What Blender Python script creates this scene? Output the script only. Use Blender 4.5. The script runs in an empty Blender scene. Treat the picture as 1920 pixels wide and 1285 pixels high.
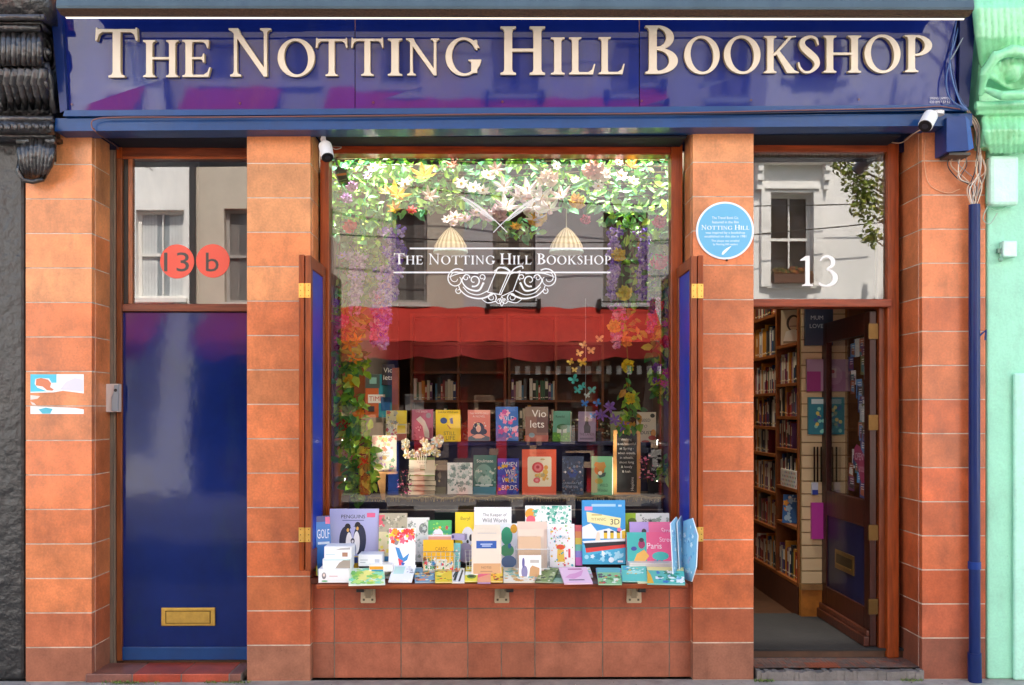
import bpy, math, random
import numpy as np
from mathutils import Vector, Matrix
random.seed(7)
C = bpy.context.scene.collection
sc = bpy.context.scene
# ------------------------------------------------------------------ camera
CAMY, CAMZ, F, HZ, PCX = -5.5, 1.49, 1870.0, 770.0, 960.0
YAW = math.radians(0.61)
cd = bpy.data.cameras.new('camera'); cam = bpy.data.objects.new('camera', cd); C.objects.link(cam)
cam.location = (0, CAMY, CAMZ); cam.rotation_euler = (math.pi/2, 0, -YAW)
cd.sensor_width = 36; cd.lens = 36*F/1920; cd.shift_y = (HZ-642.5)/1920; cd.clip_start = .05; cd.clip_end = 300
sc.camera = cam
# ------------------------------------------------------------------ light
SUN_EL, SUN_AZ = 52.0, 14.0      # the sun stands behind the shop, so its own front is in shade and the far side of the street is lit
w = bpy.data.worlds.new('World'); sc.world = w; w.use_nodes = True
nt = w.node_tree; bg = nt.nodes['Background']
sky = nt.nodes.new('ShaderNodeTexSky'); sky.sky_type = 'NISHITA'; sky.sun_disc = False
sky.sun_elevation = math.radians(SUN_EL); sky.sun_rotation = math.radians(SUN_AZ); sky.dust_density = 2.5; sky.ozone_density = .6
nt.links.new(sky.outputs[0], bg.inputs[0]); bg.inputs[1].default_value = 0.15
sl = bpy.data.lights.new('sun', 'SUN'); sl.energy = 4.2; sl.angle = math.radians(.6); sl.color = (1, .93, .84)
so = bpy.data.objects.new('sun', sl); C.objects.link(so)
e, a = math.radians(SUN_EL), math.radians(SUN_AZ)
sdir = Vector((math.sin(a)*math.cos(e), math.cos(a)*math.cos(e), math.sin(e)))
so.rotation_euler = (-sdir).to_track_quat('-Z', 'Y').to_euler(); so.location = (0, 10, 14)
sc.view_settings.view_transform = 'Standard'; sc.view_settings.look = 'None'; sc.view_settings.exposure = 1.95; sc.view_settings.gamma = 1
sc.cycles.max_bounces = 8; sc.cycles.transparent_max_bounces = 12; sc.cycles.sample_clamp_indirect = 4
sc.cycles.use_denoising = True

# ------------------------------------------------------------------ projection: a pixel of the photograph seen at depth y
fwd = Vector((math.sin(YAW), math.cos(YAW), 0)); rgt = Vector((math.cos(YAW), -math.sin(YAW), 0))
def ray(px, py): return fwd + rgt*((px-PCX)/F) + Vector((0, 0, 1))*((HZ-py)/F)
CP = Vector((0, CAMY, CAMZ))
def W(px, py, y=0.0):
    d = ray(px, py); return CP + d*((y-CAMY)/d.y)
def onplane(px, py, p0, n):
    d = ray(px, py); return CP + d*((p0-CP).dot(n)/d.dot(n))
GLY = .26
def REF(px, py, Y):                     # where a thing across the street at y=Y stands to be mirrored at this pixel by the upright glass
    p = W(px, py, 2*GLY-Y); return Vector((p.x, Y, p.z))

# ------------------------------------------------------------------ colours and materials
def lin(c): return tuple((v/12.92 if v <= .04045 else ((v+.055)/1.055)**2.4) for v in c)
def hx(s):
    s = s.lstrip('#'); return lin(tuple(int(s[i:i+2], 16)/255 for i in (0, 2, 4)))
def col(c): return hx(c) if isinstance(c, str) else tuple(c)
def mat(name, rough=.5, metal=0, coat=0, var=.12, vs=6, stretch=(1, 1, 1), bump=0, bs=40, spec=.5, trans=0, emit=None, es=0, bstretch=None, coatr=.05, dirt=0, dirts=2.5, dirtc=(.06,.05,.04), base=None, grain=0, thin=0):
    m = bpy.data.materials.new(name); m.use_nodes = True; n = m.node_tree.nodes; l = m.node_tree.links
    b = n['Principled BSDF']
    at = n.new('ShaderNodeAttribute'); at.attribute_name = 'Col'
    tc = n.new('ShaderNodeTexCoord'); mp = n.new('ShaderNodeMapping'); mp.inputs['Scale'].default_value = stretch
    l.new(tc.outputs['Object'], mp.inputs[0])
    nz = n.new('ShaderNodeTexNoise'); nz.inputs['Scale'].default_value = vs; nz.inputs['Detail'].default_value = 6; nz.inputs['Roughness'].default_value = .6
    l.new(mp.outputs[0], nz.inputs['Vector'])
    mr = n.new('ShaderNodeMapRange'); mr.inputs['From Min'].default_value = .3; mr.inputs['From Max'].default_value = .7
    mr.inputs['To Min'].default_value = 1-var; mr.inputs['To Max'].default_value = 1+var; l.new(nz.outputs[0], mr.inputs['Value'])
    vm = n.new('ShaderNodeVectorMath'); vm.operation = 'SCALE'
    if base: vm.inputs[0].default_value = col(base)
    else: l.new(at.outputs['Color'], vm.inputs[0])
    l.new(mr.outputs[0], vm.inputs['Scale'])
    out = vm.outputs[0]
    if grain:
        n3 = n.new('ShaderNodeTexNoise'); n3.inputs['Scale'].default_value = 85; n3.inputs['Detail'].default_value = 5; l.new(tc.outputs['Object'], n3.inputs['Vector'])
        r3 = n.new('ShaderNodeMapRange'); r3.inputs['From Min'].default_value = .35; r3.inputs['From Max'].default_value = .65; r3.inputs['To Min'].default_value = 1-grain; r3.inputs['To Max'].default_value = 1+grain*.6; l.new(n3.outputs[0], r3.inputs['Value'])
        v3 = n.new('ShaderNodeVectorMath'); v3.operation = 'SCALE'; l.new(out, v3.inputs[0]); l.new(r3.outputs[0], v3.inputs['Scale']); out = v3.outputs[0]
        w3 = n.new('ShaderNodeTexVoronoi'); w3.inputs['Scale'].default_value = 17; l.new(tc.outputs['Object'], w3.inputs['Vector'])
        q3 = n.new('ShaderNodeMapRange'); q3.inputs['From Min'].default_value = .025; q3.inputs['From Max'].default_value = .045; q3.inputs['To Min'].default_value = .55; q3.inputs['To Max'].default_value = 1; l.new(w3.outputs['Distance'], q3.inputs['Value'])
        v4 = n.new('ShaderNodeVectorMath'); v4.operation = 'SCALE'; l.new(out, v4.inputs[0]); l.new(q3.outputs[0], v4.inputs['Scale']); out = v4.outputs[0]
    if dirt:
        n2 = n.new('ShaderNodeTexNoise'); n2.inputs['Scale'].default_value = dirts; n2.inputs['Detail'].default_value = 9; n2.inputs['Roughness'].default_value = .7
        m2 = n.new('ShaderNodeMapping'); m2.inputs['Scale'].default_value = (1, 1, .45); l.new(tc.outputs['Object'], m2.inputs[0]); l.new(m2.outputs[0], n2.inputs['Vector'])
        r2 = n.new('ShaderNodeMapRange'); r2.inputs['From Min'].default_value = .52; r2.inputs['From Max'].default_value = .75; r2.inputs['To Max'].default_value = dirt
        l.new(n2.outputs[0], r2.inputs['Value'])
        mx = n.new('ShaderNodeMix'); mx.data_type = 'RGBA'; l.new(r2.outputs[0], mx.inputs[0]); l.new(out, mx.inputs[6]); mx.inputs[7].default_value = (*dirtc, 1); out = mx.outputs[2]
    l.new(out, b.inputs['Base Color'])
    b.inputs['Roughness'].default_value = rough; b.inputs['Metallic'].default_value = metal
    b.inputs['Coat Weight'].default_value = coat; b.inputs['Coat Roughness'].default_value = coatr; b.inputs['Specular IOR Level'].default_value = spec
    if trans: b.inputs['Transmission Weight'].default_value = trans
    if emit: b.inputs['Emission Color'].default_value = (*col(emit), 1); b.inputs['Emission Strength'].default_value = es
    if bump:
        nb = n.new('ShaderNodeTexNoise'); nb.inputs['Scale'].default_value = bs; nb.inputs['Detail'].default_value = 8
        mb = n.new('ShaderNodeMapping'); mb.inputs['Scale'].default_value = bstretch or stretch; l.new(tc.outputs['Object'], mb.inputs[0]); l.new(mb.outputs[0], nb.inputs['Vector'])
        bp = n.new('ShaderNodeBump'); bp.inputs['Strength'].default_value = 1; bp.inputs['Distance'].default_value = bump; l.new(nb.outputs[0], bp.inputs['Height'])
        l.new(bp.outputs[0], b.inputs['Normal'])
        if coat: l.new(bp.outputs[0], b.inputs['Coat Normal'])
    if thin:
        tl_ = n.new('ShaderNodeBsdfTranslucent'); l.new(out, tl_.inputs[0]); ms = n.new('ShaderNodeMixShader'); ms.inputs[0].default_value = thin
        l.new(b.outputs[0], ms.inputs[1]); l.new(tl_.outputs[0], ms.inputs[2]); l.new(ms.outputs[0], n['Material Output'].inputs[0])
    return m
M = {}
M['tile'] = mat('terracotta_tile', .42, var=.24, vs=7, bump=.0016, bs=14, dirt=.6, dirts=5, dirtc=(.13,.05,.028), coat=.3, coatr=.14, spec=.3, grain=.1)
M['mortar'] = mat('mortar', .9, var=.4, vs=12, bump=.002, bs=120)
M['wood'] = mat('varnished_mahogany', .45, spec=.2, coat=.3, var=.4, vs=9, stretch=(6, 6, .5), bump=.0006, bs=30, coatr=.12)
M['woodx'] = mat('varnished_mahogany_rail', .45, spec=.2, coat=.3, var=.4, vs=9, stretch=(.5, 6, 6), bump=.0006, bs=30, coatr=.12)
M['rawwood'] = mat('old_dry_wood', .75, var=.35, vs=9, stretch=(8, 8, .5), bump=.002, bs=30)
M['oak'] = mat('bookcase_wood', .5, var=.25, vs=7, stretch=(2, 2, 2), bump=.0005)
M['gloss'] = mat('blue_gloss_panel', .6, coat=1, var=.12, vs=3, stretch=(1, 1, .3), coatr=.035, bump=.0011, bs=1.6, spec=.05, dirt=.25, dirts=7, dirtc=(.05,.06,.12))
M['doorpaint'] = mat('blue_door_paint', .6, spec=.05, coat=.75, var=.25, vs=2.5, coatr=.06, bump=.0016, bs=2.6, dirt=.5, dirts=6, dirtc=(.008,.03,.08))
M['paint'] = mat('blue_gloss_paint', .5, spec=.2, coat=.35, var=.14, vs=5, coatr=.12, bump=.001, bs=14, dirt=.3, dirts=8, dirtc=(.02,.03,.07))
M['print'] = mat('printed_card', .42, var=.03, vs=3, coat=.15)
M['paper'] = mat('page_edges', .85, var=.12, vs=3, stretch=(1, 90, 1))
M['letter'] = mat('cream_enamel_letter', .4, var=.04, vs=3, coat=.3)
M['letterside'] = mat('letter_side', .5, var=.1)
M['metal'] = mat('steel', .3, metal=1, var=.1, vs=20)
M['brass'] = mat('brass', .34, metal=.85, var=.12, vs=30, bump=.0003, bs=60)
M['plastic'] = mat('moulded_plastic', .4, var=.04, vs=6)
M['cloth'] = mat('cloth', .95, var=.12, vs=14, bump=.002, bs=60)
M['rope'] = mat('hessian', 1, var=.4, vs=90, bump=.004, bs=200)
M['leaf'] = mat('artificial_leaf', .45, var=.22, vs=25, thin=.06)
M['petal'] = mat('silk_petal', .7, var=.12, vs=30)
M['black'] = mat('black_gloss_paint', .28, coat=.8, var=.4, vs=9, bump=.012, bs=26, coatr=.16, dirt=.5, dirts=6, dirtc=(.05,.04,.03))
M['blackwall'] = mat('black_painted_wall', .45, coat=.3, var=.5, vs=5, bump=.012, bs=16, dirt=.4, dirts=5, dirtc=(.12,.1,.08))
M['green'] = mat('mint_gloss_paint', .3, coat=.7, var=.1, vs=6, bump=.006, bs=24, coatr=.15, dirt=.3, dirts=5, dirtc=(.10,.22,.07))
M['blackcarve'] = mat('black_gloss_carving', .22, coat=1, var=.4, vs=9, bump=.004, bs=60, coatr=.12, dirt=.5, dirts=9, dirtc=(.05,.04,.03), base='#1c1a1a')
M['greencarve'] = mat('mint_gloss_carving', .3, coat=.7, var=.15, vs=8, bump=.003, bs=40, coatr=.15, dirt=.55, dirts=7, dirtc=(.10,.26,.05), base='#8ee0a8')
M['mint'] = mat('mint_wall_paint', .6, var=.1, vs=3, bump=.005, bs=22, grain=.05, dirt=.5, dirts=5, dirtc=(.25,.4,.28))
M['stone'] = mat('paving', .85, var=.25, vs=8, bump=.006, bs=60, dirt=.5, dirts=6, dirtc=(.12,.11,.1))
M['asphalt'] = mat('asphalt', .9, var=.3, vs=30, bump=.004, bs=200)
M['stucco'] = mat('stucco', .8, var=.08, vs=2, bump=.002, bs=30, dirt=.12, dirts=.8, dirtc=(.4,.38,.36))
M['canvas'] = mat('awning_canvas', .8, var=.12, vs=3)
M['darkglass'] = mat('dark_window_glass', .08, var=.2, vs=2)
M['wall'] = mat('interior_plaster', .85, var=.06)
M['shade'] = mat('lit_wicker', .9, var=.2, vs=60, stretch=(1, 1, .2), emit='#f2e2c4', es=.03)
M['lamp'] = mat('lit_strip', .5, emit='#fff0d8', es=.45)
M['bulb'] = mat('lit_bulb', .5, emit='#fff4e4', es=6)
M['bark'] = mat('bark', .9, var=.3, vs=20, bump=.01, bs=30)
def glassmat(name, ior, tint=(1, 1, 1)):
    m = bpy.data.materials.new(name); m.use_nodes = True; n = m.node_tree.nodes; l = m.node_tree.links
    n.remove(n['Principled BSDF']); o = n['Material Output']
    t = n.new('ShaderNodeBsdfTransparent'); t.inputs[0].default_value = (*tint, 1)
    g = n.new('ShaderNodeBsdfGlossy'); g.inputs['Roughness'].default_value = 0.0
    if ior < 1.5:
        lw = n.new('ShaderNodeLayerWeight'); lw.inputs['Blend'].default_value = .5; pw = n.new('ShaderNodeMath'); pw.operation = 'POWER'; pw.inputs[1].default_value = 4; l.new(lw.outputs['Facing'], pw.inputs[0])
        fr = n.new('ShaderNodeMath'); fr.operation = 'MULTIPLY_ADD'; fr.inputs[1].default_value = .6; fr.inputs[2].default_value = .04; l.new(pw.outputs[0], fr.inputs[0])
    else: fr = n.new('ShaderNodeFresnel'); fr.inputs[0].default_value = ior
    nz = n.new('ShaderNodeTexNoise'); nz.inputs['Scale'].default_value = .7; tc = n.new('ShaderNodeTexCoord'); l.new(tc.outputs['Object'], nz.inputs['Vector'])
    bp = n.new('ShaderNodeBump'); bp.inputs['Distance'].default_value = .0006; l.new(nz.outputs[0], bp.inputs['Height']); l.new(bp.outputs[0], g.inputs['Normal'])
    mx = n.new('ShaderNodeMixShader'); l.new(fr.outputs[0], mx.inputs[0]); l.new(t.outputs[0], mx.inputs[1]); l.new(g.outputs[0], mx.inputs[2]); l.new(mx.outputs[0], o.inputs[0])
    return m
M['glass'] = glassmat('window_glass', 2.08)
M['glass3'] = glassmat('transom_glass', 2.5)
M['glass2'] = glassmat('door_glass', 1.4, (.95, .95, .95))

# ------------------------------------------------------------------ mesh builder (world coordinates)
ROOTM = {}
def rootm(o):
    while o.parent: o = o.parent
    return ROOTM.get(o.name, Matrix.Translation(o.location))
class MB:
    def __init__(s): s.v = []; s.f = []; s.c = []; s.m = []
    def add(s, vs, fs, c, m=0):
        k = len(s.v); s.v += [tuple(p) for p in vs]; c = col(c)
        for f in fs: s.f.append(tuple(k+i for i in f)); s.c.append(c); s.m.append(m)
        return s
    def box(s, x0, x1, y0, y1, z0, z1, c, m=0, T=None):
        x0, x1 = sorted((x0, x1)); y0, y1 = sorted((y0, y1)); z0, z1 = sorted((z0, z1))
        vs = [Vector(p) for p in ((x0,y0,z0),(x1,y0,z0),(x1,y1,z0),(x0,y1,z0),(x0,y0,z1),(x1,y0,z1),(x1,y1,z1),(x0,y1,z1))]
        if T: vs = [T @ p for p in vs]
        return s.add(vs, [(0,3,2,1),(4,5,6,7),(0,1,5,4),(1,2,6,5),(2,3,7,6),(3,0,4,7)], c, m)
    def pbox(s, px0, py0, px1, py1, yf, yb, c, m=0):
        mx = (px0+px1)/2; a = W(px0, py0, yf); b = W(px1, py1, yf)
        return s.box(a.x, b.x, yf, yb, W(mx, py0, yf).z, W(mx, py1, yf).z, c, m)
    def prism(s, pts, d, c, m=0, cs=None):      # pts front polygon (3D, ccw seen from camera), d offset vector to the back
        n = len(pts); vs = [Vector(p) for p in pts]+[Vector(p)+Vector(d) for p in pts]
        s.add(vs, [tuple(range(n))], c, m)
        s.add(vs, [tuple(range(2*n-1, n-1, -1))]+[(i, i+n, (i+1) % n+n, (i+1) % n) for i in range(n)], cs or c, m); return s
    def poly(s, pts, c, m=0): return s.add(pts, [tuple(range(len(pts)))], c, m)
    def tube(s, path, r, c, n=8, m=0, caps=True):
        path = [Vector(p) for p in path]; rs = r if isinstance(r, (list, tuple)) else [r]*len(path)
        rings = []; up = Vector((0, 0, 1))
        for i, p in enumerate(path):
            t = (path[min(i+1, len(path)-1)]-path[max(i-1, 0)])
            if t.length < 1e-9: t = Vector((0, 0, 1))
            t.normalize(); u = up if abs(t.dot(up)) < .95 else Vector((1, 0, 0))
            if i and rings: 
                u = lastv - t*lastv.dot(t)
                if u.length < 1e-4: u = Vector((1, 0, 0))
                a = u.normalized()
            else: a = (u-t*u.dot(t)).normalized()
            b = t.cross(a); lastv = a
            rings.append([p+a*rs[i]*math.cos(2*math.pi*k/n)+b*rs[i]*math.sin(2*math.pi*k/n) for k in range(n)])
        vs = [q for R in rings for q in R]; fs = []
        for i in range(len(path)-1):
            for k in range(n): fs.append((i*n+k, i*n+(k+1) % n, (i+1)*n+(k+1) % n, (i+1)*n+k))
        if caps: fs += [tuple(range(n-1, -1, -1)), tuple((len(path)-1)*n+k for k in range(n))]
        return s.add(vs, fs, c, m)
    def lathe(s, prof, c, n=24, T=None, m=0):   # prof [(r,z)] about z
        vs = []; fs = []
        for r, z in prof:
            for k in range(n): vs.append(Vector((r*math.cos(2*math.pi*k/n), r*math.sin(2*math.pi*k/n), z)))
        for i in range(len(prof)-1):
            for k in range(n): fs.append((i*n+k, i*n+(k+1) % n, (i+1)*n+(k+1) % n, (i+1)*n+k))
        fs += [tuple(range(n-1, -1, -1)), tuple((len(prof)-1)*n+k for k in range(n))]
        if T: vs = [T @ v for v in vs]
        return s.add(vs, fs, c, m)
    def ball(s, p, r, c, n=10, m=0, T=None):
        rx, ry, rz = r if isinstance(r, (list, tuple)) else (r, r, r)
        prof = [(math.sin(math.pi*i/(n//2+1)), -math.cos(math.pi*i/(n//2+1))) for i in range(1, n//2+1)]
        vs = []; fs = []
        for q, z in prof:
            for k in range(n): vs.append(Vector((q*math.cos(2*math.pi*k/n)*rx, q*math.sin(2*math.pi*k/n)*ry, z*rz)))
        for i in range(len(prof)-1):
            for k in range(n): fs.append((i*n+k, i*n+(k+1) % n, (i+1)*n+(k+1) % n, (i+1)*n+k))
        fs += [tuple(range(n-1, -1, -1)), tuple((len(prof)-1)*n+k for k in range(n))]
        if T: vs = [T.to_3x3() @ v for v in vs]
        p = Vector(p); return s.add([v+p for v in vs], fs, c, m)
    def build(s, name, mats, parent=None, smooth=False, bevel=0, local=False, disp=None):
        if isinstance(mats, str): mats = [mats]
        me = bpy.data.meshes.new(name); vs = [Vector(v) for v in s.v]
        o = bpy.data.objects.new(name, me); C.objects.link(o)
        if parent: 
            o.parent = parent
            if not local:
                inv = rootm(parent).inverted(); vs = [inv @ v for v in vs]
        elif not local and vs:
            mn = [min(v[i] for v in vs) for i in range(3)]; mxx = [max(v[i] for v in vs) for i in range(3)]
            L = Vector(((mn[0]+mxx[0])/2, (mn[1]+mxx[1])/2, mn[2])); o.location = L; vs = [v-L for v in vs]; ROOTM[o.name] = Matrix.Translation(L)
        me.from_pydata([tuple(v) for v in vs], [], s.f)
        for m in mats: me.materials.append(M[m])
        me.polygons.foreach_set('material_index', s.m)
        ca = me.color_attributes.new('Col', 'FLOAT_COLOR', 'CORNER'); arr = np.ones((len(me.loops), 4), dtype=np.float32)
        cnt = [len(f) for f in s.f]; arr[:, :3] = np.repeat(np.array(s.c, dtype=np.float32), cnt, axis=0)
        ca.data.foreach_set('color', arr.ravel())
        if smooth: me.polygons.foreach_set('use_smooth', [True]*len(me.polygons))
        me.update()
        if bevel:
            b = o.modifiers.new('bevel', 'BEVEL'); b.width = bevel; b.segments = 2; b.limit_method = 'ANGLE'; b.harden_normals = False
        return o
def tag(o, label, cat, group=None, kind=None):
    if label: o['label'] = label
    if cat: o['category'] = cat
    if group: o['group'] = group
    if kind: o['kind'] = kind
    return o
def thing(name, label, cat, loc=(0, 0, 0), group=None, rot=None):
    o = bpy.data.objects.new(name, None); C.objects.link(o); o.location = loc; o.empty_display_size = .05
    m = Matrix.Translation(loc)
    if rot: o.rotation_euler = rot; from mathutils import Euler; m = m @ Euler(rot).to_matrix().to_4x4()
    ROOTM[o.name] = m; return tag(o, label, cat, group)

# ------------------------------------------------------------------ serif capitals drawn from strokes
def g_poly(pts):
    pts = np.array(pts, float)
    def f(X, Y):
        d = np.full(X.shape, 1e9); s = np.ones(X.shape); n = len(pts)
        for i in range(n):
            ax, ay = pts[i]; bx, by = pts[i-1]; ex, ey = bx-ax, by-ay; wx, wy = X-ax, Y-ay
            t = np.clip((wx*ex+wy*ey)/(ex*ex+ey*ey+1e-12), 0, 1); d = np.minimum(d, (wx-ex*t)**2+(wy-ey*t)**2)
            c1 = Y >= ay; c2 = Y < by; c3 = ex*wy > ey*wx
            s = np.where((c1 & c2 & c3) | (~c1 & ~c2 & ~c3), -s, s)
        return s*np.sqrt(d)
    return f
def g_ell(cx, cy, rx, ry, rot=0):
    def f(X, Y):
        x, y = X-cx, Y-cy; c, s_ = math.cos(rot), math.sin(rot); x, y = x*c+y*s_, -x*s_+y*c
        k = np.sqrt((x/rx)**2+(y/ry)**2); g = np.sqrt((x/rx**2)**2+(y/ry**2)**2)+1e-9; return k*(k-1)/g
    return f
def U(*fs): return lambda X, Y: np.minimum.reduce([f(X, Y) for f in fs])
def SUB(a, b): return lambda X, Y: np.maximum(a(X, Y), -b(X, Y))
def INT(a, b): return lambda X, Y: np.maximum(a(X, Y), b(X, Y))
def g_rect(x0, y0, x1, y1): return g_poly([(x0, y0), (x1, y0), (x1, y1), (x0, y1)])
def spl(pts, n=10):
    P = [np.array(p, float) for p in pts]; P = [2*P[0]-P[1]]+P+[2*P[-1]-P[-2]]; out = []
    for i in range(1, len(P)-2):
        for k in range(n):
            t = k/n; a, b, c, d = P[i-1:i+3]
            out.append(.5*((2*b)+(-a+c)*t+(2*a-5*b+4*c-d)*t*t+(-a+3*b-3*c+d)*t**3))
    out.append(P[-2]); return out
def g_stroke(pts):
    q = spl(pts, 8)
    def f(X, Y):
        d = np.full(X.shape, 1e9)
        for a, b in zip(q[:-1], q[1:]):
            ex, ey = b[0]-a[0], b[1]-a[1]; wx, wy = X-a[0], Y-a[1]
            t = np.clip((wx*ex+wy*ey)/(ex*ex+ey*ey+1e-12), 0, 1)
            d = np.minimum(d, np.hypot(wx-ex*t, wy-ey*t)-(a[2]+(b[2]-a[2])*t))
        return d
    return f
ST, TH, SH = .165, .055, .045
def stem(x, w=ST, y0=0, y1=1, top=True, bot=True, e=.08):
    L = [g_rect(x, y0, x+w, y1)]
    if bot: L.append(g_poly([(x-e, y0), (x+w+e, y0), (x+w+e, y0+SH*.8), (x+w+.02, y0+SH*1.3), (x+w, y0+.11), (x, y0+.11), (x-.02, y0+SH*1.3), (x-e, y0+SH*.8)]))
    if top: L.append(g_poly([(x-e, y1), (x+w+e, y1), (x+w+e, y1-SH*.8), (x+w+.02, y1-SH*1.3), (x+w, y1-.11), (x, y1-.11), (x-.02, y1-SH*1.3), (x-e, y1-SH*.8)]))
    return U(*L)
GL = {
 'I': (.33, stem(.085)),
 'H': (.95, U(stem(.085), stem(.70), g_rect(.2, .48, .75, .48+TH*1.1))),
 'T': (.90, U(stem(.37, top=False, e=.09), g_poly([(.04, .94), (.86, .94), (.86, 1), (.04, 1)]), g_poly([(.0, .76), (.035, .76), (.075, .89), (.16, .95), (.05, 1.0), (.04, 1.035), (.015, 1.03)]), g_poly([(.90, .76), (.865, .76), (.825, .89), (.74, .95), (.85, 1.0), (.86, 1.035), (.885, 1.03)]))),
 'E': (.72, U(stem(.085), g_rect(.2, .945, .62, 1), g_poly([(.66, .78), (.63, .78), (.6, .88), (.52, .95), (.6, 1), (.67, 1)]), g_rect(.2, .48, .52, .535), g_poly([(.56, .39), (.53, .39), (.51, .45), (.46, .5), (.51, .56), (.53, .63), (.56, .63)]), g_rect(.2, 0, .62, .06), g_poly([(.72, .26), (.69, .26), (.64, .13), (.54, .055), (.55, 0), (.66, 0)]))),
 'L': (.70, U(stem(.085), g_rect(.2, 0, .6, .06), g_poly([(.70, .28), (.67, .28), (.62, .13), (.51, .055), (.53, 0), (.64, 0)]))),
 'N': (.96, U(stem(.13, TH*1.2, top=False), stem(.76, TH*1.2, bot=False), g_poly([(.02, 1), (.02, .965), (.08, .94), (.12, .9), (.76, 0), (.83, 0), (.83, .08), (.26, .9), (.22, 1)]))),
 'O': (.98, SUB(g_ell(.49, .5, .49, .52), g_ell(.49, .5, .315, .455, .12))),
 'G': (.92, U(SUB(SUB(g_ell(.49, .5, .49, .52), g_ell(.51, .5, .335, .455, .08)), g_poly([(.55, .42), (1.1, .42), (1.1, .70), (.86, .74), (.6, .6)])), g_poly([(.83, .68), (.865, .68), (.86, .95), (.80, .95), (.7, .88)]), g_rect(.70, .06, .86, .42), g_poly([(.62, .42), (.93, .42), (.93, .385), (.86, .36), (.70, .36), (.62, .385)]))),
 'B': (.70, U(stem(.085), SUB(INT(U(g_ell(.27, .75, .345, .25), g_ell(.27, .27, .43, .27)), g_rect(.2, 0, 1, 1)), U(g_ell(.25, .755, .2, .195), g_ell(.25, .275, .265, .215))))),
 'P': (.66, U(stem(.085), SUB(INT(g_ell(.27, .72, .39, .28), g_rect(.2, .4, 1, 1)), g_ell(.25, .72, .235, .228)))),
 'K': (.90, U(stem(.085), g_poly([(.22, .47), (.30, .47), (.72, .93), (.78, 1), (.69, 1)]), g_poly([(.56, .965), (.56, 1), (.86, 1), (.86, .965)]), g_poly([(.30, .58), (.40, .62), (.82, .07), (.94, .03), (.94, 0), (.62, 0)]))),
 'S': (.56, U(g_stroke([(.50, .76, .018), (.45, .92, .032), (.29, .975, .035), (.12, .87, .06), (.13, .70, .078), (.29, .53, .09), (.44, .37, .08), (.47, .20, .06), (.33, .04, .034), (.16, .025, .03), (.05, .14, .03), (.02, .27, .018)]))),
 '1': (.42, U(stem(.17, .13, 0, .98, top=False, e=.1), g_poly([(.17, .98), (.3, 1), (.3, .85), (.02, .83), (.02, .86)]))),
 '3': (.55, g_stroke([(.05, .84, .02), (.13, .95, .03), (.27, .97, .045), (.40, .86, .065), (.39, .68, .055), (.24, .55, .022), (.36, .49, .045), (.47, .32, .075), (.43, .12, .065), (.24, .01, .035), (.08, .04, .04), (.03, .08, .035)])),
}
def contours(fn, wdt, h=1.0, res=.0125):
    x0, y0 = -.1, -.1; nx = int((wdt+.2)/res)+1; ny = int((h+.2)/res)+1
    xs = x0+np.arange(nx)*res; ys = y0+np.arange(ny)*res; X, Y = np.meshgrid(xs, ys); D = fn(X, Y)+1e-7
    seg = {}
    def ip(i, j, i2, j2):
        a, b = D[j, i], D[j2, i2]; t = a/(a-b); return (xs[i]+(xs[i2]-xs[i])*t, ys[j]+(ys[j2]-ys[j])*t)
    pts = {}
    for j in range(ny-1):
        for i in range(nx-1):
            b = [D[j, i] < 0, D[j, i+1] < 0, D[j+1, i+1] < 0, D[j+1, i] < 0]
            if all(b) or not any(b): continue
            ed = [('h', i, j), ('v', i+1, j), ('h', i, j+1), ('v', i, j)]
            cr = []
            for k, (p, q) in enumerate(((0, 1), (1, 2), (2, 3), (3, 0))):
                if b[p] != b[q]:
                    cr.append((ed[k], b[p]))
                    e_ = ed[k]
                    if e_ not in pts: pts[e_] = ip(e_[1], e_[2], e_[1]+(e_[0] == 'h'), e_[2]+(e_[0] == 'v'))
            # walk with inside on the left
            ins = [c for c in cr if c[1]]; outs = [c for c in cr if not c[1]]
            for A, B in zip(ins, outs) if len(cr) == 2 else [(cr[0] if cr[0][1] else cr[1], cr[1] if cr[0][1] else cr[2]), (cr[2] if cr[0][1] else cr[3], cr[3] if cr[0][1] else cr[0])]:
                seg.setdefault(A[0], []).append(B[0])
    loops = []
    while seg:
        st = next(iter(seg)); cur = st; L = []
        while cur in seg:
            nx_ = seg[cur].pop(); 
            if not seg[cur]: del seg[cur]
            L.append(pts[cur]); cur = nx_
            if cur == st: break
        if len(L) > 6: loops.append(L)
    out = []
    for L in loops:          # drop nearly collinear points
        L = [np.array(p) for p in L]; keep = []
        def rdp(a, b):
            if b-a < 2: return
            A, B = L[a], L[b % len(L)]; d = B-A; n = np.hypot(*d)+1e-12
            best, bi = 0, -1
            for k in range(a+1, b):
                v = abs(d[0]*(L[k][1]-A[1])-d[1]*(L[k][0]-A[0]))/n
                if v > best: best, bi = v, k
            if best > .0016: rdp(a, bi); keep.append(bi); rdp(bi, b)
        h_ = len(L)//2; keep.append(0); rdp(0, h_); keep.append(h_); rdp(h_, len(L))
        out.append([tuple(L[k]) for k in sorted(set(keep))])
    return out
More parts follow.
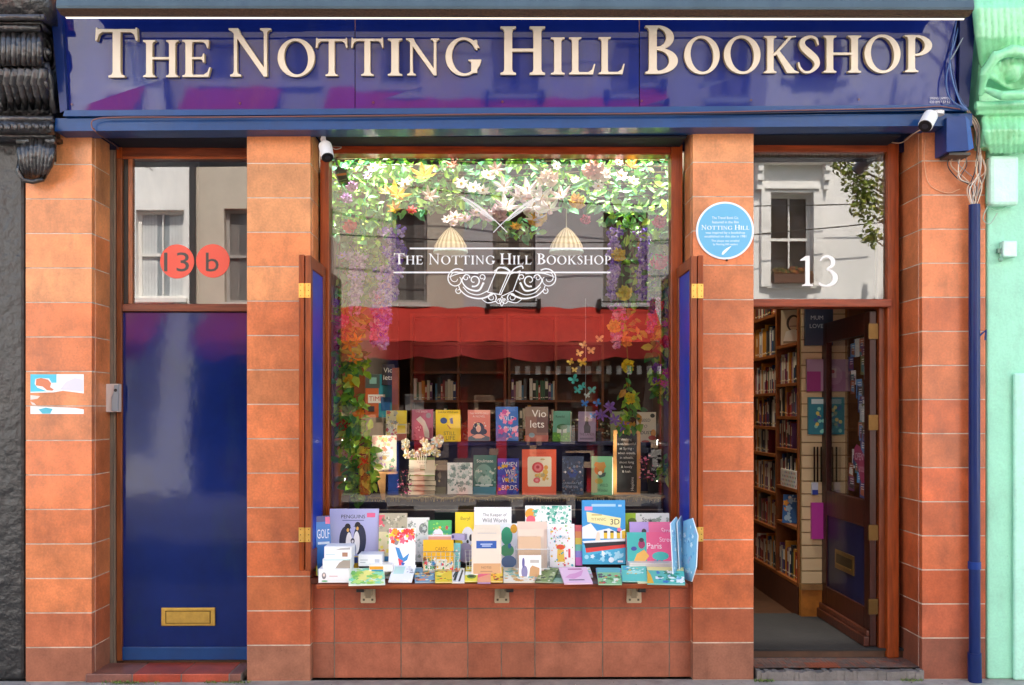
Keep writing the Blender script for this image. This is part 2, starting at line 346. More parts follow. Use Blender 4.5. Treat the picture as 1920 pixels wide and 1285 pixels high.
def curve_mesh(loops, ext=0, bev=0, offs=0):
    cu = bpy.data.curves.new('tmp', 'CURVE'); cu.dimensions = '2D'; cu.fill_mode = 'BOTH' if (ext or bev) else 'FRONT'; cu.extrude = ext; cu.bevel_depth = bev; cu.bevel_resolution = 1; cu.offset = offs
    for L in loops:
        sp = cu.splines.new('POLY'); sp.points.add(len(L)-1); sp.use_cyclic_u = True
        for i, p in enumerate(L): sp.points[i].co = (p[0], p[1], 0, 1)
    o = bpy.data.objects.new('tmp', cu); me = o.to_mesh()
    vs = [tuple(v.co) for v in me.vertices]; fs = [tuple(p.vertices) for p in me.polygons]
    o.to_mesh_clear(); bpy.data.objects.remove(o); bpy.data.curves.remove(cu); return vs, fs
GC = {}
def glyph(ch, ext=0, bev=0):
    k = (ch, ext, bev)
    if k not in GC:
        if ('L', ch) not in GC: GC[('L', ch)] = contours(GL[ch][1], GL[ch][0])
        GC[k] = curve_mesh(GC[('L', ch)], ext, bev)
    return GL[ch][0], GC[k][0], GC[k][1]
TC = {}
def sans(text):             # built-in face; returns verts (height of capitals about .7), faces, width
    if text not in TC:
        cu = bpy.data.curves.new('tmp', 'FONT'); cu.body = text; cu.size = 1; cu.align_x = 'LEFT'; cu.resolution_u = 3
        o = bpy.data.objects.new('tmp', cu); me = o.to_mesh(); vs = [tuple(v.co) for v in me.vertices]; fs = [tuple(p.vertices) for p in me.polygons]
        o.to_mesh_clear(); bpy.data.objects.remove(o); bpy.data.curves.remove(cu)
        x0 = min([v[0] for v in vs] or [0]); x1 = max([v[0] for v in vs] or [1]); TC[text] = ([(v[0]-x0, v[1], 0) for v in vs], fs, x1-x0)
    return TC[text]
def serif(text, small=.8, gap=.1):      # a line of capitals; capitals after a space stand taller
    vs, fs, x, big = [], [], 0, True
    for ch in text:
        if ch == ' ': x += .38; big = True; continue
        wd, v, f = glyph(ch); s_ = 1 if big else small; k = len(vs)
        vs += [(x+p[0]*s_, p[1]*s_, 0) for p in v]; fs += [tuple(k+i for i in q) for q in f]; x += wd*s_+gap; big = False
    return vs, fs, x-gap
def text_on(mb, text, c, fmap, h, cx=None, x0=None, maxw=None, y=0, m=0, face='sans', wfix=None):
    """fmap(u,v)->3D in a plane, u right v up in the same unit; h = capital height"""
    v, f, wd = serif(text) if face == 'serif' else sans(text)
    s_ = h if face == 'serif' else h/.72; sx = s_
    if wfix: sx = wfix/wd
    elif maxw and wd*sx > maxw: sx = maxw/wd
    o = x0 if x0 is not None else cx-wd*sx/2
    mb.add([fmap(o+p[0]*sx, y+p[1]*s_) for p in v], f, c, m)
# ================================================================== THE SETTING
def struct(mb, name, mats, **k): o = mb.build(name, mats, **k); o['kind'] = 'structure'; return o
m = MB(); m.box(-30, 30, -2.6, .02, -.3, 0, '#a49c92'); pav = struct(m, 'pavement', 'stone')
m = MB(); m.box(-60, 60, -60, 40, -.5, -.12, '#6b6966'); struct(m, 'road', 'asphalt')
m = MB(); m.box(-30, 30, -2.72, -2.602, -.3, .004, '#8d8a86'); struct(m, 'kerb', 'stone')
m = MB(); m.box(-30, 30, -12, -9.6, -.3, 0, '#77726c'); m.box(-30, 30, -9.598, -9.48, -.3, .004, '#8d8a86'); struct(m, 'far_pavement', 'stone')
# ================================================================== THE BOOKSHOP BUILDING
shop = thing('bookshop_building', 'terracotta tiled shopfront with blue doors, mahogany frames and a large flower filled window', 'building', (0, 0, 0))
rnd = random.Random(3)
def tilecol(base, k=.13):
    b = col(base); f = 1+rnd.uniform(-k, k)*1.5; h_ = rnd.uniform(-.12, .12)
    return (b[0]*f, b[1]*f*(1+h_), b[2]*f*(1+h_*1.5))
G = .0027
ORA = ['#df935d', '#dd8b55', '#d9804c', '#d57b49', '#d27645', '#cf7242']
def pier(px0, px1, top_py, j0, pitch, n, side=None, yb=.25, red=0, upper_px0=None):
    m = MB(); x0, x1 = W(px0, 770, 0).x, W(px1, 770, 0).x; cx = (px0+px1)/2
    zs = [W(cx, top_py, 0).z]+[W(cx, j0+pitch*i, 0).z for i in range(n)]+[0.0]
    m.box(x0+.003, x1-.003, .0022, yb+.09, 0, zs[0]-.002, '#c9baa8', 1)
    for i in range(len(zs)-1):
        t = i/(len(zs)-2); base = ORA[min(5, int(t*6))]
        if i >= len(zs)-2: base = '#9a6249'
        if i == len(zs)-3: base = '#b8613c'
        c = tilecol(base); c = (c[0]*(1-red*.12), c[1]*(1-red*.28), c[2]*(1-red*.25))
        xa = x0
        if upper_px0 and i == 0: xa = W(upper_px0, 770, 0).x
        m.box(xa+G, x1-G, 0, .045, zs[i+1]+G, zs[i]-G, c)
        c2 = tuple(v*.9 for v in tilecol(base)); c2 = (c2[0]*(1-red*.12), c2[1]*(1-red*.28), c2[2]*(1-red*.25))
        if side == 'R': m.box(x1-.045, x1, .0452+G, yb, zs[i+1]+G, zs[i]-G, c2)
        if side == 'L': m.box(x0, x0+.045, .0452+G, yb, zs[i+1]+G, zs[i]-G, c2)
    return m.build('tiled_pier', ['tile', 'mortar'], shop, bevel=.0022)
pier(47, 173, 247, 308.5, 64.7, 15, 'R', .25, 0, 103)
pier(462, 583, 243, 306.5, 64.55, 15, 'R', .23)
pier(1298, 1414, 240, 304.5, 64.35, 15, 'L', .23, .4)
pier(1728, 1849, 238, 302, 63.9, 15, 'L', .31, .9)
# stall riser under the window
m = MB(); xs = [583, 627, 752, 877, 1003, 1130, 1255, 1298]; zs = [1070, 1141, 1205, 1273]
Y1 = .07
m.box(W(585, 770, Y1).x, W(1296, 770, Y1).x, Y1+.004, Y1+.2, 0, W(940, 1070, Y1).z, '#7e7468', 1)
for r in range(3):
    row = xs if r < 1 else xs[:4]+[940]+xs[4:]
    if r == 1: row = xs[:]
    for i in range(len(row)-1):
        base = ['#b05c3e', '#b05e41', '#a05e46'][r]
        if row[i] in (877, 940): base = ['#bb6546', '#ba6848', '#aa6349'][r]
        m.box(W(row[i], 770, Y1).x+G, W(row[i+1], 770, Y1).x-G, Y1, Y1+.04, W(940, zs[r+1], Y1).z+G if r < 2 else 0, W(940, zs[r], Y1).z-G, tilecol(base, .12))
m.build('stall_riser', ['tile', 'mortar'], shop, bevel=.002)
m = MB(); m.box(-2.74, 2.78, .2502, 9, 4.22, 8.2, '#8f5a44'); m.box(-2.74, 2.78, -.05, .25, 3.56, 8.2, '#8f5a44')
m.build('upper_wall', 'stucco', shop)
# long blue beam over the piers with its moulding (the courses climb slightly to the right)
def slab(pts_px, yf, yb, c, mb, m_=0): mb.prism([W(p[0], p[1], yf) for p in pts_px], (0, yb-yf, 0), c, m_)
BL = '#093f78'
m = MB(); slab([(102, 246), (1823, 236), (1823, 213), (104, 222)], -.13, .02, BL, m)
m.build('fascia_beam', 'paint', shop, bevel=.004)
m = MB(); slab([(118, 218), (1815, 207.5), (1812, 196.5), (121, 207)], -.155, -.1, BL, m); m.build('beam_moulding', 'paint', shop, bevel=.008)
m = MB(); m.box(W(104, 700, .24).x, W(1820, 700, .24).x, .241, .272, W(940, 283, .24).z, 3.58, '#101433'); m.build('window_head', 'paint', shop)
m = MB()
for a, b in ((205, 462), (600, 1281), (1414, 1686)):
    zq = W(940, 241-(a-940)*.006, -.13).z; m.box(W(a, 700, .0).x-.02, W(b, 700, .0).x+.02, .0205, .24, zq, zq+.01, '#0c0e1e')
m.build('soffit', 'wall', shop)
# thresholds
m = MB()
xs = [W(q, 770, .1).x for q in (176, 262, 352, 440, 462)]
for i in range(4): m.box(xs[i]+.003, xs[i+1]-.003, -.015, .235, 0, .046, tilecol(['#8c5a4c', '#b04c34', '#a9503a', '#84594e'][i], .05))
m.box(xs[0], xs[-1], -.012, .232, 0, .043, '#7c7269', 1)
m.build('door_step', ['tile', 'mortar'], shop, bevel=.004)
m = MB(); x0, x1 = W(1414, 770, .05).x, W(1722, 770, .05).x
N_ = 40; rr = random.Random(2)
for i in range(N_):
    a, b = x0+(x1-x0)*i/N_, x0+(x1-x0)*(i+1)/N_
    m.box(a, b+.0005, -.03+rr.uniform(0, .012), .03, 0, .052+rr.uniform(-.006, .004), '#77706a', 1)
for i in range(46):
    for j in range(6):
        c = rr.choice(['#7a6258', '#6f5c55', '#84665a', '#6c6460', '#8d5a48']) if not (14 < i < 24 and j < 3) else '#a3563c'
        a = x0+(x1-x0)*i/46; m.box(a+.001, a+(x1-x0)/46-.001, .032+j*.035, .065+j*.035, .03, .062, c)
m.box(x0, x1, .032, .3, 0, .06, '#4a4542', 1)
m.build('entrance_threshold', ['tile', 'stone'], shop)
# ---- rooms
RX0, RX1 = -1.15, 2.62
m = MB(); m.box(-2.45, RX1, .26, 6.3, .02, .1, '#4b2f1c'); m.build('shop_floor', 'oak', shop)
m = MB(); m.box(1.02, 2.35, .245, 1.26, .1001, .112, '#2c2a29'); tag(m.build('door_mat', 'cloth'), 'dark grey fitted entrance mat just inside the open door', 'doormat')
m = MB(); m.box(-2.45, RX1, .2725, 6.3, 4.15, 4.2, '#b5aa98'); m.build('ceiling', 'wall', shop)
m = MB(); m.box(RX1, RX1+.1, .2726, 6.3, .02, 4.149, '#6b4a30'); m.box(-2.55, -2.45, .2726, 6.3, .02, 4.149, '#d8d2c4'); m.box(-2.55, RX1+.1, 6.3, 6.4, .02, 4.149, '#5b3c26'); m.box(-1.32, -1.22, .3, 6.3, .1, 4.148, '#cfc8b8'); m.box(-2.449, -1.32, 2.6, 2.7, .1, 4.148, '#cfc9bc')
m.build('interior_wall', 'wall', shop)
m = MB(); m.box(-1.0, -.975, .3, 1.0, .55, 2.5, '#8b5426')
for z in (.9, 1.35): m.box(-.975, -.968, .34, .96, z, z+.02, '#6a3d1a')
m.build('window_side_panel', 'oak', shop)
m = MB(); m.box(.985, 1.01, .3, 1.0, .55, 2.5, '#4a2c18'); m.build('window_side_panel', 'oak', shop)
m = MB(); m.box(.9, RX1, 1.0, 1.06, W(1500, 571, 1.0).z, 4.148, '#5a4f42'); m.build('bulkhead', 'wall', shop)
# ---- left door (13b)
WD = '#93400f'
door = MB(); door.pbox(229, 586, 470, 1213, .25, .29, '#021c5a')
dr = door.build('door', 'doorpaint', shop, bevel=.003)
m = MB(); m.pbox(229, 1213.5, 470, 1238, .235, .289, '#0d3d74'); m.build('kick_rail', 'paint', dr, bevel=.004)
m = MB(); m.pbox(302, 1140, 403, 1174, .236, .2499, '#c9a14e'); 
lp = m.build('letter_plate', 'brass', dr, bevel=.003)
m = MB(); m.pbox(312, 1147, 393, 1168, .231, .2358, '#c59f4f'); 
for (a, b, c, d) in ((310.5, 1145.5, 394.5, 1146.8), (310.5, 1168.3, 394.5, 1169.4), (310.2, 1145.5, 311.6, 1169.4), (393.3, 1145.5, 394.8, 1169.4)): m.pbox(a, b, c, d, .2355, .2359, '#3a2a10')
lpf = m.build('letter_flap', 'brass', dr, bevel=.001)
m = MB(); m.pbox(205, 276, 213, 1244, .245, .33, '#6b5f50'); m.pbox(213.3, 276, 217.6, 1244, .25, .33, '#8a7b68'); m.build('door_jamb', 'rawwood', shop, bevel=.004)
m = MB(); m.pbox(218, 297, 229, 1240, .235, .33, '#75401f'); m.pbox(218, 276, 229, 296.8, .237, .33, WD); m.build('door_frame', 'wood', shop, bevel=.004)
m = MB(); m.pbox(229.2, 277, 475, 293, .237, .33, '#6d3014'); m.pbox(229.2, 293.3, 475, 298, .245, .33, '#a8552a'); m.build('transom_rail', 'woodx', shop, bevel=.003); m = MB()
m.pbox(229.2, 570, 475, 584, .225, .33, '#74391f'); m.pbox(229.2, 584.2, 475, 586, .24, .33, '#32170c'); m.build('transom_rail', 'woodx', shop, bevel=.003)
m = MB(); m.pbox(229.3, 298.2, 240, 569.8, .256, .32, '#2f2a25'); m.build('transom_side', 'wood', shop, bevel=.002); m = MB(); m.pbox(240.3, 298.2, 248, 569.8, .25, .3, '#a2603a'); m.build('transom_side', 'wood', shop, bevel=.002)
tw = MB(); tw.poly([W(248, 570, .27), W(480, 570, .27), W(480, 297, .27), W(248, 297, .27)], '#ffffff')
tw = tw.build('transom_window', 'glass3', shop)
def disc(mb, cx, cy, r, yf, th, c, n=48, m_=0, ry=None):
    pts = [W(cx+r*math.cos(2*math.pi*k/n), cy-(ry or r)*math.sin(2*math.pi*k/n), yf) for k in range(n)]
    mb.prism(pts, (0, th, 0), c, m_)
def pxmap(y): return lambda u, v: W(u, v, y)
def textpx(mb, text, px, py, h, c, y, face='sans', maxw=None, wfix=None, align='c', m_=0, slope=0):
    """text whose baseline centre (or left end) stands at px,py of the photograph in the plane y"""
    fm = lambda u, v: W(px+u, py-v+slope*u, y)
    if align == 'c': text_on(mb, text, c, fm, h, cx=0, maxw=maxw, face=face, wfix=wfix, m=m_)
    else: text_on(mb, text, c, fm, h, x0=0, maxw=maxw, face=face, wfix=wfix, m=m_)
m = MB(); disc(m, 332, 490.5, 32, .266, .0015, '#e2492f'); disc(m, 399, 489.5, 31.5, .266, .0015, '#e2492f')
textpx(m, '13', 331, 509, 37, '#2b2724', .2655, wfix=47); textpx(m, 'b', 398, 509, 37, '#2b2724', .2655, wfix=24)
m.build('number_sticker', 'print', tw)
# ---- intercom / key safe
k = thing('key_safe', 'small grey and cream key safe box fixed beside the blue door', 'key safe', W(211, 775, .2))
m = MB(); m.pbox(198, 720, 222, 773, .19, .245, '#cfc4bb'); m.build('housing', 'plastic', k, bevel=.004)
m = MB(); m.prism([W(*p, .178) for p in ((209, 771), (221, 771), (221.5, 722), (214, 722), (213, 736), (209, 745))], (0, .012, 0), '#8f979c'); m.build('cover', 'plastic', k, bevel=.002)
m = MB(); disc(m, 216.5, 732, 3, .176, .002, '#20201f'); m.build('keyhole', 'plastic', k)
# ---- main display window
yG = GLY
m = MB()
m.pbox(600, 273, 617, 1076, .215, .33, WD); m.build('window_frame', 'wood', shop, bevel=.005)
m = MB(); m.pbox(1258.5, 271, 1280, 1076, .215, .33, WD); m.build('window_frame', 'wood', shop, bevel=.005)
m = MB(); m.pbox(617.2, 273, 1258.2, 289, .218, .33, '#8c340c'); m.build('window_frame', 'woodx', shop, bevel=.005)
m = MB(); m.pbox(617.2, 1060, 1258.2, 1076, .218, .33, WD); m.build('window_frame', 'woodx', shop, bevel=.003)
pane = MB(); pane.poly([W(617, 1068, yG), W(1259, 1068, yG), W(1259, 280, yG), W(617, 280, yG)], '#ffffff')
pane = pane.build('display_window_pane', 'glass', shop)
# white lettering and ornament on the glass
DEC = '#ebebe9'; m = MB(); yd = yG-.003
textpx(m, 'THE NOTTING HILL BOOKSHOP', 942, 496, 20.5, DEC, yd, 'serif', wfix=407)
m.prism([W(*p, yd) for p in ((768, 467.6), (1146, 467.6), (1146, 464.6), (768, 464.6))], (0, .0008, 0), DEC)
m.prism([W(*p, yd) for p in ((738, 512.6), (1145, 512.6), (1145, 509.6), (738, 509.6))], (0, .0008, 0), DEC)
LAY = [0]
def ribbon(mb, pts, w0, w1=None, y=None, c=DEC, n=10):
    LAY[0] = (LAY[0]+1) % 24
    y = (y if y is not None else yd)-LAY[0]*.00006
    q = spl([(p[0], p[1]) for p in pts], n); L, R = [], []
    for i, p in enumerate(q):
        t = i/(len(q)-1); ww = .74*(w0+((w1 if w1 is not None else w0)-w0)*t)/2
        d = q[min(i+1, len(q)-1)]-q[max(i-1, 0)]; nn = np.array((-d[1], d[0]))/(np.hypot(*d)+1e-9)
        L.append(W(p[0]+nn[0]*ww, p[1]+nn[1]*ww, y)); R.append(W(p[0]-nn[0]*ww, p[1]-nn[1]*ww, y))
    for i in range(len(L)-1): mb.poly([L[i], L[i+1], R[i+1], R[i]], c)
def spiral(cx, cy, r0, r1, a0, turns, n=14):
    return [(cx+(r0+(r1-r0)*i/n)*math.cos(a0+turns*2*math.pi*i/n), cy+(r0+(r1-r0)*i/n)*math.sin(a0+turns*2*math.pi*i/n)) for i in range(n+1)]
for s_ in (-1, 1):
    def mir(P): return [(941+s_*(x-941), y) for x, y in P]
    ribbon(m, mir(spiral(1026, 524, 21, 7, -2.2, .95)), 3.4, 2)
    ribbon(m, mir(spiral(1028, 522, 13, 4, -2.2, .8)), 2.6, 1.6)
    ribbon(m, mir([(985, 513), (1005, 512), (1024, 514), (1040, 520)]), 3.5, 2)
    ribbon(m, mir([(975, 530), (985, 545), (1005, 541), (1016, 526), (1008, 514)]), 5, 2.4)
    ribbon(m, mir([(958, 552), (980, 560), (1004, 556), (1018, 545), (1022, 536)]), 4.5, 2.2)
    ribbon(m, mir([(966, 545), (985, 553), (1003, 549), (1014, 538)]), 2.6, 2)
    ribbon(m, mir(spiral(993, 526, 12, 3, 1.2, 1.1)), 4.2, 1.8)
    ribbon(m, mir(spiral(960, 558, 9, 3, 2.5, 1.2)), 3, 1.6)
    ribbon(m, mir(spiral(946, 564, 6, 2.5, 0, 1.1)), 2.4, 1.4)
    ribbon(m, mir(spiral(1022, 546, 6, 2, -1, 1.1)), 2.6, 1.6)
    ribbon(m, mir(spiral(1008, 521, 7, 2.5, 3, 1.1)), 3, 1.8)
    ribbon(m, mir(spiral(978, 520, 6, 2.5, 2, 1.1)), 3, 1.8)
    ribbon(m, mir([(952, 565), (968, 568), (980, 560)]), 3, 1.5)
for P in ([(929, 512), (914, 548), (939, 553), (957, 514), (929, 512)], ):
    for a, b in zip(P[:-1], P[1:]): ribbon(m, [a, ((a[0]+b[0])/2, (a[1]+b[1])/2), b], 2.4)
for P in ([(957, 514), (976, 508)], [(976, 508), (962, 546)], [(962, 546), (940, 556)], [(953, 512), (936, 552)], [(926, 509), (934, 503)]): ribbon(m, [P[0], ((P[0][0]+P[1][0])/2, (P[0][1]+P[1][1])/2), P[1]], 2.2)
ribbon(m, [(929, 511), (935, 502), (948, 504), (958, 511)], 3.4); ribbon(m, [(958, 511), (966, 503), (978, 499), (981, 504)], 3.4); ribbon(m, [(931, 505), (946, 501), (957, 508)], 1.6)
ribbon(m, [(935, 560), (941, 574), (947, 560)], 2); ribbon(m, [(937, 566), (941, 557), (945, 566)], 1.6)
for s_ in (-1, 1):           # crossed quills
    def mir(P): return [(938+s_*(x-938), y) for x, y in P]
    ribbon(m, mir([(925, 436), (950, 412), (985, 390), (1011, 368)]), 2.2, 1.4)
    for i in range(26):
        t = i/25; bx, by = 948+t*56, 413-t*42; ll = 11*math.sin(math.pi*min(1, t*.85+.12))**.7
        ribbon(m, mir([(bx, by), (bx+3.5+t*3, by-ll*.62), (bx+6+t*5, by-ll)]), 1.5, .7, n=3)
        ribbon(m, mir([(bx, by), (bx+5+t*2, by+ll*.18), (bx+9, by+ll*.05-2)]), 1.5, .7, n=3)
m.build('window_lettering', 'print', pane)
# counter shelf and brackets
m = MB(); a, b = W(592, 1094, -.35), W(1290, 1094, -.35)
zc = W(941, 1095.5, -.35).z
m.box(a.x, b.x, -.35, .213, zc-.026, zc, '#8a3f1b'); m.box(W(586, 1094, .06).x, W(1296, 1094, .06).x, -.0, .2128, zc-.06, zc-.0262, '#5a2812')
counter = m.build('counter_shelf', 'woodx', shop, bevel=.006)
for bx in (690, 941, 1189):
    m = MB(); y = .055
    m.prism([W(x, y_, y) for x, y_ in ((bx-13, 1131), (bx+13, 1131), (bx+14, 1128), (bx+13, 1100), (bx-13, 1100), (bx-14, 1128))], (0, .014, 0), '#cdbd9c')
    m.pbox(bx-8, 1100, bx+8, 1118, y-.03, y-.001, '#b9aa8a'); m.pbox(bx-5, 1104, bx+5, 1122, y-.04, y-.0302, '#94866a')
    s_ = 1 if bx > 1000 else -1 if bx < 800 else 1
    m.pbox(bx+s_*8, 1096, bx+s_*22, 1111, y-.05, y-.002, '#2a2622')
    for q in (-8, 8): m.pbox(bx+q-2, 1123, bx+q+2, 1127, y-.004, y-.0005, '#5d5340')
    br = m.build('shelf_latch', 'plastic', shop, bevel=.002)
# ---- shutters folded out at the window's sides
def shutter(s_):
    x = lambda v: s_*v
    A = W(583, 770, -.24).x if s_ < 0 else W(1296, 770, -.24).x
    zt, zb = W(583, 479, -.24).z, W(583, 1071, -.24).z
    o = -1 if s_ < 0 else 1
    rt = MB()   # outer leaf, folded back-to-back with the inner one
    rt.box(A+o*.036, A+o*.066, -.235, .19, zb, zt+.005, WD)
    sh = rt.build('shutter', 'wood', shop, bevel=.005)
    m = MB(); A2 = A+o*.03
    m.box(A, A2, -.24, -.185, zb, zt, '#8a431e'); m.box(A, A2, .15, .205, zb, zt, '#7c3a1b')
    m.box(A, A2, -.1848, .1498, zt-.065, zt, WD); m.box(A, A2, -.1848, .1498, zb, zb+.1, WD)
    m.build('shutter_frame', 'wood', sh, bevel=.004)
    m = MB(); m.box(A+o*.008, A+o*.022, -.183, .148, zb+.1, zt-.065, '#143ab0'); m.build('shutter_panel', 'paint', sh)
    for py in (545, 1003):
        m = MB(); zc_ = W(570, py, -.24).z
        for i, (q0, q1) in enumerate(((.002, .030), (.036, .064))): m.box(A+o*q0, A+o*q1, -.2425, -.2352, zc_-.038, zc_+.038, '#e0b860')
        for q in range(5): m.box(A+o*.0302, A+o*.0358, -.247, -.2355, zc_-.038+q*.0155, zc_-.038+q*.0155+.0135, '#cfa24c')
        for q in (-.028, 0, .028):
            for xx in (.012, .054): m.box(A+o*(xx-.0025), A+o*(xx+.0025), -.2434, -.2426, zc_+q-.0025, zc_+q+.0025, '#7a5d25')
        m.build('hinge', 'brass', sh)
shutter(-1); shutter(1)
# ---- right doorway: frame, transom, open door
m = MB(); m.pbox(1664, 269, 1686, 1234, .225, .36, '#8c3d14'); m.pbox(1648, 577, 1663.7, 1228, .262, .34, '#6e3113'); m.build('door_frame', 'wood', shop, bevel=.005)
m = MB(); m.pbox(1400, 268, 1663.8, 285, .225, .34, '#8c3a12'); m.build('transom_rail', 'woodx', shop, bevel=.004); m = MB(); m.pbox(1400, 561, 1672, 575.5, .2, .34, '#8a3a1c'); m.build('transom_rail', 'woodx', shop, bevel=.004)
m = MB(); m.pbox(1645, 285.5, 1663.5, 560.8, .262, .3, '#7e6a52'); m.pbox(1400, 285.3, 1644.8, 294, .262, .3, '#8d7a62'); m.build('transom_side', 'rawwood', shop)
tw = MB(); tw.poly([W(1400, 561, GLY), W(1660, 561, GLY), W(1660, 286, GLY), W(1400, 286, GLY)], '#fff'*1 if 0 else '#ffffff')
tw = tw.build('transom_window', 'glass3', shop)
m = MB(); y = GLY-.003
textpx(m, '1', 1499, 536.5, 57, DEC, y, 'serif', wfix=27, align='l'); textpx(m, '3', 1535, 536.5, 57, DEC, y, 'serif', wfix=36, align='l')
m.build('house_number', 'print', tw)
DT = '#3a170d'; hx_ = W(1650, 770, .27).x
m = MB(); zb, zt = .118, W(1640, 583, .27).z; y0, y1 = .285, 1.165; Xd = hx_-.015
def dbox(mb, ya, yb_, za, zb_, c, t0=0, t1=.04): mb.box(Xd-t1, Xd-t0, ya, yb_, za, zb_, c)
zg0, zg1 = .96, zt-.13
dbox(m, y0, y0+.09, zb, zt, DT); dbox(m, y1-.1, y1, zb, zt, DT); dbox(m, y0+.0902, y1-.1002, zg1, zt, DT); dbox(m, y0+.0902, y1-.1002, zb, .33, DT); dbox(m, y0+.0902, y1-.1002, .80, zg0, DT)
od = m.build('door', 'wood', shop, bevel=.004)
m = MB(); dbox(m, y0+.091, y1-.101, .331, .799, '#080f34', .012, .03); m.build('lower_panel', 'paint', od)
m = MB(); dbox(m, y0+.091, y1-.101, zg0+.001, zg1-.001, '#ffffff', .018, .021); m.build('door_glass', 'glass2', od)
m = MB(); dbox(m, y0, y1, zb-.004, zb+.055, '#4a2317', .0405, .075); dbox(m, y0, y1, zb+.0552, zb+.09, '#552a1c', .0405, .06); m.build('weather_bar', 'wood', od, bevel=.006)
m = MB(); dbox(m, .56, .90, .48, .60, '#8a6a35', .030, .037); dbox(m, .59, .87, .505, .575, '#3d2d14', .037, .0385); dbox(m, .59, .87, .505, .515, '#a68245', .0386, .043); m.build('letter_plate', 'brass', od, bevel=.002)
for z in (1.95, 1.42, .78, .35):
    m = MB(); m.box(Xd-.052, Xd+.004, .268, .2845, z-.045, z+.045, '#5f4524'); m.build('hinge', 'brass', od, bevel=.001)
m = MB(); m.box(Xd-.012, Xd-.0, .2845, 1.16, zb, zt, '#2a100a'); 
# ================================================================== THE FASCIA SIGN
n_t = math.radians(8.4)
P0 = W(950, 207, -.12); NF = Vector((0, -math.cos(n_t), -math.sin(n_t))).normalized()   # faces the street, leaning out at the top
def FP(px, py, off=0): 
    p = onplane(px, py, P0, NF); return p+NF*off
sign = thing('shop_fascia_sign', 'long glossy blue fascia sign with raised cream serif lettering above the shop', 'sign', FP(950, 207))
def fprism(mb, pts, o1, o0, c, m_=0): mb.prism([FP(x, y, o1) for x, y in pts], tuple(NF*(o0-o1)), c, m_)

for (pa, pb, oa, ob) in ((120, 665, .000, .0022), (666.5, 1198, .0, -.0012), (1199.5, 1793, .0012, -.0025)):
    ya = lambda x: 207-10*(x-129)/1664; yt = lambda x: 30-6*(x-120)/1673; m = MB(); P_ = [FP(max(pa, 129), ya(pa), oa), FP(pb, ya(pb), oa), FP(pb, yt(pb), oa+ob), FP(pa, yt(pa), oa-ob)]
    m.prism(P_, tuple(NF*-.02), '#0b2274'); m.build('panel', 'gloss', sign)
m = MB(); fprism(m, [(117, 213), (130, 207), (119, 15), (96, -12)], .028, -.03, '#0e2c6a'); m.build('frame', 'paint', sign, bevel=.006); m = MB(); fprism(m, [(1794, 197), (1812, 203), (1829, -12), (1796, 15)], .028, -.03, '#0c1a4c'); m.build('frame', 'paint', sign, bevel=.006)
LET = [('T',183,262,0),('H',272,338,1),('E',345,398,1),('N',430,515,0),('O',523,592,1),('T',594,653,1),('T',660,720,1),('I',728,755,1),('N',761,828,1),('G',836,899,1),
 ('H',938,1022,0),('I',1032,1058,1),('L',1066,1115,1),('L',1121,1170,1),('B',1208,1269,0),('O',1281,1347,1),('O',1355,1423,1),('K',1430,1492,1),('S',1493,1535,1),('H',1540,1611,1),('O',1617,1684,1),('P',1692,1743,1)]
for ch, a, b, s_ in LET:
    wd, vs, fs = glyph(ch, .012, .004); mx = (a+b)/2; base = 147.5-10*(mx-220)/1500; h_ = (69 if s_ else 90)
    k = (b-a)/wd; mb = MB(); vv = []
    for p in vs:
        q = FP(a+p[0]*k, base-p[1]*h_); vv.append(q+NF*(.016+p[2]*1.0))
    zz = [p[2] for p in vs]; zm = max(zz)
    for f in fs:
        front = min(vs[i][2] for i in f) > zm-.0009
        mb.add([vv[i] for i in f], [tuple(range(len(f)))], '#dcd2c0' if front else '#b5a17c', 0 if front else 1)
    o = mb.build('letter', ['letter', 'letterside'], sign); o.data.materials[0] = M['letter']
    bm_ = None
m = MB()
fm = lambda u, v: FP(1761+u, 187-v-0*u, .008)
text_on(m, 'SPRING LAMPO2', '#d8d8e8', fm, 4.6, cx=0, wfix=38); text_on(m, '020 8997 57 52', '#d8d8e8', lambda u, v: FP(1761+u, 194-v, .008), 4.6, cx=0, wfix=38)
m.build('maker_text', 'print', sign)
for x in (135, 450, 700, 942, 1203, 1408, 1610):
    m = MB(); base = 203-10*(x-135)/1650; m.tube([FP(x, base-7, 0), FP(x, base-7, .006)], .006, '#5a4a58', n=10); m.build('fixing_screw', 'metal', sign)
# trough light above the fascia
tl = thing('trough_light', 'long grey metal trough light hood running along the top of the blue sign', 'light fitting', W(960, 20, -.4))
m = MB(); xa, xb = W(106, 20, -.5).x, W(1826, 12, -.5).x; zt_ = W(960, 2, -.5).z; zm_ = W(960, 15, -.5).z; zb_ = W(960, 29, -.46).z
prof = [(-.5, zm_-.012), (-.505, zm_), (-.5, zt_+.0), (-.47, zt_+.03), (-.40, zt_+.05), (-.26, zt_+.06), (-.26, zt_+.05), (-.40, zt_+.04), (-.46, zt_+.02), (-.485, zt_-.006), (-.488, zm_+.002)]
def ends(mb, prof, c):
    def L(x, sl=0): return [Vector((x, y, z+sl)) for y, z in prof]
    A, B = L(xa), L(xb, .012); n = len(prof); mb.add(A+B, [(i, (i+1) % n, (i+1) % n+n, i+n) for i in range(n)]+[tuple(range(n-1, -1, -1)), tuple(range(n, 2*n))], c)
ends(m, prof, '#4a5c66'); m.build('hood', 'paint', tl)
m = MB(); prof = [(-.498, zm_-.013), (-.45, zb_-.004), (-.40, zb_+.006), (-.40, zb_+.02), (-.44, zb_+.03), (-.486, zm_)]
ends(m, prof, '#5a4330'); m.build('rim', 'rawwood', tl)
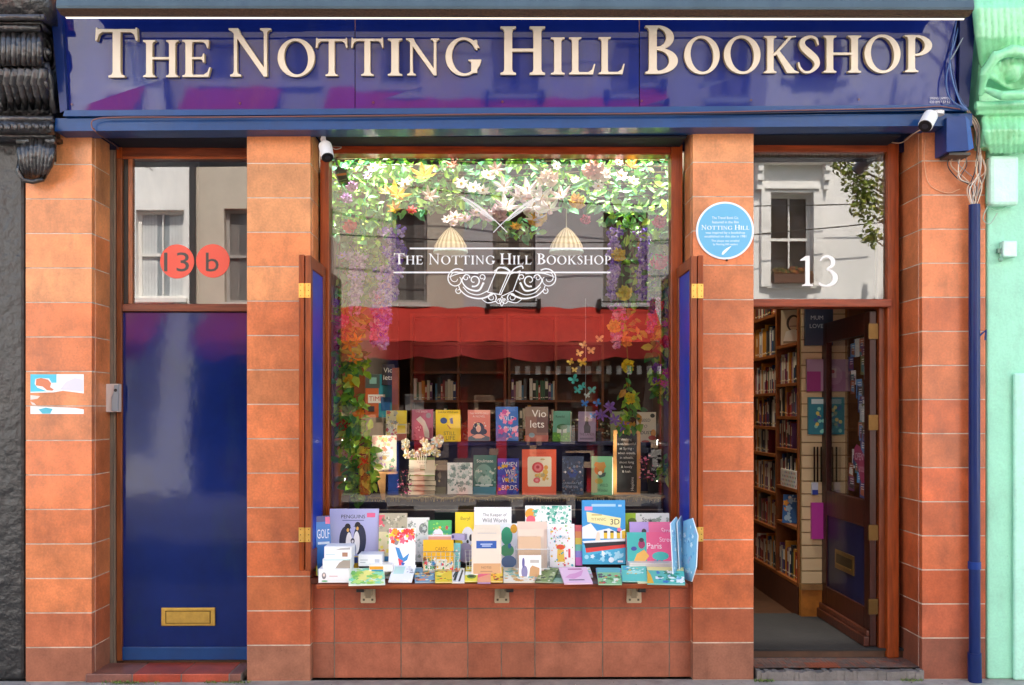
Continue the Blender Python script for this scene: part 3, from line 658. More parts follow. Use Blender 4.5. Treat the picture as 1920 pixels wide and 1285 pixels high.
m = MB(); prof = [(-.398, zb_+.006), (-.388, zb_+.002), (-.384, zb_+.005), (-.384, zb_+.03), (-.398, zb_+.03)]
ends(m, prof, '#f7ead0'); m.build('lit_strip', 'lamp', tl)
# ================================================================== NEIGHBOURS
def organic(mb, name, mt, parent, strength=.02, size=.06, sub=2):
    o = mb.build(name, mt, parent, smooth=True)
    r = o.modifiers.new('remesh', 'REMESH'); r.mode = 'VOXEL'; r.voxel_size = .007; r.use_smooth_shade = True
    t = bpy.data.textures.new('carve', 'CLOUDS'); t.noise_scale = size; t.noise_depth = 3
    d = o.modifiers.new('disp', 'DISPLACE'); d.texture = t; d.strength = strength; d.mid_level = .5; d.texture_coords = 'GLOBAL'
    return o
nb = thing('black_neighbour_building', 'black painted neighbouring front at the left edge with an ornate carved bracket', 'building', W(0, 1275, 0))
m = MB(); x1 = W(46, 770, .02).x; m.box(-6, x1, .02, 4, 0, 3.0, '#1c1b1b'); m.box(-6, W(100, 770, .1).x, .1, 4, 3.0, 9, '#1a1919')
m.build('wall', 'blackwall', nb, bevel=.02)
m = MB(); K = '#201e1d'; K2 = '#343130'
m.pbox(-140, -30, 98, 262, -.10, .1, '#141313')
m.pbox(-140, -40, 84, 28, -.36, -.1, K); m.tube([W(-100, 33, -.36), W(84, 33, -.36)], .016, K2, n=10); m.pbox(-140, 37, 74, 46, -.33, -.1, K); m.tube([W(-100, 53, -.32), W(76, 53, -.32)], .022, K, n=12)
for i in range(9): x = -2+i*9.5; m.tube([W(x, 60, -.30), W(x, 78, -.335), W(x, 100, -.335), W(x, 122, -.30)], .0155, K2 if i % 2 else K, n=10)
m.tube([W(-100, 92, -.2), W(66, 92, -.2)], .11, K, n=28)
A_, B_ = W(66, 96, -.2), W(84, 98, -.2); m.tube([A_, B_], .125, K2, n=30)
sp = []
for q in range(40):
    t = q/39; r = .105*(1-t)+.012; an = 1.2+t*4.2*math.pi; sp.append(B_+Vector((.008, -r*math.cos(an), r*math.sin(an))))
m.tube(sp, .009, K2, n=6); m.ball(B_+Vector((.012, 0, 0)), .022, K2)
for q in range(7):
    x = 4+q*13; m.tube([W(x, 128, -.28), W(x-3, 150, -.25), W(x+2, 178, -.19), W(x+6, 206, -.13)], [.026, .03, .024, .008], K2 if q % 2 else K, n=8)
    for s_ in (-1, 1): m.tube([W(x, 150, -.26), W(x+s_*6, 160, -.25), W(x+s_*8, 172, -.2)], [.012, .01, .004], K2, n=6)
m.tube([W(80, 120, -.22), W(92, 150, -.19), W(96, 185, -.16), W(102, 212, -.13)], [.035, .024, .016, .02], K, n=10)
m.tube([W(-100, 222, -.15), W(100, 224, -.15)], .018, K2, n=10); m.tube([W(-100, 238, -.14), W(100, 240, -.14)], .038, K, n=16)
for i in range(8): m.ball(W(2+i*13.5, 238, -.18), (.014, .012, .02), K2, n=8)
m.pbox(-140, 250, 98, 258, -.13, 0, K)
m.pbox(36, 262, 100, 300, -.04, .05, '#141313')
for i in range(9):
    t = i/8; m.tube([W(38+t*62, 262, -.05-.07*math.sin(t*3)), W(38+t*60, 285, -.13), W(42+t*52, 310, -.12), W(48+t*34, 338, -.05)], [.02, .019, .017, .006], K2 if i % 2 else K, n=8)
m.tube([W(32, 265, -.11), W(103, 265, -.11)], .017, K2, n=10)
m.tube([W(38, 300, -.08), W(34, 322, -.09), W(44, 338, -.08), W(62, 341, -.08), W(82, 336, -.07)], .014, K, n=8)
m.build('carved_bracket', 'black', nb, smooth=True)
ng = thing('mint_green_neighbour_building', 'pale mint green neighbouring front at the right edge with carved plaster bracket', 'building', W(1900, 1275, 0))
m = MB(); x0 = W(1851, 770, .0).x; m.box(x0, 6.5, .0, 4, 0, 9, '#9fe0c0'); m.box(W(1902, 770, -.03).x, 6.5, -.03, -.0005, 0, W(1900, 700, 0).z, '#b4ecd2'); m.build('wall', 'mint', ng, bevel=.012)
m = MB(); g1, g2 = '#7fd09c', '#8fdba8'
m.pbox(1836, -40, 2050, 212, -.13, .05, g1)
for i in range(9):
    x = 1832+i*12; m.tube([W(x, -30, -.20), W(x+2, 20, -.26), W(x+5, 70, -.24), W(x+9, 110, -.18), W(x+14, 140, -.14)], [.026, .03, .026, .018, .008], g1 if i % 2 else g2, n=10)
for s_ in range(2):
    m.tube([W(1838, 180-s_*8, -.2), W(1846, 140-s_*6, -.26), W(1866, 108-s_*4, -.30), W(1898, 92+s_*6, -.31), W(1940, 98+s_*8, -.3)], [.014, .024, .026, .024, .02], g2, n=12)
for i in range(9):
    t = i/8; an = 2.9-t*2.3; m.tube([W(1905+52*math.cos(an), 150-44*math.sin(an), -.26), W(1905+34*math.cos(an), 158-26*math.sin(an), -.22), W(1905+12*math.cos(an), 168, -.16)], [.018, .014, .006], g2 if i % 2 else g1, n=8)
m.ball(W(1898, 132, -.22), (.05, .05, .07), g1, n=16)
m.tube([W(1850, 168, -.22), W(1878, 180, -.27), W(1930, 178, -.28)], [.016, .026, .028], g1, n=10)
m.tube([W(1828, 198, -.17), W(1990, 195, -.17)], .022, g2, n=12); m.tube([W(1830, 211, -.15), W(1990, 209, -.15)], .016, g1, n=12)
m.pbox(1842, 214, 2050, 276, -.09, .05, g1)
for i in range(8): m.tube([W(1845+i*11, 220, -.12), W(1849+i*10.4, 246, -.155), W(1853+i*9.6, 268, -.13), W(1858+i*9, 288, -.07)], [.018, .02, .017, .007], g2 if i % 2 else g1, n=8)
organic(m, 'carved_bracket', 'greencarve', ng, .008, .05)
# mint junction box and small bell on the neighbour
k = thing('junction_box', 'mint painted rounded junction box on the green wall below the carved bracket', 'electrical box', W(1885, 385, 0))
m = MB(); m.pbox(1857, 291, 1912, 385, -.07, -.004, '#bdebd6'); m.build('cover', 'green', k, bevel=.02)
m = MB(); m.pbox(1853, 296, 1857.5, 380, -.04, -.003, '#5e9a78'); m.build('side_plate', 'green', k)
k = thing('wall_sensor', 'small mint painted cube sensor with wires on the green wall beside the blue pipe', 'sensor', W(1890, 490, 0))
m = MB(); m.pbox(1881, 451, 1908, 482, -.05, -.004, '#c8efdd'); m.build('housing', 'green', k, bevel=.008)
m = MB(); m.pbox(1871, 466, 1881, 474, -.03, -.01, '#6e8f7c'); m.build('nozzle', 'plastic', k); m = MB(); m.ball(W(1876, 487, -.03), .014, '#7fae94'); m.build('knob', 'plastic', k)
# ================================================================== ACROSS THE STREET (mirrored in the glass and the blue gloss)
YO = -12.0
def RX(px): return REF(px, 770, YO).x
def RZ(py): return REF(940, py, YO).z
def house(name, label, pa, pb, colr, wins, h, xa=None, xb=None, z0=0, ped=None, mt='stucco', band=True):
    xa = RX(pa) if xa is None else xa; xb = RX(pb) if xb is None else xb
    root = thing(name, label, 'building', ((xa+xb)/2, YO, 0))
    holes = sorted([(RX(a), RX(b), RZ(d), RZ(c)) for a, b, c, d in wins])
    m = MB(); x = xa
    for (a, b, z0_, z1_) in holes:
        m.box(x, a, YO-.35, YO, 0, h, colr); m.box(a, b, YO-.35, YO, 0, z0_, colr); m.box(a, b, YO-.35, YO, z1_, h, colr); x = b
    m.box(x, xb, YO-.35, YO, 0, h, colr); m.box(xa, xb, YO-8, YO-.36, 0, h-.1, colr)
    if band: m.box(xa, xb, YO, YO+.12, h-.5, h-.3, colr); m.box(xa, xb, YO+.001, YO+.25, h-.3, h-.1, colr)
    m.build('wall', mt, root)
    return root, holes
def sash(root, hl, frame, pane, sillc, curtain=None, bars=(1, 1)):
    a, b, z0, z1 = hl
    f = MB(); t = .06; y = YO-.14
    f.box(a, a+t, y-.05, y, z0, z1, frame); f.box(b-t, b, y-.05, y, z0, z1, frame); f.box(a+t, b-t, y-.05, y, z1-t, z1, frame); f.box(a+t, b-t, y-.05, y, z0, z0+t, frame)
    zm = (z0+z1)/2; f.box(a+t, b-t, y-.05, y-.002, zm-.025, zm+.025, frame)
    for i in range(bars[0]):
        xx = a+(b-a)*(i+1)/(bars[0]+1); f.box(xx-.013, xx+.013, y-.04, y-.004, z0+t, zm-.026, frame); f.box(xx-.013, xx+.013, y-.04, y-.004, zm+.026, z1-t, frame)
    wf = f.build('window', 'plastic', root)
    g = MB(); g.box(a+t, b-t, y-.08, y-.06, z0+t, z1-t, pane); g.build('pane', 'darkglass', wf)
    if curtain:
        c = MB(); n = 14
        for i in range(n):
            xx = a+t+(b-a-2*t)*i/n
            if i < n*.3 or i > n*.62: c.box(xx, xx+(b-a)/n*.7, y-.058, y-.052, z0+t, z1-t, curtain)
        c.build('curtain', 'cloth', wf)
    s_ = MB(); s_.box(a-.06, b+.06, YO-.1, YO+.08, z0-.08, z0-.001, sillc); s_.build('sill', 'stucco', wf)
h1, o1 = house('white_townhouse', 'white rendered house with a small paned sash window opposite the blue door', None, 357, '#f3f1ec', [(254, 345, 395, 560), (100, 180, 395, 560)], 9.2, xa=-16)
for h_ in o1: sash(h1, h_, '#ece9e2', '#8f9699', '#efece6', '#d7d9d8')
m = MB(); m.tube([(RX(364), YO+.1, 0), (RX(364), YO+.1, 9)], .06, '#3e3c3b', n=12); m.build('drainpipe', 'plastic', h1)
h2, o2 = house('beige_terrace_house', 'beige painted house opposite with a tall dark sash window over the red awning', 372, 869, '#c3b7a6', [(735, 801, 392, 568), (560, 625, 392, 568), (420, 480, 392, 568)], 8.8, xa=RX(357)+.002)
for h_ in o2: sash(h2, h_, '#a09a94', '#5c5856', '#c9c4ba', '#77726e', (0, 0))
h3, o3 = house('grey_terrace_house', 'grey painted house opposite with dark window openings over the red awning', 869.4, 1400, '#b7b3b3', [(924, 1004, 395, 568), (1131, 1214, 398, 568), (1300, 1370, 398, 568)], 9.6)
for h_ in o3: sash(h3, h_, '#77716b', '#5a544e', '#aeb3b4', '#8a8174', (0, 0))
for a, b in ((915, 1010), (1122, 1222)):
    m = MB()
    for z in (568, 578): m.tube([(RX(a), YO+.22, RZ(z)), (RX(b), YO+.22, RZ(z))], .012, '#1c1d1c', n=6)
    for q in (a, b): m.box(RX(q)-.03, RX(q)+.03, YO+.001, YO+.25, RZ(582), RZ(563), '#1c1d1c')
    m.build('window_rail', 'plastic', h3)
h4, o4 = house('white_stucco_house', 'white stucco house opposite with a pedimented sash window and flower box', 1400.4, None, '#f1efea', [(1443, 1523, 362, 532), (1720, 1800, 362, 532)], 9.4, xb=18)
for k_, (a, b, z0, z1) in enumerate(o4):
    sash(h4, (a, b, z0, z1), '#f2f0ea', '#2b2624', '#f4f2ec', None)
    m = MB(); t = .17; c = '#f2f0ea'
    m.box(a-t, a-.002, YO+.001, YO+.09, z0-.05, z1+t, c); m.box(b+.002, b+t, YO+.001, YO+.09, z0-.05, z1+t, c); m.box(a-.001, b+.001, YO+.001, YO+.09, z1+.002, z1+t, c)
    m.box(a-.10, b+.10, YO+.091, YO+.13, z1+.06, z1+.10, c)
    m.box(a-.34, b+.34, YO+.001, YO+.28, z1+.50, z1+.58, c); m.box(a-.24, b+.24, YO+.001, YO+.06, z1+.18, z1+.499, c)
    xm = (a+b)/2; P = [Vector((a-.34, YO+.28, z1+.582)), Vector((b+.34, YO+.28, z1+.582)), Vector((xm, YO+.28, z1+.90))]
    P2 = [Vector((a-.16, YO+.12, z1+.60)), Vector((b+.16, YO+.12, z1+.60)), Vector((xm, YO+.12, z1+.80))]
    m.prism(P2, (0, -.1, 0), c)
    for A, B in ((P[0], P[2]), (P[2], P[1])):
        d = Vector((0, 0, .07)); m.prism([A, B, B+d, A+d] if A.x < B.x else [A, B, B+d, A+d], (0, -.27, 0), c)
    for s_ in (a-.27, b+.16): m.box(s_, s_+.11, YO+.001, YO+.2, z1+.2, z1+.499, c); m.box(s_+.01, s_+.10, YO+.201, YO+.24, z1+.36, z1+.499, c); m.box(s_+.01, s_+.1, YO+.001, YO+.14, z1+.05, z1+.199, c)
    m.build('window_surround', 'stucco', h4)
    m = MB(); m.box(a+.04, b-.04, YO-.1, YO+.2, z0+.0, z0+.16, '#5a3522'); m.build('flower_box', 'oak', h4)
    m = MB()
    for i in range(120): m.ball((rnd.uniform(a+.05, b-.05), rnd.uniform(YO-.08, YO+.2), z0+.16+rnd.uniform(0, .12)), rnd.uniform(.02, .05), rnd.choice(['#7a5a2c', '#a36b34', '#5c5a26', '#8c4a22']), n=5)
    tag(m.build('dried_plants', 'leaf', h4), None, None)
# shop opposite under the red awning
def awning(pa, pb, seams, label):
    aw = thing('red_awning', label, 'awning', (RX((pa+pb)/2), YO+.6, RZ(600)))
    m = MB(); n, k_ = max(12, int((pb-pa)/5)), 10; xa, xb = RX(pa), RX(pb); zt0, zb0 = RZ(577), RZ(650); vs = []
    seam = [RX(q) for q in seams]
    def sag(x):
        for a, b in zip(seam[:-1], seam[1:]):
            if a <= x <= b: return math.sin(math.pi*(x-a)/(b-a))
        return 0
    for j in range(k_+1):
        for i in range(n+1):
            x = xa+(xb-xa)*i/n; t = j/k_; g = sag(x); vs.append((x, YO+.02+1.25*t, zt0+(zb0-zt0)*t-.09*g*math.sin(math.pi*t)+.018*math.sin(x*9+t*3)))
    fs = [(j*(n+1)+i, j*(n+1)+i+1, (j+1)*(n+1)+i+1, (j+1)*(n+1)+i) for j in range(k_) for i in range(n)]
    m.add(vs, fs, '#b32a1c'); m.build('canopy', 'canvas', aw, smooth=True)
    m = MB(); vs = []
    for j in range(7):
        for i in range(n+1):
            x = xa+(xb-xa)*i/n; t = j/6; g = sag(x); vs.append((x, YO+1.275+.07*math.sin(x*5.3+math.sin(x*2))*t, zb0-(.25+.06*g+.03*math.sin(x*1.7))*t))
    fs = [(j*(n+1)+i, j*(n+1)+i+1, (j+1)*(n+1)+i+1, (j+1)*(n+1)+i) for j in range(6) for i in range(n)]
    m.add(vs, fs, '#8e1712'); m.build('valance', 'canvas', aw, smooth=True)
awning(640, 1228, (640, 720, 793, 872, 951, 1046, 1138, 1228), 'long sagging red canvas awning over the dark shop across the street')
awning(398, 560, (398, 470, 560), 'middle sized red canvas awning left of the long one across the street')
awning(245, 322, (245, 322), 'small red canvas awning on the white rendered house across the street')
so_ = thing('dark_shopfront', 'dark shopfront across the street with red posts below the red awning', 'shopfront', (RX(950), YO, 0))
m = MB(); m.box(RX(372), RX(1398), YO+.002, YO+.1, 0, RZ(640), '#241d1b')
for q in range(380, 1390, 42): m.box(RX(q), RX(q+30), YO+.101, YO+.13, .2, RZ(715), rnd.choice(['#3c2c24', '#1c1716', '#2c2420', '#443630', '#16161a']))
m.build('front', 'stucco', so_)
for q, c in ((790, '#a01c16'), (870, '#8e1913'), (941, '#a81a14'), (1107, '#a31a14'), (1240, '#7e1812'), (742, '#2c4f9c'), (690, '#8e1913')):
    m = MB(); m.box(RX(q-10), RX(q+9), YO+.3, YO+.45, 0, RZ(665), c); m.build('post', 'paint', so_)
m = MB()
for i, q in enumerate(range(955, 1225, 9)): m.box(RX(q), RX(q+8.5), YO+1.0, YO+1.02, RZ(706), RZ(691), '#e8e2d6' if i % 2 else '#22201f')
m.build('striped_trim', 'canvas', so_)
m = MB()
for i in range(60):
    q = rnd.uniform(640, 1225); z = rnd.uniform(.3, 2.0); m.box(RX(q), RX(q)+rnd.uniform(.1, .4), YO+.5, YO+.6, z, z+rnd.uniform(.1, .4), rnd.choice(['#7c6450', '#a58a70', '#3d2f28', '#5d5148', '#93765c', '#2b2b33', '#8a8580']))
m.build('goods', 'print', so_)
for x, z in ((RX(1330), 0), (RX(300), 0)): pass
m = MB()
for z, dz in ((5.6, -.4), (4.6, .2)):
    m.tube([(-3+t*.75, YO+.4+(t % 3)*.02, z+dz*t/12-.25*math.sin(math.pi*t/13)) for t in range(14)], .012, '#2a2a2a', n=5)
tag(m.build('overhead_cables', 'plastic'), 'thin dark cables slung along the grey and beige house fronts', 'cables')
# street tree
def leafq(mb, p, d, nrm, L, Wd, c, fold=.18):
    d = d.normalized(); s_ = d.cross(nrm)
    if s_.length < 1e-4: s_ = Vector((1, 0, 0))
    s_.normalize(); nn = s_.cross(d); k = [p, p+d*L*.35+s_*Wd*.5-nn*Wd*fold*-1, p+d*L*.72+s_*Wd*.36+nn*Wd*fold, p+d*L, p+d*L*.72-s_*Wd*.36+nn*Wd*fold, p+d*L*.35-s_*Wd*.5+nn*Wd*fold, p+d*L*.5]
    mb.add(k, [(0, 1, 6), (1, 2, 6), (2, 3, 6), (3, 4, 6), (4, 5, 6), (5, 0, 6)], c)
def rv(r=rnd): 
    while True:
        v = Vector((r.uniform(-1, 1), r.uniform(-1, 1), r.uniform(-1, 1)))
        if .05 < v.length < 1: return v.normalized()
YT = -9.9
T0 = REF(1760, 900, YT); tr = thing('street_tree', 'leafy street tree on the far pavement in front of the white stucco house', 'tree', (T0.x, YT, 0))
cl = [(1655, 285, .45), (1600, 330, .28), (1580, 300, .22), (1625, 350, .3), (1628, 400, .3), (1632, 445, .16), (1615, 372, .2), (1690, 300, .5), (1690, 380, .4), (1760, 330, .7), (1840, 320, .8), (1920, 330, .8), (1800, 400, .5)]
m = MB(); m.tube([(T0.x, YT, 0), (T0.x+.05, YT, 2), (T0.x-.05, YT, 4), (T0.x+.1, YT, 6.5)], [.16, .13, .1, .05], '#5b4c3c', n=10)
for (px, py, r) in cl:
    p = REF(px, py, YT); m.tube([(T0.x, YT, max(2.6, p.z-1.4)), (T0.x*.6+p.x*.4, YT+.05, p.z-.5), tuple(p)], [.05, .03, .008], '#5b4c3c', n=6)
m.build('trunk', 'bark', tr)
m = MB()
for (px, py, r) in cl:
    p = REF(px, py, YT)
    for i in range(int(420*r**1.6)+60):
        q = p+rv()*r*rnd.random()**.5; leafq(m, q, rv(), rv(), rnd.uniform(.06, .11), rnd.uniform(.04, .07), rnd.choice(['#7a8a30', '#93a03c', '#5f7328', '#a8a850', '#6d6a2a']))
m.build('crown', 'leaf', tr)
# ================================================================== INTERIOR
SPC = ['#8a2b22', '#1f3d6b', '#d9cfb8', '#2b2b2e', '#b8483a', '#3c6b4a', '#e8e4da', '#6b3f6b', '#c98a2e', '#4a7fa0', '#702030', '#5a5a58', '#b9b0a0', '#203028', '#a06a7a']
CN = ['dark red', 'navy', 'cream', 'black', 'brick red', 'green', 'white', 'purple', 'ochre', 'pale blue', 'maroon', 'grey', 'stone', 'dark green', 'dusty pink']
SHB = []
for i, c in enumerate(SPC):
    m = MB(); w_ = [.022, .03, .026, .035, .02][i % 5]; h_ = [.19, .21, .2, .23, .175][i % 5]; d_ = .14
    m.box(-w_/2, -w_/2+.002, 0, d_, 0, h_, c); m.box(w_/2-.002, w_/2, 0, d_, 0, h_, c); m.box(-w_/2+.002, w_/2-.002, 0, .002, 0, h_, c); m.box(-w_/2+.002, w_/2-.002, .002, d_-.004, .003, h_-.003, '#e6dcc6')
    lc = '#f0ead8' if i % 3 else '#d8b860'
    m.box(-w_/2+.004, w_/2-.004, -.0006, -.0001, h_*.5, h_*.86, lc if i % 3 == 1 else c); m.box(-w_/2+.004, w_/2-.004, -.0006, -.0001, h_*.1, h_*.14, lc)
    o = m.build('shelf_book', 'print', local=True); SHB.append((o, w_, h_)); o.location = (0, 0, -50)
proto_used = set()
def shelf_row(p0, direction, length, face_rot, where, group, rr, fill=.9, maxn=99):
    """books side by side from p0 along the unit direction; spines turned by face_rot about z"""
    t = .004; cnt = 0
    while t < length*fill and cnt < maxn:
        i = rr.randrange(len(SHB)); src, w_, h_ = SHB[i]
        if t+w_ > length: break
        if i in proto_used: o = src.copy(); C.objects.link(o)
        else: o = src; proto_used.add(i)
        p = Vector(p0)+Vector(direction)*(t+w_/2); o.location = p; o.rotation_euler = (0, rr.choice([0, 0, 0, 0, .05]) if 0 else 0, face_rot); o.scale = (1, 1, rr.uniform(.85, 1.08))
        tag(o, f'{CN[i]} book on {where}', 'book', group); t += w_+.0015; cnt += 1
        if rr.random() < .06: t += .03
# right-hand bookcase beside the open door, facing left
CX = 2.0
bc = thing('tall_bookcase', 'tall brown wooden bookcase with full shelves just inside the open door', 'bookcase', (CX+.17, 1.8, .1))
WK = '#8a4d1c'
def zpx(py, y, x=CX): return W(1490, py, y).z
m = MB(); m.box(CX+.30, CX+.32, 1.2, 3.9, .1, 2.9, '#7a4319'); m.build('back_panel', 'oak', bc)
UP = [1.2, 1.73, 2.42, 3.1, 3.8]
for y in UP:
    m = MB(); m.box(CX, CX+.299, y, y+.03, .1, 2.9, WK); m.build('upright', 'oak', bc, bevel=.002)
sh1 = [.326, .70, .955, 1.225, 1.45, 1.68, 1.955, 2.25]
sh2 = [.326, .63, .89, 1.17, 1.37, 1.62, 1.90, 2.2]
rr = random.Random(11)
for b in range(4):
    ya, yb_ = UP[b]+.0302, UP[b+1]-.0002
    for k_, z in enumerate(sh1 if b % 2 == 0 else sh2):
        m = MB(); m.box(CX-.005, CX+.299, ya, yb_, z-.022, z, WK); m.build('shelf', 'oak', bc, bevel=.001)
m = MB(); m.box(CX-.004, CX+.28, 1.2, 3.82, .1003, .3, '#4c2410'); m.build('kickboard', 'oak', bc)
for b in range(2):
    ya, yb_ = UP[b]+.032, UP[b+1]-.01
    for k_, z in enumerate((sh1 if b == 0 else sh2)):
        if b == 0 and k_ in (1, 6): continue
        ordn = ['bottom', 'second', 'third', 'fourth', 'fifth', 'sixth', 'seventh', 'top'][k_]
        # spine faces -x : local -y -> world -x  => rotate by -90deg
        shelf_row((CX+.02, yb_, z+.0005), (0, -1, 0), yb_-ya, -math.pi/2, f'the {ordn} shelf, {["nearer","farther"][b]} bay by the door', f'books on the shelves of the tall bookcase', rr, .95 if k_ != 3 else .6)
# slatwall on the end of the bookcase with things hanging from it
sw = thing('slatwall_panel', 'cream slatwall display panel on the end of the tall bookcase', 'slatwall', (2.17, 1.18, .3))
m = MB(); z = .33
while z < 2.75: m.box(CX+.01, 2.30, 1.150, 1.175, z+.004, z+.082, '#d8bf92'); z += .086
m.box(CX+.01, 2.30, 1.165, 1.198, .3, 2.75, '#9a7c50'); m.build('slats', 'print', sw)
m = MB(); m.box(CX+.005, 2.31, 1.14, 1.198, .29, .328, '#8f6a3c'); m.box(CX+.005, 2.31, 1.15, 1.198, .1, .2898, '#a8681f'); m.build('plinth', 'oak', sw)
m = MB(); m.box(2.3005, 2.314, 1.15, 1.19, .1, 2.9, '#8a5a22'); m.build('edge_post', 'oak', sw)
HANG = [('gift_bag', 'dark blue tote bag with pale lettering hanging highest on the slatwall', 'bag', 1510, 1562, 570, 648, '#24384f', [('T', 'MUM', .42, .62, .1, '#b8c4cc'), ('T', 'LOVE', .4, .42, .1, '#b8c4cc')]),
 ('wrapping_pack', 'lilac and magenta patterned pack hanging on the slatwall below the blue bag', 'gift pack', 1513, 1594, 674, 734, '#a98aa4', [('R', 0, 0, .32, .62, '#9c2c7c'), ('E', .62, .5, .2, .3, '#c0a4ba'), ('R', .5, .42, .68, .72, '#e4dcd8'), ('E', .6, .62, .04, .06, '#c85a50')]),
 ('puzzle_box', 'turquoise floral box hanging on the slatwall beneath the lilac pack', 'box', 1516, 1584, 745, 815, '#1f7c8c', [('R', .08, .82, .5, .95, '#c8e0e0')]+[('E', random.Random(i).uniform(.1, .9), random.Random(i+50).uniform(.05, .75), .05, .05, ['#d8c860', '#8ad0c0', '#3a5a9c'][i % 3]) for i in range(26)]),
 ('magenta_folder', 'bright magenta folder hanging near the bottom of the slatwall', 'folder', 1522, 1594, 943, 1011, '#b8359a', [('E', .72, .5, .1, .25, '#2b3a2a')]),
 ('pen_pack', 'slim pack of blue topped pens hanging on the slatwall', 'pen pack', 1523, 1534, 905, 928, '#c8d0e0', [('R', 0, 0, 1, .4, '#2c3f9c')]),]
for nm, lb, ct, a, b, c, d, cc, art in HANG:
    A, B = W(a, d, 1.12), W(b, c, 1.12); m = MB(); m.box(A.x, B.x, 1.12, 1.145, A.z, B.z, cc)
    w_, h_ = B.x-A.x, B.z-A.z; k_ = 0
    for s_ in art:
        k_ += 1; y = 1.1195-.0002*k_
        if s_[0] == 'R': m.poly([(A.x+s_[1]*w_, y, A.z+s_[2]*h_), (A.x+s_[3]*w_, y, A.z+s_[2]*h_), (A.x+s_[3]*w_, y, A.z+s_[4]*h_), (A.x+s_[1]*w_, y, A.z+s_[4]*h_)], s_[5])
        elif s_[0] == 'E': m.poly([(A.x+(s_[1]+s_[3]*math.cos(q*math.pi/8))*w_, y, A.z+(s_[2]+s_[4]*math.sin(q*math.pi/8))*h_) for q in range(16)], s_[5])
        else: text_on(m, s_[1], s_[5], lambda u, v: Vector((A.x+u, y, A.z+v)), s_[4]*h_, cx=s_[2]*w_, y=s_[3]*h_)
    o = m.build(nm, 'print'); tag(o, lb, ct)
m = MB()
for q in (1527, 1533, 1540, 1548, 1560, 1568): m.tube([W(q, 838, 1.1), W(q, 904, 1.1)], .006, '#3a3028', n=6); 
tag(m.build('wind_chimes', 'metal'), 'dark hanging wind chime tubes on the slatwall beside the door edge', 'wind chimes')
# cards, scarves and gifts crowding the right wall behind the door glass
rr = random.Random(5)
CARDC = [('dark blue', '#2a4a8c'), ('pale grey', '#b8bec4'), ('teal', '#2f7c88'), ('sky blue', '#5a9ad0'), ('plum', '#7c3a6c'), ('olive', '#6c7440'), ('white', '#dcdcd8'), ('terracotta', '#b0603c'), ('charcoal', '#3a3a40')]
m = MB(); m.box(2.315, RX1-.002, 1.13, 1.145, .1, 2.3, '#6b4424'); tag(m.build('pegboard', 'oak'), 'brown board packed with hanging cards behind the open door glass', 'board')
rp = random.Random(21)
for i in range(40):
    y = .385+rp.random()*.26; z = .965+i*.0285; w_, h_ = rp.uniform(.05, .1), rp.uniform(.06, .12); nm_, cc = CARDC[(i*4) % 9]; x = Xd-.0165+.0003*i; z = min(z, zg1-h_-.01)
    m = MB(); m.box(x, x+.0002, y, y+w_, z, z+h_, cc); cc2 = rp.choice(CARDC)[1]; m.poly([(x-.00005, y+.01, z+.01), (x-.00005, y+.01, z+h_*.55), (x-.00005, y+w_-.02, z+h_*.7), (x-.00005, y+w_-.01, z+.02)], cc2)
    for q in range(3): m.poly([(x-.00008, y+.012, z+h_*.8-q*.014), (x-.00008, y+.012, z+h_*.8-q*.014+.005), (x-.00008, y+w_*.7, z+h_*.8-q*.014+.005), (x-.00008, y+w_*.7, z+h_*.8-q*.014)], '#e8e4dc')
    tag(m.build('gift_card', 'print'), f'{nm_} card among those crowding the glass of the open door', 'card', 'cards crowding the glass of the open door')
k = thing('glove_sign', 'small pink glove shaped sign hanging behind the glass of the open door', 'sign', (Xd-.0175, .5, 1.05))
gx = Xd-.0175; GQ = [(gx, y, z) for y, z in ((.60, 1.26), (.56, 1.285), (.50, 1.27), (.44, 1.22), (.415, 1.13), (.43, 1.06), (.47, 1.05), (.51, 1.09), (.55, 1.16), (.61, 1.19))]
m = MB(); m.prism([Vector(p) for p in GQ], (.0006, 0, 0), '#a83c66'); text_on(m, 'OPEN', '#ecc8d6', lambda u, v: Vector((gx-.0004, .60-u, 1.19+v)), .045, cx=.08, maxw=.13); text_on(m, '& YOU', '#ecc8d6', lambda u, v: Vector((gx-.0004, .53-u, 1.12+v)), .035, cx=.05, maxw=.09); m.build('board', 'print', k)
# dotted box and novelty things on the dotted shelf
k = thing('dotted_box', 'white box with coloured polka dots on a shelf of the bookcase by the door', 'box', (CX+.1, 1.42, sh1[2]))
m = MB(); m.box(CX-.0, CX+.18, 1.24, 1.60, sh1[2]+.001, sh1[2]+.12, '#ece8e4')
for i in range(34): 
    y, z = 1.26+(i % 9)*.038+(i//9 % 2)*.019, sh1[2]+.018+(i//9)*.028; m.poly([(CX-.0006, y+.008*math.cos(-q*math.pi/4), z+.008*math.sin(-q*math.pi/4)) for q in range(8)], ['#b8302c', '#2c5cb0', '#3c9c50', '#c88a20'][i % 4])
m.build('box', 'print', k)
FACE = [('cream book with a smiling portrait standing face out high in the bay by the door', (CX+.06, 1.52, sh1[6]+.001), .17, .25, '#d8c8a8', [('E', .5, .62, .28, .24, '#4c443c'), ('E', .52, .6, .2, .2, '#e4ceb0'), ('P', [(.1, .1), (.9, .1), (.8, .38), (.5, .44), (.2, .38)], '#f0ece0'), ('R', .35, .52, .7, .54, '#8c4c44'), ('R', .1, .03, .9, .1, '#8c7c64')], -20),
 ('blue and white picture book face out on a low shelf by the door', (CX+.05, 1.45, sh1[1]+.001), .18, .2, '#3c6ca8', [('F', 16, .05, .05, .95, .95, ['#f4f0e4', '#a8c8e0', '#e89c3c'], .06, .12), ('T', 'SEA', .5, .75, .14, '#f4f4f0', .5)], -35)]
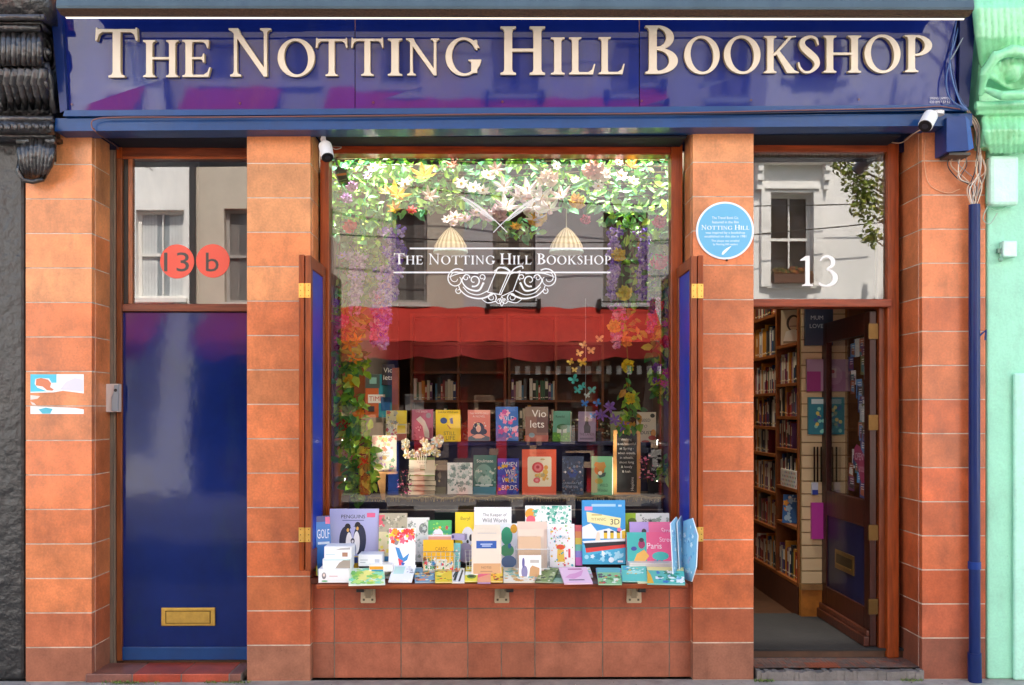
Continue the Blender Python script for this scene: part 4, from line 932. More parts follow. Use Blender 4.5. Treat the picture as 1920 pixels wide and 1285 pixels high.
# back wall bookcases seen through the window
for j, (xa, xb) in enumerate(((-.95, .05), (.07, 1.07))):
    Y = 4.9; b_ = thing('wall_bookcase', ['dark brown bookcase against the back of the shop, the left one', 'dark brown bookcase against the back of the shop, the right one'][j], 'bookcase', ((xa+xb)/2, Y, .1), 'bookcases at the back of the shop')
    m = MB(); m.box(xa, xb, Y+.28, Y+.3, .1, 2.5, '#5b3216'); m.build('back_panel', 'oak', b_)
    for x in (xa, (xa+xb)/2-.012, xb-.025): m = MB(); m.box(x, x+.025, Y, Y+.279, .1, 2.5, '#74431d'); m.build('upright', 'oak', b_)
    for z in (.4, .7, 1.0, 1.3, 1.6, 1.9, 2.2, 2.5): m = MB(); m.box(xa+.025, xb-.0255, Y-.003, Y+.278, z-.025, z, '#74431d'); m.build('shelf', 'oak', b_)
    for q, z in enumerate((1.0, 1.3, 1.6)): shelf_row((xa+.03, Y+.02, z+.001), (1, 0, 0), xb-xa-.06, 0, f'the {["lowest","middle","upper"][q]} visible shelf of the {["left","right"][j]} back bookcase', 'books on the back bookcases', rr, .8, 16)
# wicker pendant shades
for px, lb in ((845, 'domed cream wicker pendant shade, the left one of two in the window'), (1062, 'domed cream wicker pendant shade, the right one of two in the window')):
    Y = 1.0; p = W(px, 475, Y); s_ = 6.52/1870; k = thing('pendant_lamp', lb, 'lamp', p, 'wicker pendant lamps')
    m = MB(); prof = [(31*s_, 0), (31.5*s_, 6*s_), (30*s_, 14*s_), (22*s_, 28*s_), (12*s_, 40*s_), (4*s_, 47*s_), (0.5*s_, 48*s_)]
    n = 40; vs = []; 
    for r, z in prof:
        for q in range(n): vs.append(p+Vector((r*math.cos(2*math.pi*q/n), r*math.sin(2*math.pi*q/n), z)))
    for i in range(len(prof)-1):
        for q in range(n): m.add([vs[i*n+q], vs[i*n+(q+1) % n], vs[(i+1)*n+(q+1) % n], vs[(i+1)*n+q]], [(0, 1, 2, 3)], '#d8c6a4' if q % 2 else '#a8926c')
    m.lathe([(31.6*s_, 0), (32.4*s_, 1.5*s_), (31.6*s_, 5*s_)], '#bfe0e0', 32, Matrix.Translation(p)); m.build('shade', 'shade', k)
    m = MB(); m.tube([p+Vector((0, 0, 48*s_)), (p.x, Y, 4.14)], .004, '#d8d0c0', n=6); m.build('cord', 'plastic', k)
# ================================================================== BOOKS AND THE WINDOW DISPLAY
def art(m, items, w_, h_, rr, mi=0):
    k = [0]
    def L(): k[0] += 1; return -.0003-.00005*k[0]
    for s_ in items:
        t = s_[0]
        if t == 'R': y = L(); m.poly([((s_[1]-.5)*w_, y, s_[2]*h_), ((s_[3]-.5)*w_, y, s_[2]*h_), ((s_[3]-.5)*w_, y, s_[4]*h_), ((s_[1]-.5)*w_, y, s_[4]*h_)], s_[5], mi)
        elif t == 'E': y = L(); m.poly([((s_[1]-.5+s_[3]*math.cos(q*math.pi/12))*w_, y, (s_[2]+s_[4]*math.sin(q*math.pi/12))*h_) for q in range(24)], s_[5], mi)
        elif t == 'P': y = L(); m.poly([((p[0]-.5)*w_, y, p[1]*h_) for p in s_[1]], s_[2], mi)
        elif t in 'TS': 
            y = L(); text_on(m, s_[1], s_[5], lambda u, v: (u, y, v), s_[4]*h_, cx=(s_[2]-.5)*w_, maxw=(s_[6] if len(s_) > 6 else .84)*w_, y=s_[3]*h_, m=mi, face='serif' if t == 'S' else 'sans')
        elif t == 'F':
            _, n, x0, y0, x1, y1, cs, r0, r1 = s_
            y = L()
            for i in range(n):
                y -= .000012; cx, cy = rr.uniform(x0, x1), rr.uniform(y0, y1); r = rr.uniform(r0, r1)*min(w_, h_)*1.3; c = rr.choice(cs); kind = rr.random(); a0 = rr.uniform(0, 6.28)
                cx_, cy_ = (cx-.5)*w_, cy*h_
                cl = lambda v, lo, hi: max(lo, min(hi, v))
                if kind < .45: P = [(r*(.6+.4*abs(math.cos(2.5*q*math.pi/10)))*math.cos(q*math.pi/10), r*(.6+.4*abs(math.cos(2.5*q*math.pi/10)))*math.sin(q*math.pi/10)) for q in range(20)]
                elif kind < .8: P = [(r*1.5*math.cos(a0)*t_-r*.4*math.sin(a0)*math.sin(math.pi*t_)*g, r*1.5*math.sin(a0)*t_+r*.4*math.cos(a0)*math.sin(math.pi*t_)*g) for t_, g in ((0, 0), (.3, -1), (.6, -1), (1, 0), (.6, 1), (.3, 1))]
                else: P = [(r*.5*math.cos(q*math.pi/6), r*.5*math.sin(q*math.pi/6)) for q in range(12)]
                m.poly([(cl(cx_+p[0], -.495*w_, .495*w_), y, cl(cy_+p[1], .003*h_, .995*h_)) for p in P], c, mi)
def bookat(label, loc, w_, h_, t, cover, items=(), lean=6, yaw=0, spine=None, group=None, cat='book', name='book', pages='#ece2c8', seed=0, edge=None):
    R = (math.radians(-lean), 0, math.radians(yaw)); b = thing(name, label, cat, loc, group, R)
    m = MB(); sp = spine or cover
    m.box(-w_/2, w_/2, 0, .0022, 0, h_, cover); m.box(-w_/2, w_/2, t-.002, t, 0, h_, sp); m.box(-w_/2, -w_/2+.002, .0022, t-.002, 0, h_, sp)
    art(m, items, w_, h_, random.Random(seed or hash(label) % 97 if False else (seed or len(label)*7+int(abs(loc[0])*100))))
    m.build('cover', 'print', b, local=True)
    m = MB(); m.box(-w_/2+.0021, w_/2-.003, .0023, t-.0021, .003, h_-.003, pages); m.build('pages', 'paper', b, local=True)
    return b
def book(label, x0, y0, x1, y1, y, t, cover, items=(), lean=6, yaw=0, **k):
    a, b = W(x0, y1, y), W(x1, y1, y); top = W((x0+x1)/2, y0, y).z; h_ = (top-a.z)/math.cos(math.radians(lean)); w_ = (b.x-a.x)/math.cos(math.radians(yaw))
    return bookat(label, ((a.x+b.x)/2, y, a.z), w_, h_, t, cover, items, lean, yaw, **k)
FLC = ['#e86a5a', '#f2b84c', '#7cae54', '#3c7a4c', '#e890a8', '#4c8cc0', '#f4e07c']
GRN = ['#3c7a3c', '#6ca04c', '#8cc05c', '#2c5c3c']
for lb_, loc_, w__, h__, c__, ar_, yw_ in FACE: bookat(lb_, loc_, w__, h__, .02, c__, ar_, 8, yw_)
# ---- stepped navy stand
Y2, Y1_ = .82, .46
z2, z1 = W(940, 829, Y2).z, W(940, 931, Y1_).z
xa, xb = W(690, 900, Y1_).x, W(1262, 900, Y1_).x
st = thing('display_stand', 'stepped display stand covered in navy cloth inside the window', 'display stand', ((xa+xb)/2, .8, .1))
NV = '#23264a'
m = MB(); m.box(-.97, .98, Y2-.02, Y2+.24, z2-.025, z2-.002, '#1c2050'); m.build('upper_shelf', 'paint', st, bevel=.003)
m = MB(); m.box(-.965, .975, Y2+.01, Y2+.03, .6, z2-.0255, NV); m.build('upper_cloth', 'cloth', st)
m = MB(); m.box(xa, .98, Y1_, Y2+.0095, z1-.02, z1, '#4a3a2c'); m.build('lower_shelf', 'oak', st)
m = MB(); m.box(xa+.01, .978, Y1_+.02, Y1_+.04, .58, z1-.0205, '#34344c'); m.box(xa+.02, .97, Y1_+.0155, Y1_+.0198, z1-.085, z1-.078, '#a8a0a0'); m.build('lower_cloth', 'cloth', st)
m = MB(); n = 60
m.tube([(xa+(.98-xa)*i/n, Y1_-.008, z1-.006-.006*math.sin(i*.9)-.003*math.sin(i*2.7)) for i in range(n+1)], .007, '#a08d66', n=6)
for i in range(220): x = xa+(.98-xa)*rnd.random(); m.tube([(x, Y1_-.012, z1-.004), (x+rnd.uniform(-.006, .006), Y1_-.014, z1-.022-rnd.random()*.012)], .0014, rnd.choice(['#b8a47a', '#8a774f', '#cdbb92']), n=3)
m.build('hessian_fringe', 'rope', st)
m = MB(); m.box(-.97, .98, .3, .46, .52, .60, '#2b2a3c'); m.build('window_bed', 'cloth', st)
g_ = 'books propped on the upper shelf of the window'
YT_ = Y2
book('yellow and grey patterned book, first on the upper shelf from the left', 723, 770, 762, 826, YT_, .02, '#d8d4a0', [('R', .5, .55, 1, 1, '#f0d820'), ('R', .5, .0, 1, .22, '#c87060'), ('F', 40, .02, .02, .5, .98, ['#7c8c90', '#b0b49c', '#f0ead0', '#c05a4c', '#e8d030'], .04, .1), ('T', 'YOLK', .34, .4, .2, '#f4f0e0', .6), ('R', .55, .25, .95, .5, '#f0d820')], group=g_)
book('dusty pink book with a white heron figure on the upper shelf', 772, 768, 812, 825, YT_, .024, '#c56a88', [('P', [(.2, .68), (.4, .78), (.62, .62), (.8, .3), (.86, .05), (.6, .1), (.5, .45), (.3, .6)], '#eee4dc'), ('E', .78, .8, .12, .09, '#a8a0a8'), ('F', 14, .1, .05, .5, .5, ['#e0a8b8', '#9c3c5c', '#f0c8d0'], .03, .06), ('T', 'THE BIRDS', .45, .9, .06, '#f4e0e4', .6), ('R', .82, .05, .94, .4, '#a04060')], group=g_, yaw=3)
book('bright yellow book titled STILL LIFE on the upper shelf', 818, 769, 864, 828, YT_, .03, '#ffd800', [('E', .32, .66, .14, .1, '#2c4c8c'), ('P', [(.55, .72), (.68, .76), (.7, .56), (.6, .56)], '#3c5c9c'), ('P', [(.42, .55), (.52, .5), (.62, .38), (.55, .4)], '#c8742c'), ('T', 'STILL', .55, .2, .12, '#8c7410', .7), ('T', 'LIFE', .58, .05, .13, '#7c6410', .6), ('T', 'SARAH WINMAN', .5, .9, .06, '#8c7410')], group=g_, yaw=9, lean=9, spine='#e6b800')
book('salmon pink book with a dark haired woman on its cover on the upper shelf', 877, 769, 919, 827, YT_, .02, '#e88478', [('P', [(.02, 0), (.98, 0), (.98, .12), (.7, .2), (.3, .2), (.02, .12)], '#5c6c7c'), ('E', .48, .4, .26, .2, '#2c3454'), ('E', .3, .3, .18, .1, '#2c3454'), ('E', .68, .3, .18, .1, '#2c3454'), ('P', [(.2, .14), (.4, .22), (.56, .22), (.78, .14), (.6, .08), (.35, .08)], '#e8a898'), ('E', .48, .4, .11, .12, '#eab0a0'), ('F', 12, .2, .42, .8, .6, ['#f4e4a8', '#f0f0e8'], .02, .035), ('T', 'THE WHITE GIRLS', .5, .86, .06, '#f8e0d8'), ('T', 'A NOVEL', .5, .76, .07, '#f8e0d8', .6)], group=g_)
book('blue and pink book titled WILD on the upper shelf in the middle', 930, 763, 972, 827, YT_, .02, '#1f6cc4', [('F', 30, .1, .1, .95, .95, ['#e85a98', '#f08ab8', '#c84898', '#f4b4cc'], .06, .12), ('T', 'WILD', .5, .6, .13, '#e8f4ff'), ('T', '& SONG', .55, .3, .12, '#e8f4ff', .8), ('R', .02, .0, 1, .1, '#1c64b8')], group=g_, yaw=3, lean=8)
book('brown book titled Violets in big white letters on the upper shelf', 985, 763, 1028, 828, YT_, .02, '#8c6456', [('R', 0, 0, 1, .18, '#b05a4c'), ('R', .5, .25, 1, .75, '#6c4c48'), ('E', .28, .18, .13, .07, '#7c98a4'), ('R', 0, .72, 1, 1, '#8f7866'), ('T', 'Vio', .6, .7, .22, '#fbf8f0', .76), ('T', 'lets', .52, .4, .22, '#fbf8f0', .9)], group=g_)
book('green and teal book with a tree in a park on the upper shelf', 1036, 771, 1068, 828, YT_, .045, '#6cb49c', [('R', 0, 0, 1, .3, '#5ca03c'), ('R', .25, .28, .8, .52, '#d8e8d8'), ('R', .5, .2, .58, .5, '#3c4c34'), ('E', .54, .48, .32, .09, '#3c7a4c'), ('T', 'Rewild', .4, .78, .08, '#20403c', .5), ('F', 20, 0, 0, 1, .2, ['#8cc84c', '#4c8c2c'], .03, .06)], group=g_, yaw=-16, lean=8)
book('lilac book with a dark drawn figure on the upper shelf', 1084, 772, 1116, 828, YT_, .028, '#b8a4cc', [('P', [(.35, .28), (.7, .28), (.72, .5), (.6, .58), (.58, .76), (.42, .74), (.4, .6), (.32, .5)], '#4c4454'), ('E', .5, .76, .1, .05, '#3c3444'), ('T', 'THE LANDS', .5, .2, .09, '#5c4c6c'), ('R', .1, .06, .9, .12, '#8c7ca4')], group=g_, yaw=-10, lean=8)
book('pale green book half hidden behind the hanging flowers on the upper shelf', 1146, 772, 1176, 828, YT_, .02, '#b4c48c', [('F', 30, .05, .05, .95, .9, GRN+['#e8e4c0'], .05, .1)], group=g_, yaw=3)
book('cream book titled SEED TO DUST with painted flowers on the upper shelf', 1194, 773, 1230, 829, YT_, .026, '#ece4cc', [('E', .82, .88, .12, .07, '#3c4434'), ('E', .86, .3, .14, .12, '#e8a020'), ('E', .8, .14, .2, .08, '#c8382c'), ('E', .45, .02, .2, .04, '#b03028'), ('E', .1, .8, .12, .08, '#c85a3c'), ('T', 'SEED', .48, .68, .1, '#2c3c3c', .7), ('T', 'TO', .4, .48, .1, '#2c3c3c', .3), ('T', 'DUST', .5, .26, .11, '#2c3c3c', .66)], group=g_, yaw=-6)
book('dark red and black book at the right end of the upper shelf', 1238, 772, 1262, 826, YT_, .02, '#8c2444', [('R', .1, .4, .95, .68, '#2c2830'), ('R', .2, .3, .8, .38, '#d8b04c'), ('T', 'HOW TO BE', .5, .76, .08, '#f0e0e0')], group=g_)
g_ = 'books propped on the lower shelf of the window'
YB_ = Y1_+.12
book('cream floral book titled The Memory Thread standing on a small easel', 697, 817, 743, 885, Y1_+.1, .014, '#f0e4c8', [('F', 26, .02, .55, .98, .98, ['#e88a6c', '#f0c87c', '#b8c890', '#e8b0a0'], .05, .09), ('F', 26, .02, .02, .98, .4, ['#b890c0', '#f0c87c', '#8cb090', '#e8a0b0'], .05, .09), ('E', .56, .5, .32, .22, '#fbf8f0'), ('T', 'The', .56, .58, .05, '#3c342c', .3), ('T', 'Memory', .56, .5, .05, '#3c342c', .4), ('T', 'Thread', .56, .42, .05, '#3c342c', .4)], lean=4)
k = thing('display_easel', 'small pale wooden easel carrying the cream floral book', 'easel', W(716, 940, Y1_+.02))
m = MB(); a, b = W(705, 885, Y1_+.06), W(722, 938, Y1_-.0)
m.prism([W(x, y, .44) for x, y in ((716, 938), (722, 938), (723, 888), (704, 888))], (0, .012, 0), '#c8945c'); m.box(W(697, 885, .5).x, W(744, 885, .5).x, .49, .56, W(697, 889, .5).z, W(697, 885.4, .5).z, '#c8945c'); m.build('stand', 'oak', k)
# tall jam-packed stack of cream books behind the paper bouquet
for i in range(6):
    yy = 930-i*9.6; c_, d_ = [('#b8a888', 'tan'), ('#a8a090', 'grey'), ('#8f8f6c', 'olive'), ('#c0b498', 'stone'), ('#7c8c5c', 'moss green'), ('#9cae78', 'pale green')][i]
    p = W(791+((i % 3)-1), yy, YB_); m = MB(); hh = 9.2/1870*6.08
    w_ = 26/1870*6.08; m.box(p.x-w_, p.x+w_, YB_, YB_+.13, p.z, p.z+.002, c_); m.box(p.x-w_, p.x+w_, YB_, YB_+.13, p.z+hh-.0025, p.z+hh-.0005, c_); m.box(p.x-w_+.003, p.x+w_-.003, YB_+.003, YB_+.127, p.z+.002, p.z+hh-.0025, '#e0d6bc')
    tag(m.build('book', 'print'), f'{d_} book lying {["at the bottom", "second from the bottom", "third from the bottom", "third from the top", "second from the top", "on top"][i]} of the stack under the paper bouquet', 'book', 'books stacked under the paper bouquet')
book('cream and green book leaning on the front of the stack under the bouquet', 767, 858, 815, 893, YB_-.02, .012, '#f2ecd4', [('R', 0, .86, 1, 1, '#8ca860'), ('R', 0, 0, 1, .06, '#8ca860'), ('R', .42, .3, .62, .6, '#8c9c6c'), ('T', 'The Garden', .5, .7, .08, '#7c7450')], lean=3)
k = thing('paper_bouquet', 'bouquet of folded printed paper flowers standing over the stack of books', 'paper bouquet', W(792, 860, YB_-.03))
for i in range(22):
    m = MB(); p = W(757+rnd.random()*72, 822+rnd.random()*34, YB_-.04+rnd.uniform(0, .05))
    for q in range(6):
        a_ = q*math.pi/3+rnd.random(); d = Vector((math.cos(a_), -.4, math.sin(a_))); leafq(m, p, d, Vector((0, -1, .1)), .03, .026, rnd.choice(['#f2ecd8', '#e8e0c4', '#fbf6ea', '#f0d890', '#c8d4dc', '#e8b8a0']), -.3)
    m.ball(p+Vector((0, -.01, 0)), .005, '#e0c050', n=6); m.build('paper_flower', 'petal', k)
m = MB()
for q in range(5): m.tube([W(780+q*5, 850, YB_-.03), W(788+q*2, 880, YB_-.035)], .003, '#e8e0cc', n=5)
m.build('stalks', 'print', k)
book('small dark grey book with a gold star between the stack and the white book', 812, 872, 837, 927, YB_, .02, '#4a4648', [('E', .45, .45, .08, .04, '#c8b888'), ('P', [(.3, .65), (.5, .8), (.6, .6), (.5, .5)], '#7c7468'), ('R', .1, .0, .95, .25, '#6c6a58')], group=g_, yaw=-6)
book('white book covered in pale grey green botanical drawing on the lower shelf', 839, 868, 886, 927, YB_-.02, .012, '#eef2f2', [('F', 90, .03, .1, .97, .97, ['#a8c0bc', '#c8d8d8', '#8ca8a4', '#6c8c8c', '#dce8e8'], .04, .09), ('R', .05, .22, .6, .34, '#eef2f2'), ('T', 'WILD', .82, .28, .08, '#3c4c50', .3)], group=g_, yaw=3)
book('teal misty book on the lower shelf left of the bright blue one', 887, 854, 930, 930, YB_, .03, '#2c7470', [('E', .45, .5, .4, .28, '#6ca8a0'), ('E', .5, .35, .3, .16, '#a8ccc8'), ('R', 0, 0, 1, .22, '#2c84a0'), ('F', 30, .05, .3, .95, .7, ['#8cc4b8', '#3c8478', '#c8e0d8'], .03, .06), ('T', 'Soulmate', .5, .82, .08, '#d8ece8'), ('R', .1, .25, .85, .28, '#d8ecf0')], group=g_, yaw=-5)
book('blue book titled WHEN WE WERE BIRDS on the lower shelf', 933, 860, 973, 930, YB_, .02, '#1c3cbc', [('F', 34, .05, .05, .95, .95, ['#e8b820', '#d83c2c', '#3c8cd8', '#e8782c', '#8c3cb0', '#2c64d8'], .05, .09), ('T', 'WHEN', .55, .78, .13, '#f4f4f8', .7), ('T', 'WE', .55, .58, .13, '#f4f4f8', .4), ('T', 'WERE', .55, .36, .13, '#f4f4f8', .7), ('T', 'BIRDS', .55, .16, .13, '#f4f4f8', .7)], group=g_, lean=3)
book('large coral red book with a pink rose in a cream panel', 979, 843, 1043, 928, YB_-.02, .03, '#f0623e', [('R', .2, .18, .82, .84, '#fbf0d4'), ('R', .16, .24, .86, .78, '#fbf0d4'), ('E', .2, .24, .04, .06, '#fbf0d4'), ('E', .82, .24, .04, .06, '#fbf0d4'), ('E', .2, .78, .04, .06, '#fbf0d4'), ('E', .82, .78, .04, .06, '#fbf0d4'), ('F', 16, .32, .3, .76, .44, ['#e8c870', '#c0b080', '#f0b84c'], .03, .07), ('E', .7, .6, .06, .05, '#f0a848'), ('E', .68, .5, .08, .06, '#f4c85c'), ('E', .46, .6, .17, .12, '#e04c50'), ('E', .46, .6, .11, .08, '#f0848c'), ('E', .46, .61, .05, .035, '#c83040'), ('E', .43, .32, .1, .06, '#e8606c'), ('E', .43, .32, .05, .03, '#f4a0a8'), ('E', .6, .78, .07, .02, '#d8b87c'), ('T', 'IN BLOOM', .5, .9, .045, '#d8502c')], group=g_, lean=2)
book('dark navy patterned book with cream page edge on the lower shelf', 1054, 856, 1093, 930, YB_, .03, '#33445e', [('F', 110, .03, .03, .97, .97, ['#4c6484', '#24344c', '#6c84a0', '#3c5478', '#8c7c7c'], .03, .06), ('P', [(.25, .6), (.5, .72), (.75, .6), (.62, .46), (.38, .46)], '#1c4490'), ('E', .15, .6, .05, .03, '#d8dce0'), ('E', .85, .6, .05, .03, '#d8dce0'), ('T', 'UNBREAKABLE', .5, .3, .05, '#a8b8d0'), ('T', 'THE SEA', .5, .2, .06, '#a8b8d0', .5)], group=g_, yaw=-10, lean=3)
book('sage green book with an orange bird and cream page edge on the lower shelf', 1109, 856, 1147, 931, YB_-.03, .045, '#6cae84', [('E', .38, .66, .24, .13, '#a8702c'), ('P', [(.12, .78), (.2, .86), (.4, .84), (.62, .86), (.7, .74), (.5, .6)], '#b8843c'), ('P', [(.3, .56), (.7, .6), (.66, .5), (.4, .46)], '#3c5450'), ('E', .36, .38, .2, .07, '#8c9c4c'), ('E', .42, .58, .1, .05, '#dcdcc8'), ('T', 'WILD', .6, .24, .08, '#3c6c54', .4), ('T', 'Wonder', .55, .12, .08, '#3c6c54', .5)], group=g_, yaw=-16, lean=3)
# chalkboard
k = thing('chalkboard', 'tall narrow chalkboard in a pine frame handwritten with a spring verse', 'chalkboard', W(1176, 932, YB_))
yb = YB_+.0; m = MB()
m.pbox(1150, 807, 1156.5, 931, yb, yb+.02, '#d89c54'); m.pbox(1194.5, 807, 1201, 931, yb, yb+.02, '#d89c54'); m.pbox(1156.6, 807, 1194.4, 813, yb, yb+.02, '#d89c54'); m.pbox(1156.6, 924, 1194.4, 931, yb, yb+.02, '#d89c54'); m.build('frame', 'oak', k, bevel=.001)
m = MB(); m.pbox(1156.6, 813.1, 1194.4, 923.9, yb+.008, yb+.015, '#1d2322'); m.build('board', 'plastic', k)
m = MB()
for i, t_ in enumerate(['nothing', 'is so beautiful', 'as Spring -', 'when weeds,', 'in wheels,', 'shoot long', '& lovely', '& lush.']): textpx(m, t_, 1175, 826+i*8.6, 4.6, '#e8e8e0', yb+.0078, maxw=34)
text_on(m, 'Hopkins', '#e8e8e0', lambda u, v: W(1188-v, 920-u, yb+.0078), 5.5, x0=0, maxw=26)
m.build('writing', 'print', k)
k = thing('tote_bag', 'black cloth bag lettered with the shop name at the right of the window', 'bag', W(1238, 932, .6))
m = MB(); m.prism([W(*p, .58) for p in ((1216, 931), (1262, 931), (1262, 870), (1246, 842), (1226, 846), (1214, 872))], (0, .03, 0), '#1a1a22'); m.build('bag', 'cloth', k)
m = MB()
for i, t_ in enumerate(['THE', 'NOTTING', 'HILL', 'BOOKSHOP']): textpx(m, t_, 1237, 874+i*9, 5.5, '#a8a8b0', .578, maxw=30)
textpx(m, 'NOTTING HILL', 1240, 927, 3, '#a8a8b0', .578, maxw=24); m.build('lettering', 'print', k)
book('turquoise book standing behind the lamps at the right end of the window', 1236, 832, 1262, 872, .75, .02, '#5cb4a8', [('F', 12, .1, .1, .9, .9, ['#8cd0c4', '#3c8c84'], .05, .1)])
# posters hung on the left behind the garland
k = thing('wall_poster', 'orange and teal poster with a row of figures on the wooden board at the left', 'poster', W(712, 784, 1.3))
m = MB(); m.pbox(685, 702, 738, 783, 1.3, 1.31, '#c8602c'); y = 1.2995
def pr(a, b, c, d, cc): 
    global y; y -= .0003; m.poly([W(a, d, y), W(c, d, y), W(c, b, y), W(a, b, y)], cc)
pr(710, 702, 738, 783, '#2c8c94'); pr(685, 702, 712, 728, '#4c5c54'); pr(690, 740, 722, 756, '#e8e0d0'); textpx(m, 'TIME', 705, 752, 9, '#c03c2c', y-.0004, maxw=26); pr(690, 762, 702, 772, '#2c2830'); pr(714, 745, 732, 770, '#1c5c8c'); pr(693, 708, 706, 720, '#88b4a4'); m.build('sheet', 'print', k)
m = MB(); m.pbox(655, 690, 684, 930, 1.0, 1.03, '#8a4a1c'); m.pbox(735, 690, 748, 830, 1.2, 1.23, '#7a3c18'); tag(m.build('wooden_board', 'oak'), 'brown upright wooden boards at the left inside the window', 'board')
book('black book titled Violets displayed high at the left under the posters', 716, 683, 739, 722, 1.25, .02, '#241c1c', [('T', 'Vio', .5, .6, .24, '#c8c0b0'), ('T', 'lets', .5, .25, .24, '#c8c0b0')])
# clip spotlights (lit) at the sides of the window
for px, py, s_, lb in ((629, 832, 1, 'silver clip spotlight, the upper one at the left side of the window'), (632, 899, 1, 'silver clip spotlight, the lower one at the left side of the window'), (1246, 832, -1, 'silver clip spotlight, the upper one at the right side of the window'), (1246, 901, -1, 'silver clip spotlight, the lower one at the right side of the window')):
    p = W(px, py, .36); q = W(px+s_*11, py-2, .39); d = (q-p).normalized(); k = thing('clip_spotlight', lb, 'lamp', p, 'clip spotlights at the sides of the window')
    m = MB(); m.tube([p-d*.03, p, q], [.008, .016, .018], '#b8bcc0', n=14); m.tube([p-d*.03, (p.x-s_*.05, .36, p.z-.01)], .006, '#303030', n=6); m.build('housing', 'metal', k)
    m = MB(); m.tube([q, q+d*.004], .0165, '#ffffff', n=14); m.build('lens', 'bulb', k)
    ld = bpy.data.lights.new('spot', 'SPOT'); ld.energy = 2.6; ld.spot_size = 1.1; ld.spot_blend = .8; ld.shadow_soft_size = .02; ld.color = (1, .93, .82)
    lo = bpy.data.objects.new('spotlight_beam', ld); C.objects.link(lo); lo.parent = k; lo.location = (q+d*.012)-Vector(k.location); lo.rotation_euler = Vector((s_, .36, .04 if py < 860 else .0)).to_track_quat('-Z', 'Y').to_euler()
k = thing('track_spotlight', 'small black and copper spotlight clipped under the top of the window', 'lamp', W(631, 300, .4))
m = MB(); m.tube([W(628, 296, .4), W(633, 312, .4)], .008, '#1a1614', n=8); m.prism([W(*p, .38) for p in ((626, 322), (633, 340), (651, 335), (648, 318), (634, 312))], (0, .05, 0), '#1c1814'); m.build('housing', 'plastic', k, bevel=.004)
m = MB(); m.prism([W(*p, .376) for p in ((628, 327), (629, 331), (650, 328), (649, 324))], (0, .003, 0), '#c07840'); m.build('copper_band', 'metal', k)
rail = thing('added_light_track', 'added lighting track with fill spotlights, out of view above the window display', 'lighting track', (0, .3, 4.1))  # added track, hidden above the window, carrying fill light for the flowers
m = MB(); m.box(-.95, .95, .29, .31, 4.1, 4.13, '#1c1916'); m.build('rail', 'plastic', rail)
for i, x in enumerate((-.9, -.6, -.3, 0, .3, .6, .9)):
    q = Vector((x, .31, 4.06)); m = MB(); m.tube([q+Vector((0, .01, .04)), q, q+Vector((0, -.01, -.04))], .02, '#1c1916', n=10); sp_ = m.build('spotlight', 'plastic', rail)
    ld = bpy.data.lights.new('spot', 'SPOT'); ld.energy = 120 if i in (0, 6) else 26; ld.spot_size = 1.0; ld.spot_blend = .9; ld.shadow_soft_size = .04; ld.color = (1, .95, .86)  # added fill spots; the beam keeps the sky off the flowers
    lo = bpy.data.objects.new('spotlight_beam', ld); C.objects.link(lo); lo.parent = rail; lo.location = q+Vector((0, -.02, -.05))-Vector(rail.location); lo.rotation_euler = Vector((0, .03 if i in (0, 6) else .08, -1)).to_track_quat('-Z', 'Y').to_euler()
k = thing('added_ceiling_light', 'round ceiling light added out of view to brighten the shelves by the open door', 'light', (1.5, 1.9, 4.14)); m = MB(); m.lathe([(.09, -.03), (.1, -.02), (.1, .0)], '#ffffff', 24, Matrix.Translation((1.5, 1.9, 4.14))); m.build('diffuser', 'bulb', k)  # added lamp, out of view, that lifts the bookcase by the door
ld = bpy.data.lights.new('spot', 'SPOT'); ld.energy = 60; ld.spot_size = 2.4; ld.spot_blend = .6; ld.shadow_soft_size = .1; ld.color = (1, .86, .68)  # fill light of the added ceiling lamp
lo = bpy.data.objects.new('ceiling_fill_beam', ld); C.objects.link(lo); lo.parent = k; lo.location = (0, 0, -.06)
# ---- flowers
LC = ['#8cc836', '#a8dc44', '#62a838', '#3c8844', '#c4e458', '#54a040', '#76b848']
LB = ['#5cae74', '#74c088', '#8ccc78', '#489868', '#a0d464', '#a4dc94']
def y0_b(p): return p[2] > 2.3
def blossom(kind, p, r, c, parent, face=None):
    r = r*(1.65 if y0_b(p) else 1.35); m = MB(); p = Vector(p); f = (face or Vector((rnd.uniform(-.4, .4), -1, rnd.uniform(.3, .9) if y0_b(p) else rnd.uniform(-.2, .5)))).normalized(); a = f.cross(Vector((0, 0, 1))).normalized(); b = a.cross(f)
    if kind == 'rose':
        for ring, (n, rr_, op) in enumerate(((5, 1, .35), (5, .78, .8), (4, .5, 1.6), (3, .3, 3))):
            for q in range(n):
                t = 2*math.pi*q/n+ring*.6; d = (a*math.cos(t)+b*math.sin(t)+f*op*.6).normalized(); leafq(m, p+f*ring*r*.12, d, f, r*rr_, r*.95*rr_, tuple(v*(1-.08*ring+rnd.uniform(-.08, .08)) for v in col(c)), -.35)
    elif kind == 'lily':
        for q in range(6):
            t = math.pi*q/3+.3; d = (a*math.cos(t)+b*math.sin(t)+f*.5).normalized(); leafq(m, p, d, f, r*1.15, r*.42, tuple(v*rnd.uniform(.88, 1.1) for v in col(c)), -.25)
        for q in range(4): m.tube([p, p+f*r*.5+a*rnd.uniform(-.1, .1)*r], r*.03, '#c8a030', n=4)
    else:
        n = 7 if kind == 'small' else 12
        for q in range(n):
            t = 2*math.pi*q/n; d = (a*math.cos(t)+b*math.sin(t)+f*.25).normalized(); leafq(m, p, d, f, r, r*.55, tuple(min(1, v*rnd.uniform(.88, 1.1)) for v in col(c)), -.2)
        m.ball(p+f*r*.12, r*.2, '#d8b040', n=6)
    return m.build('flower', 'petal', parent)
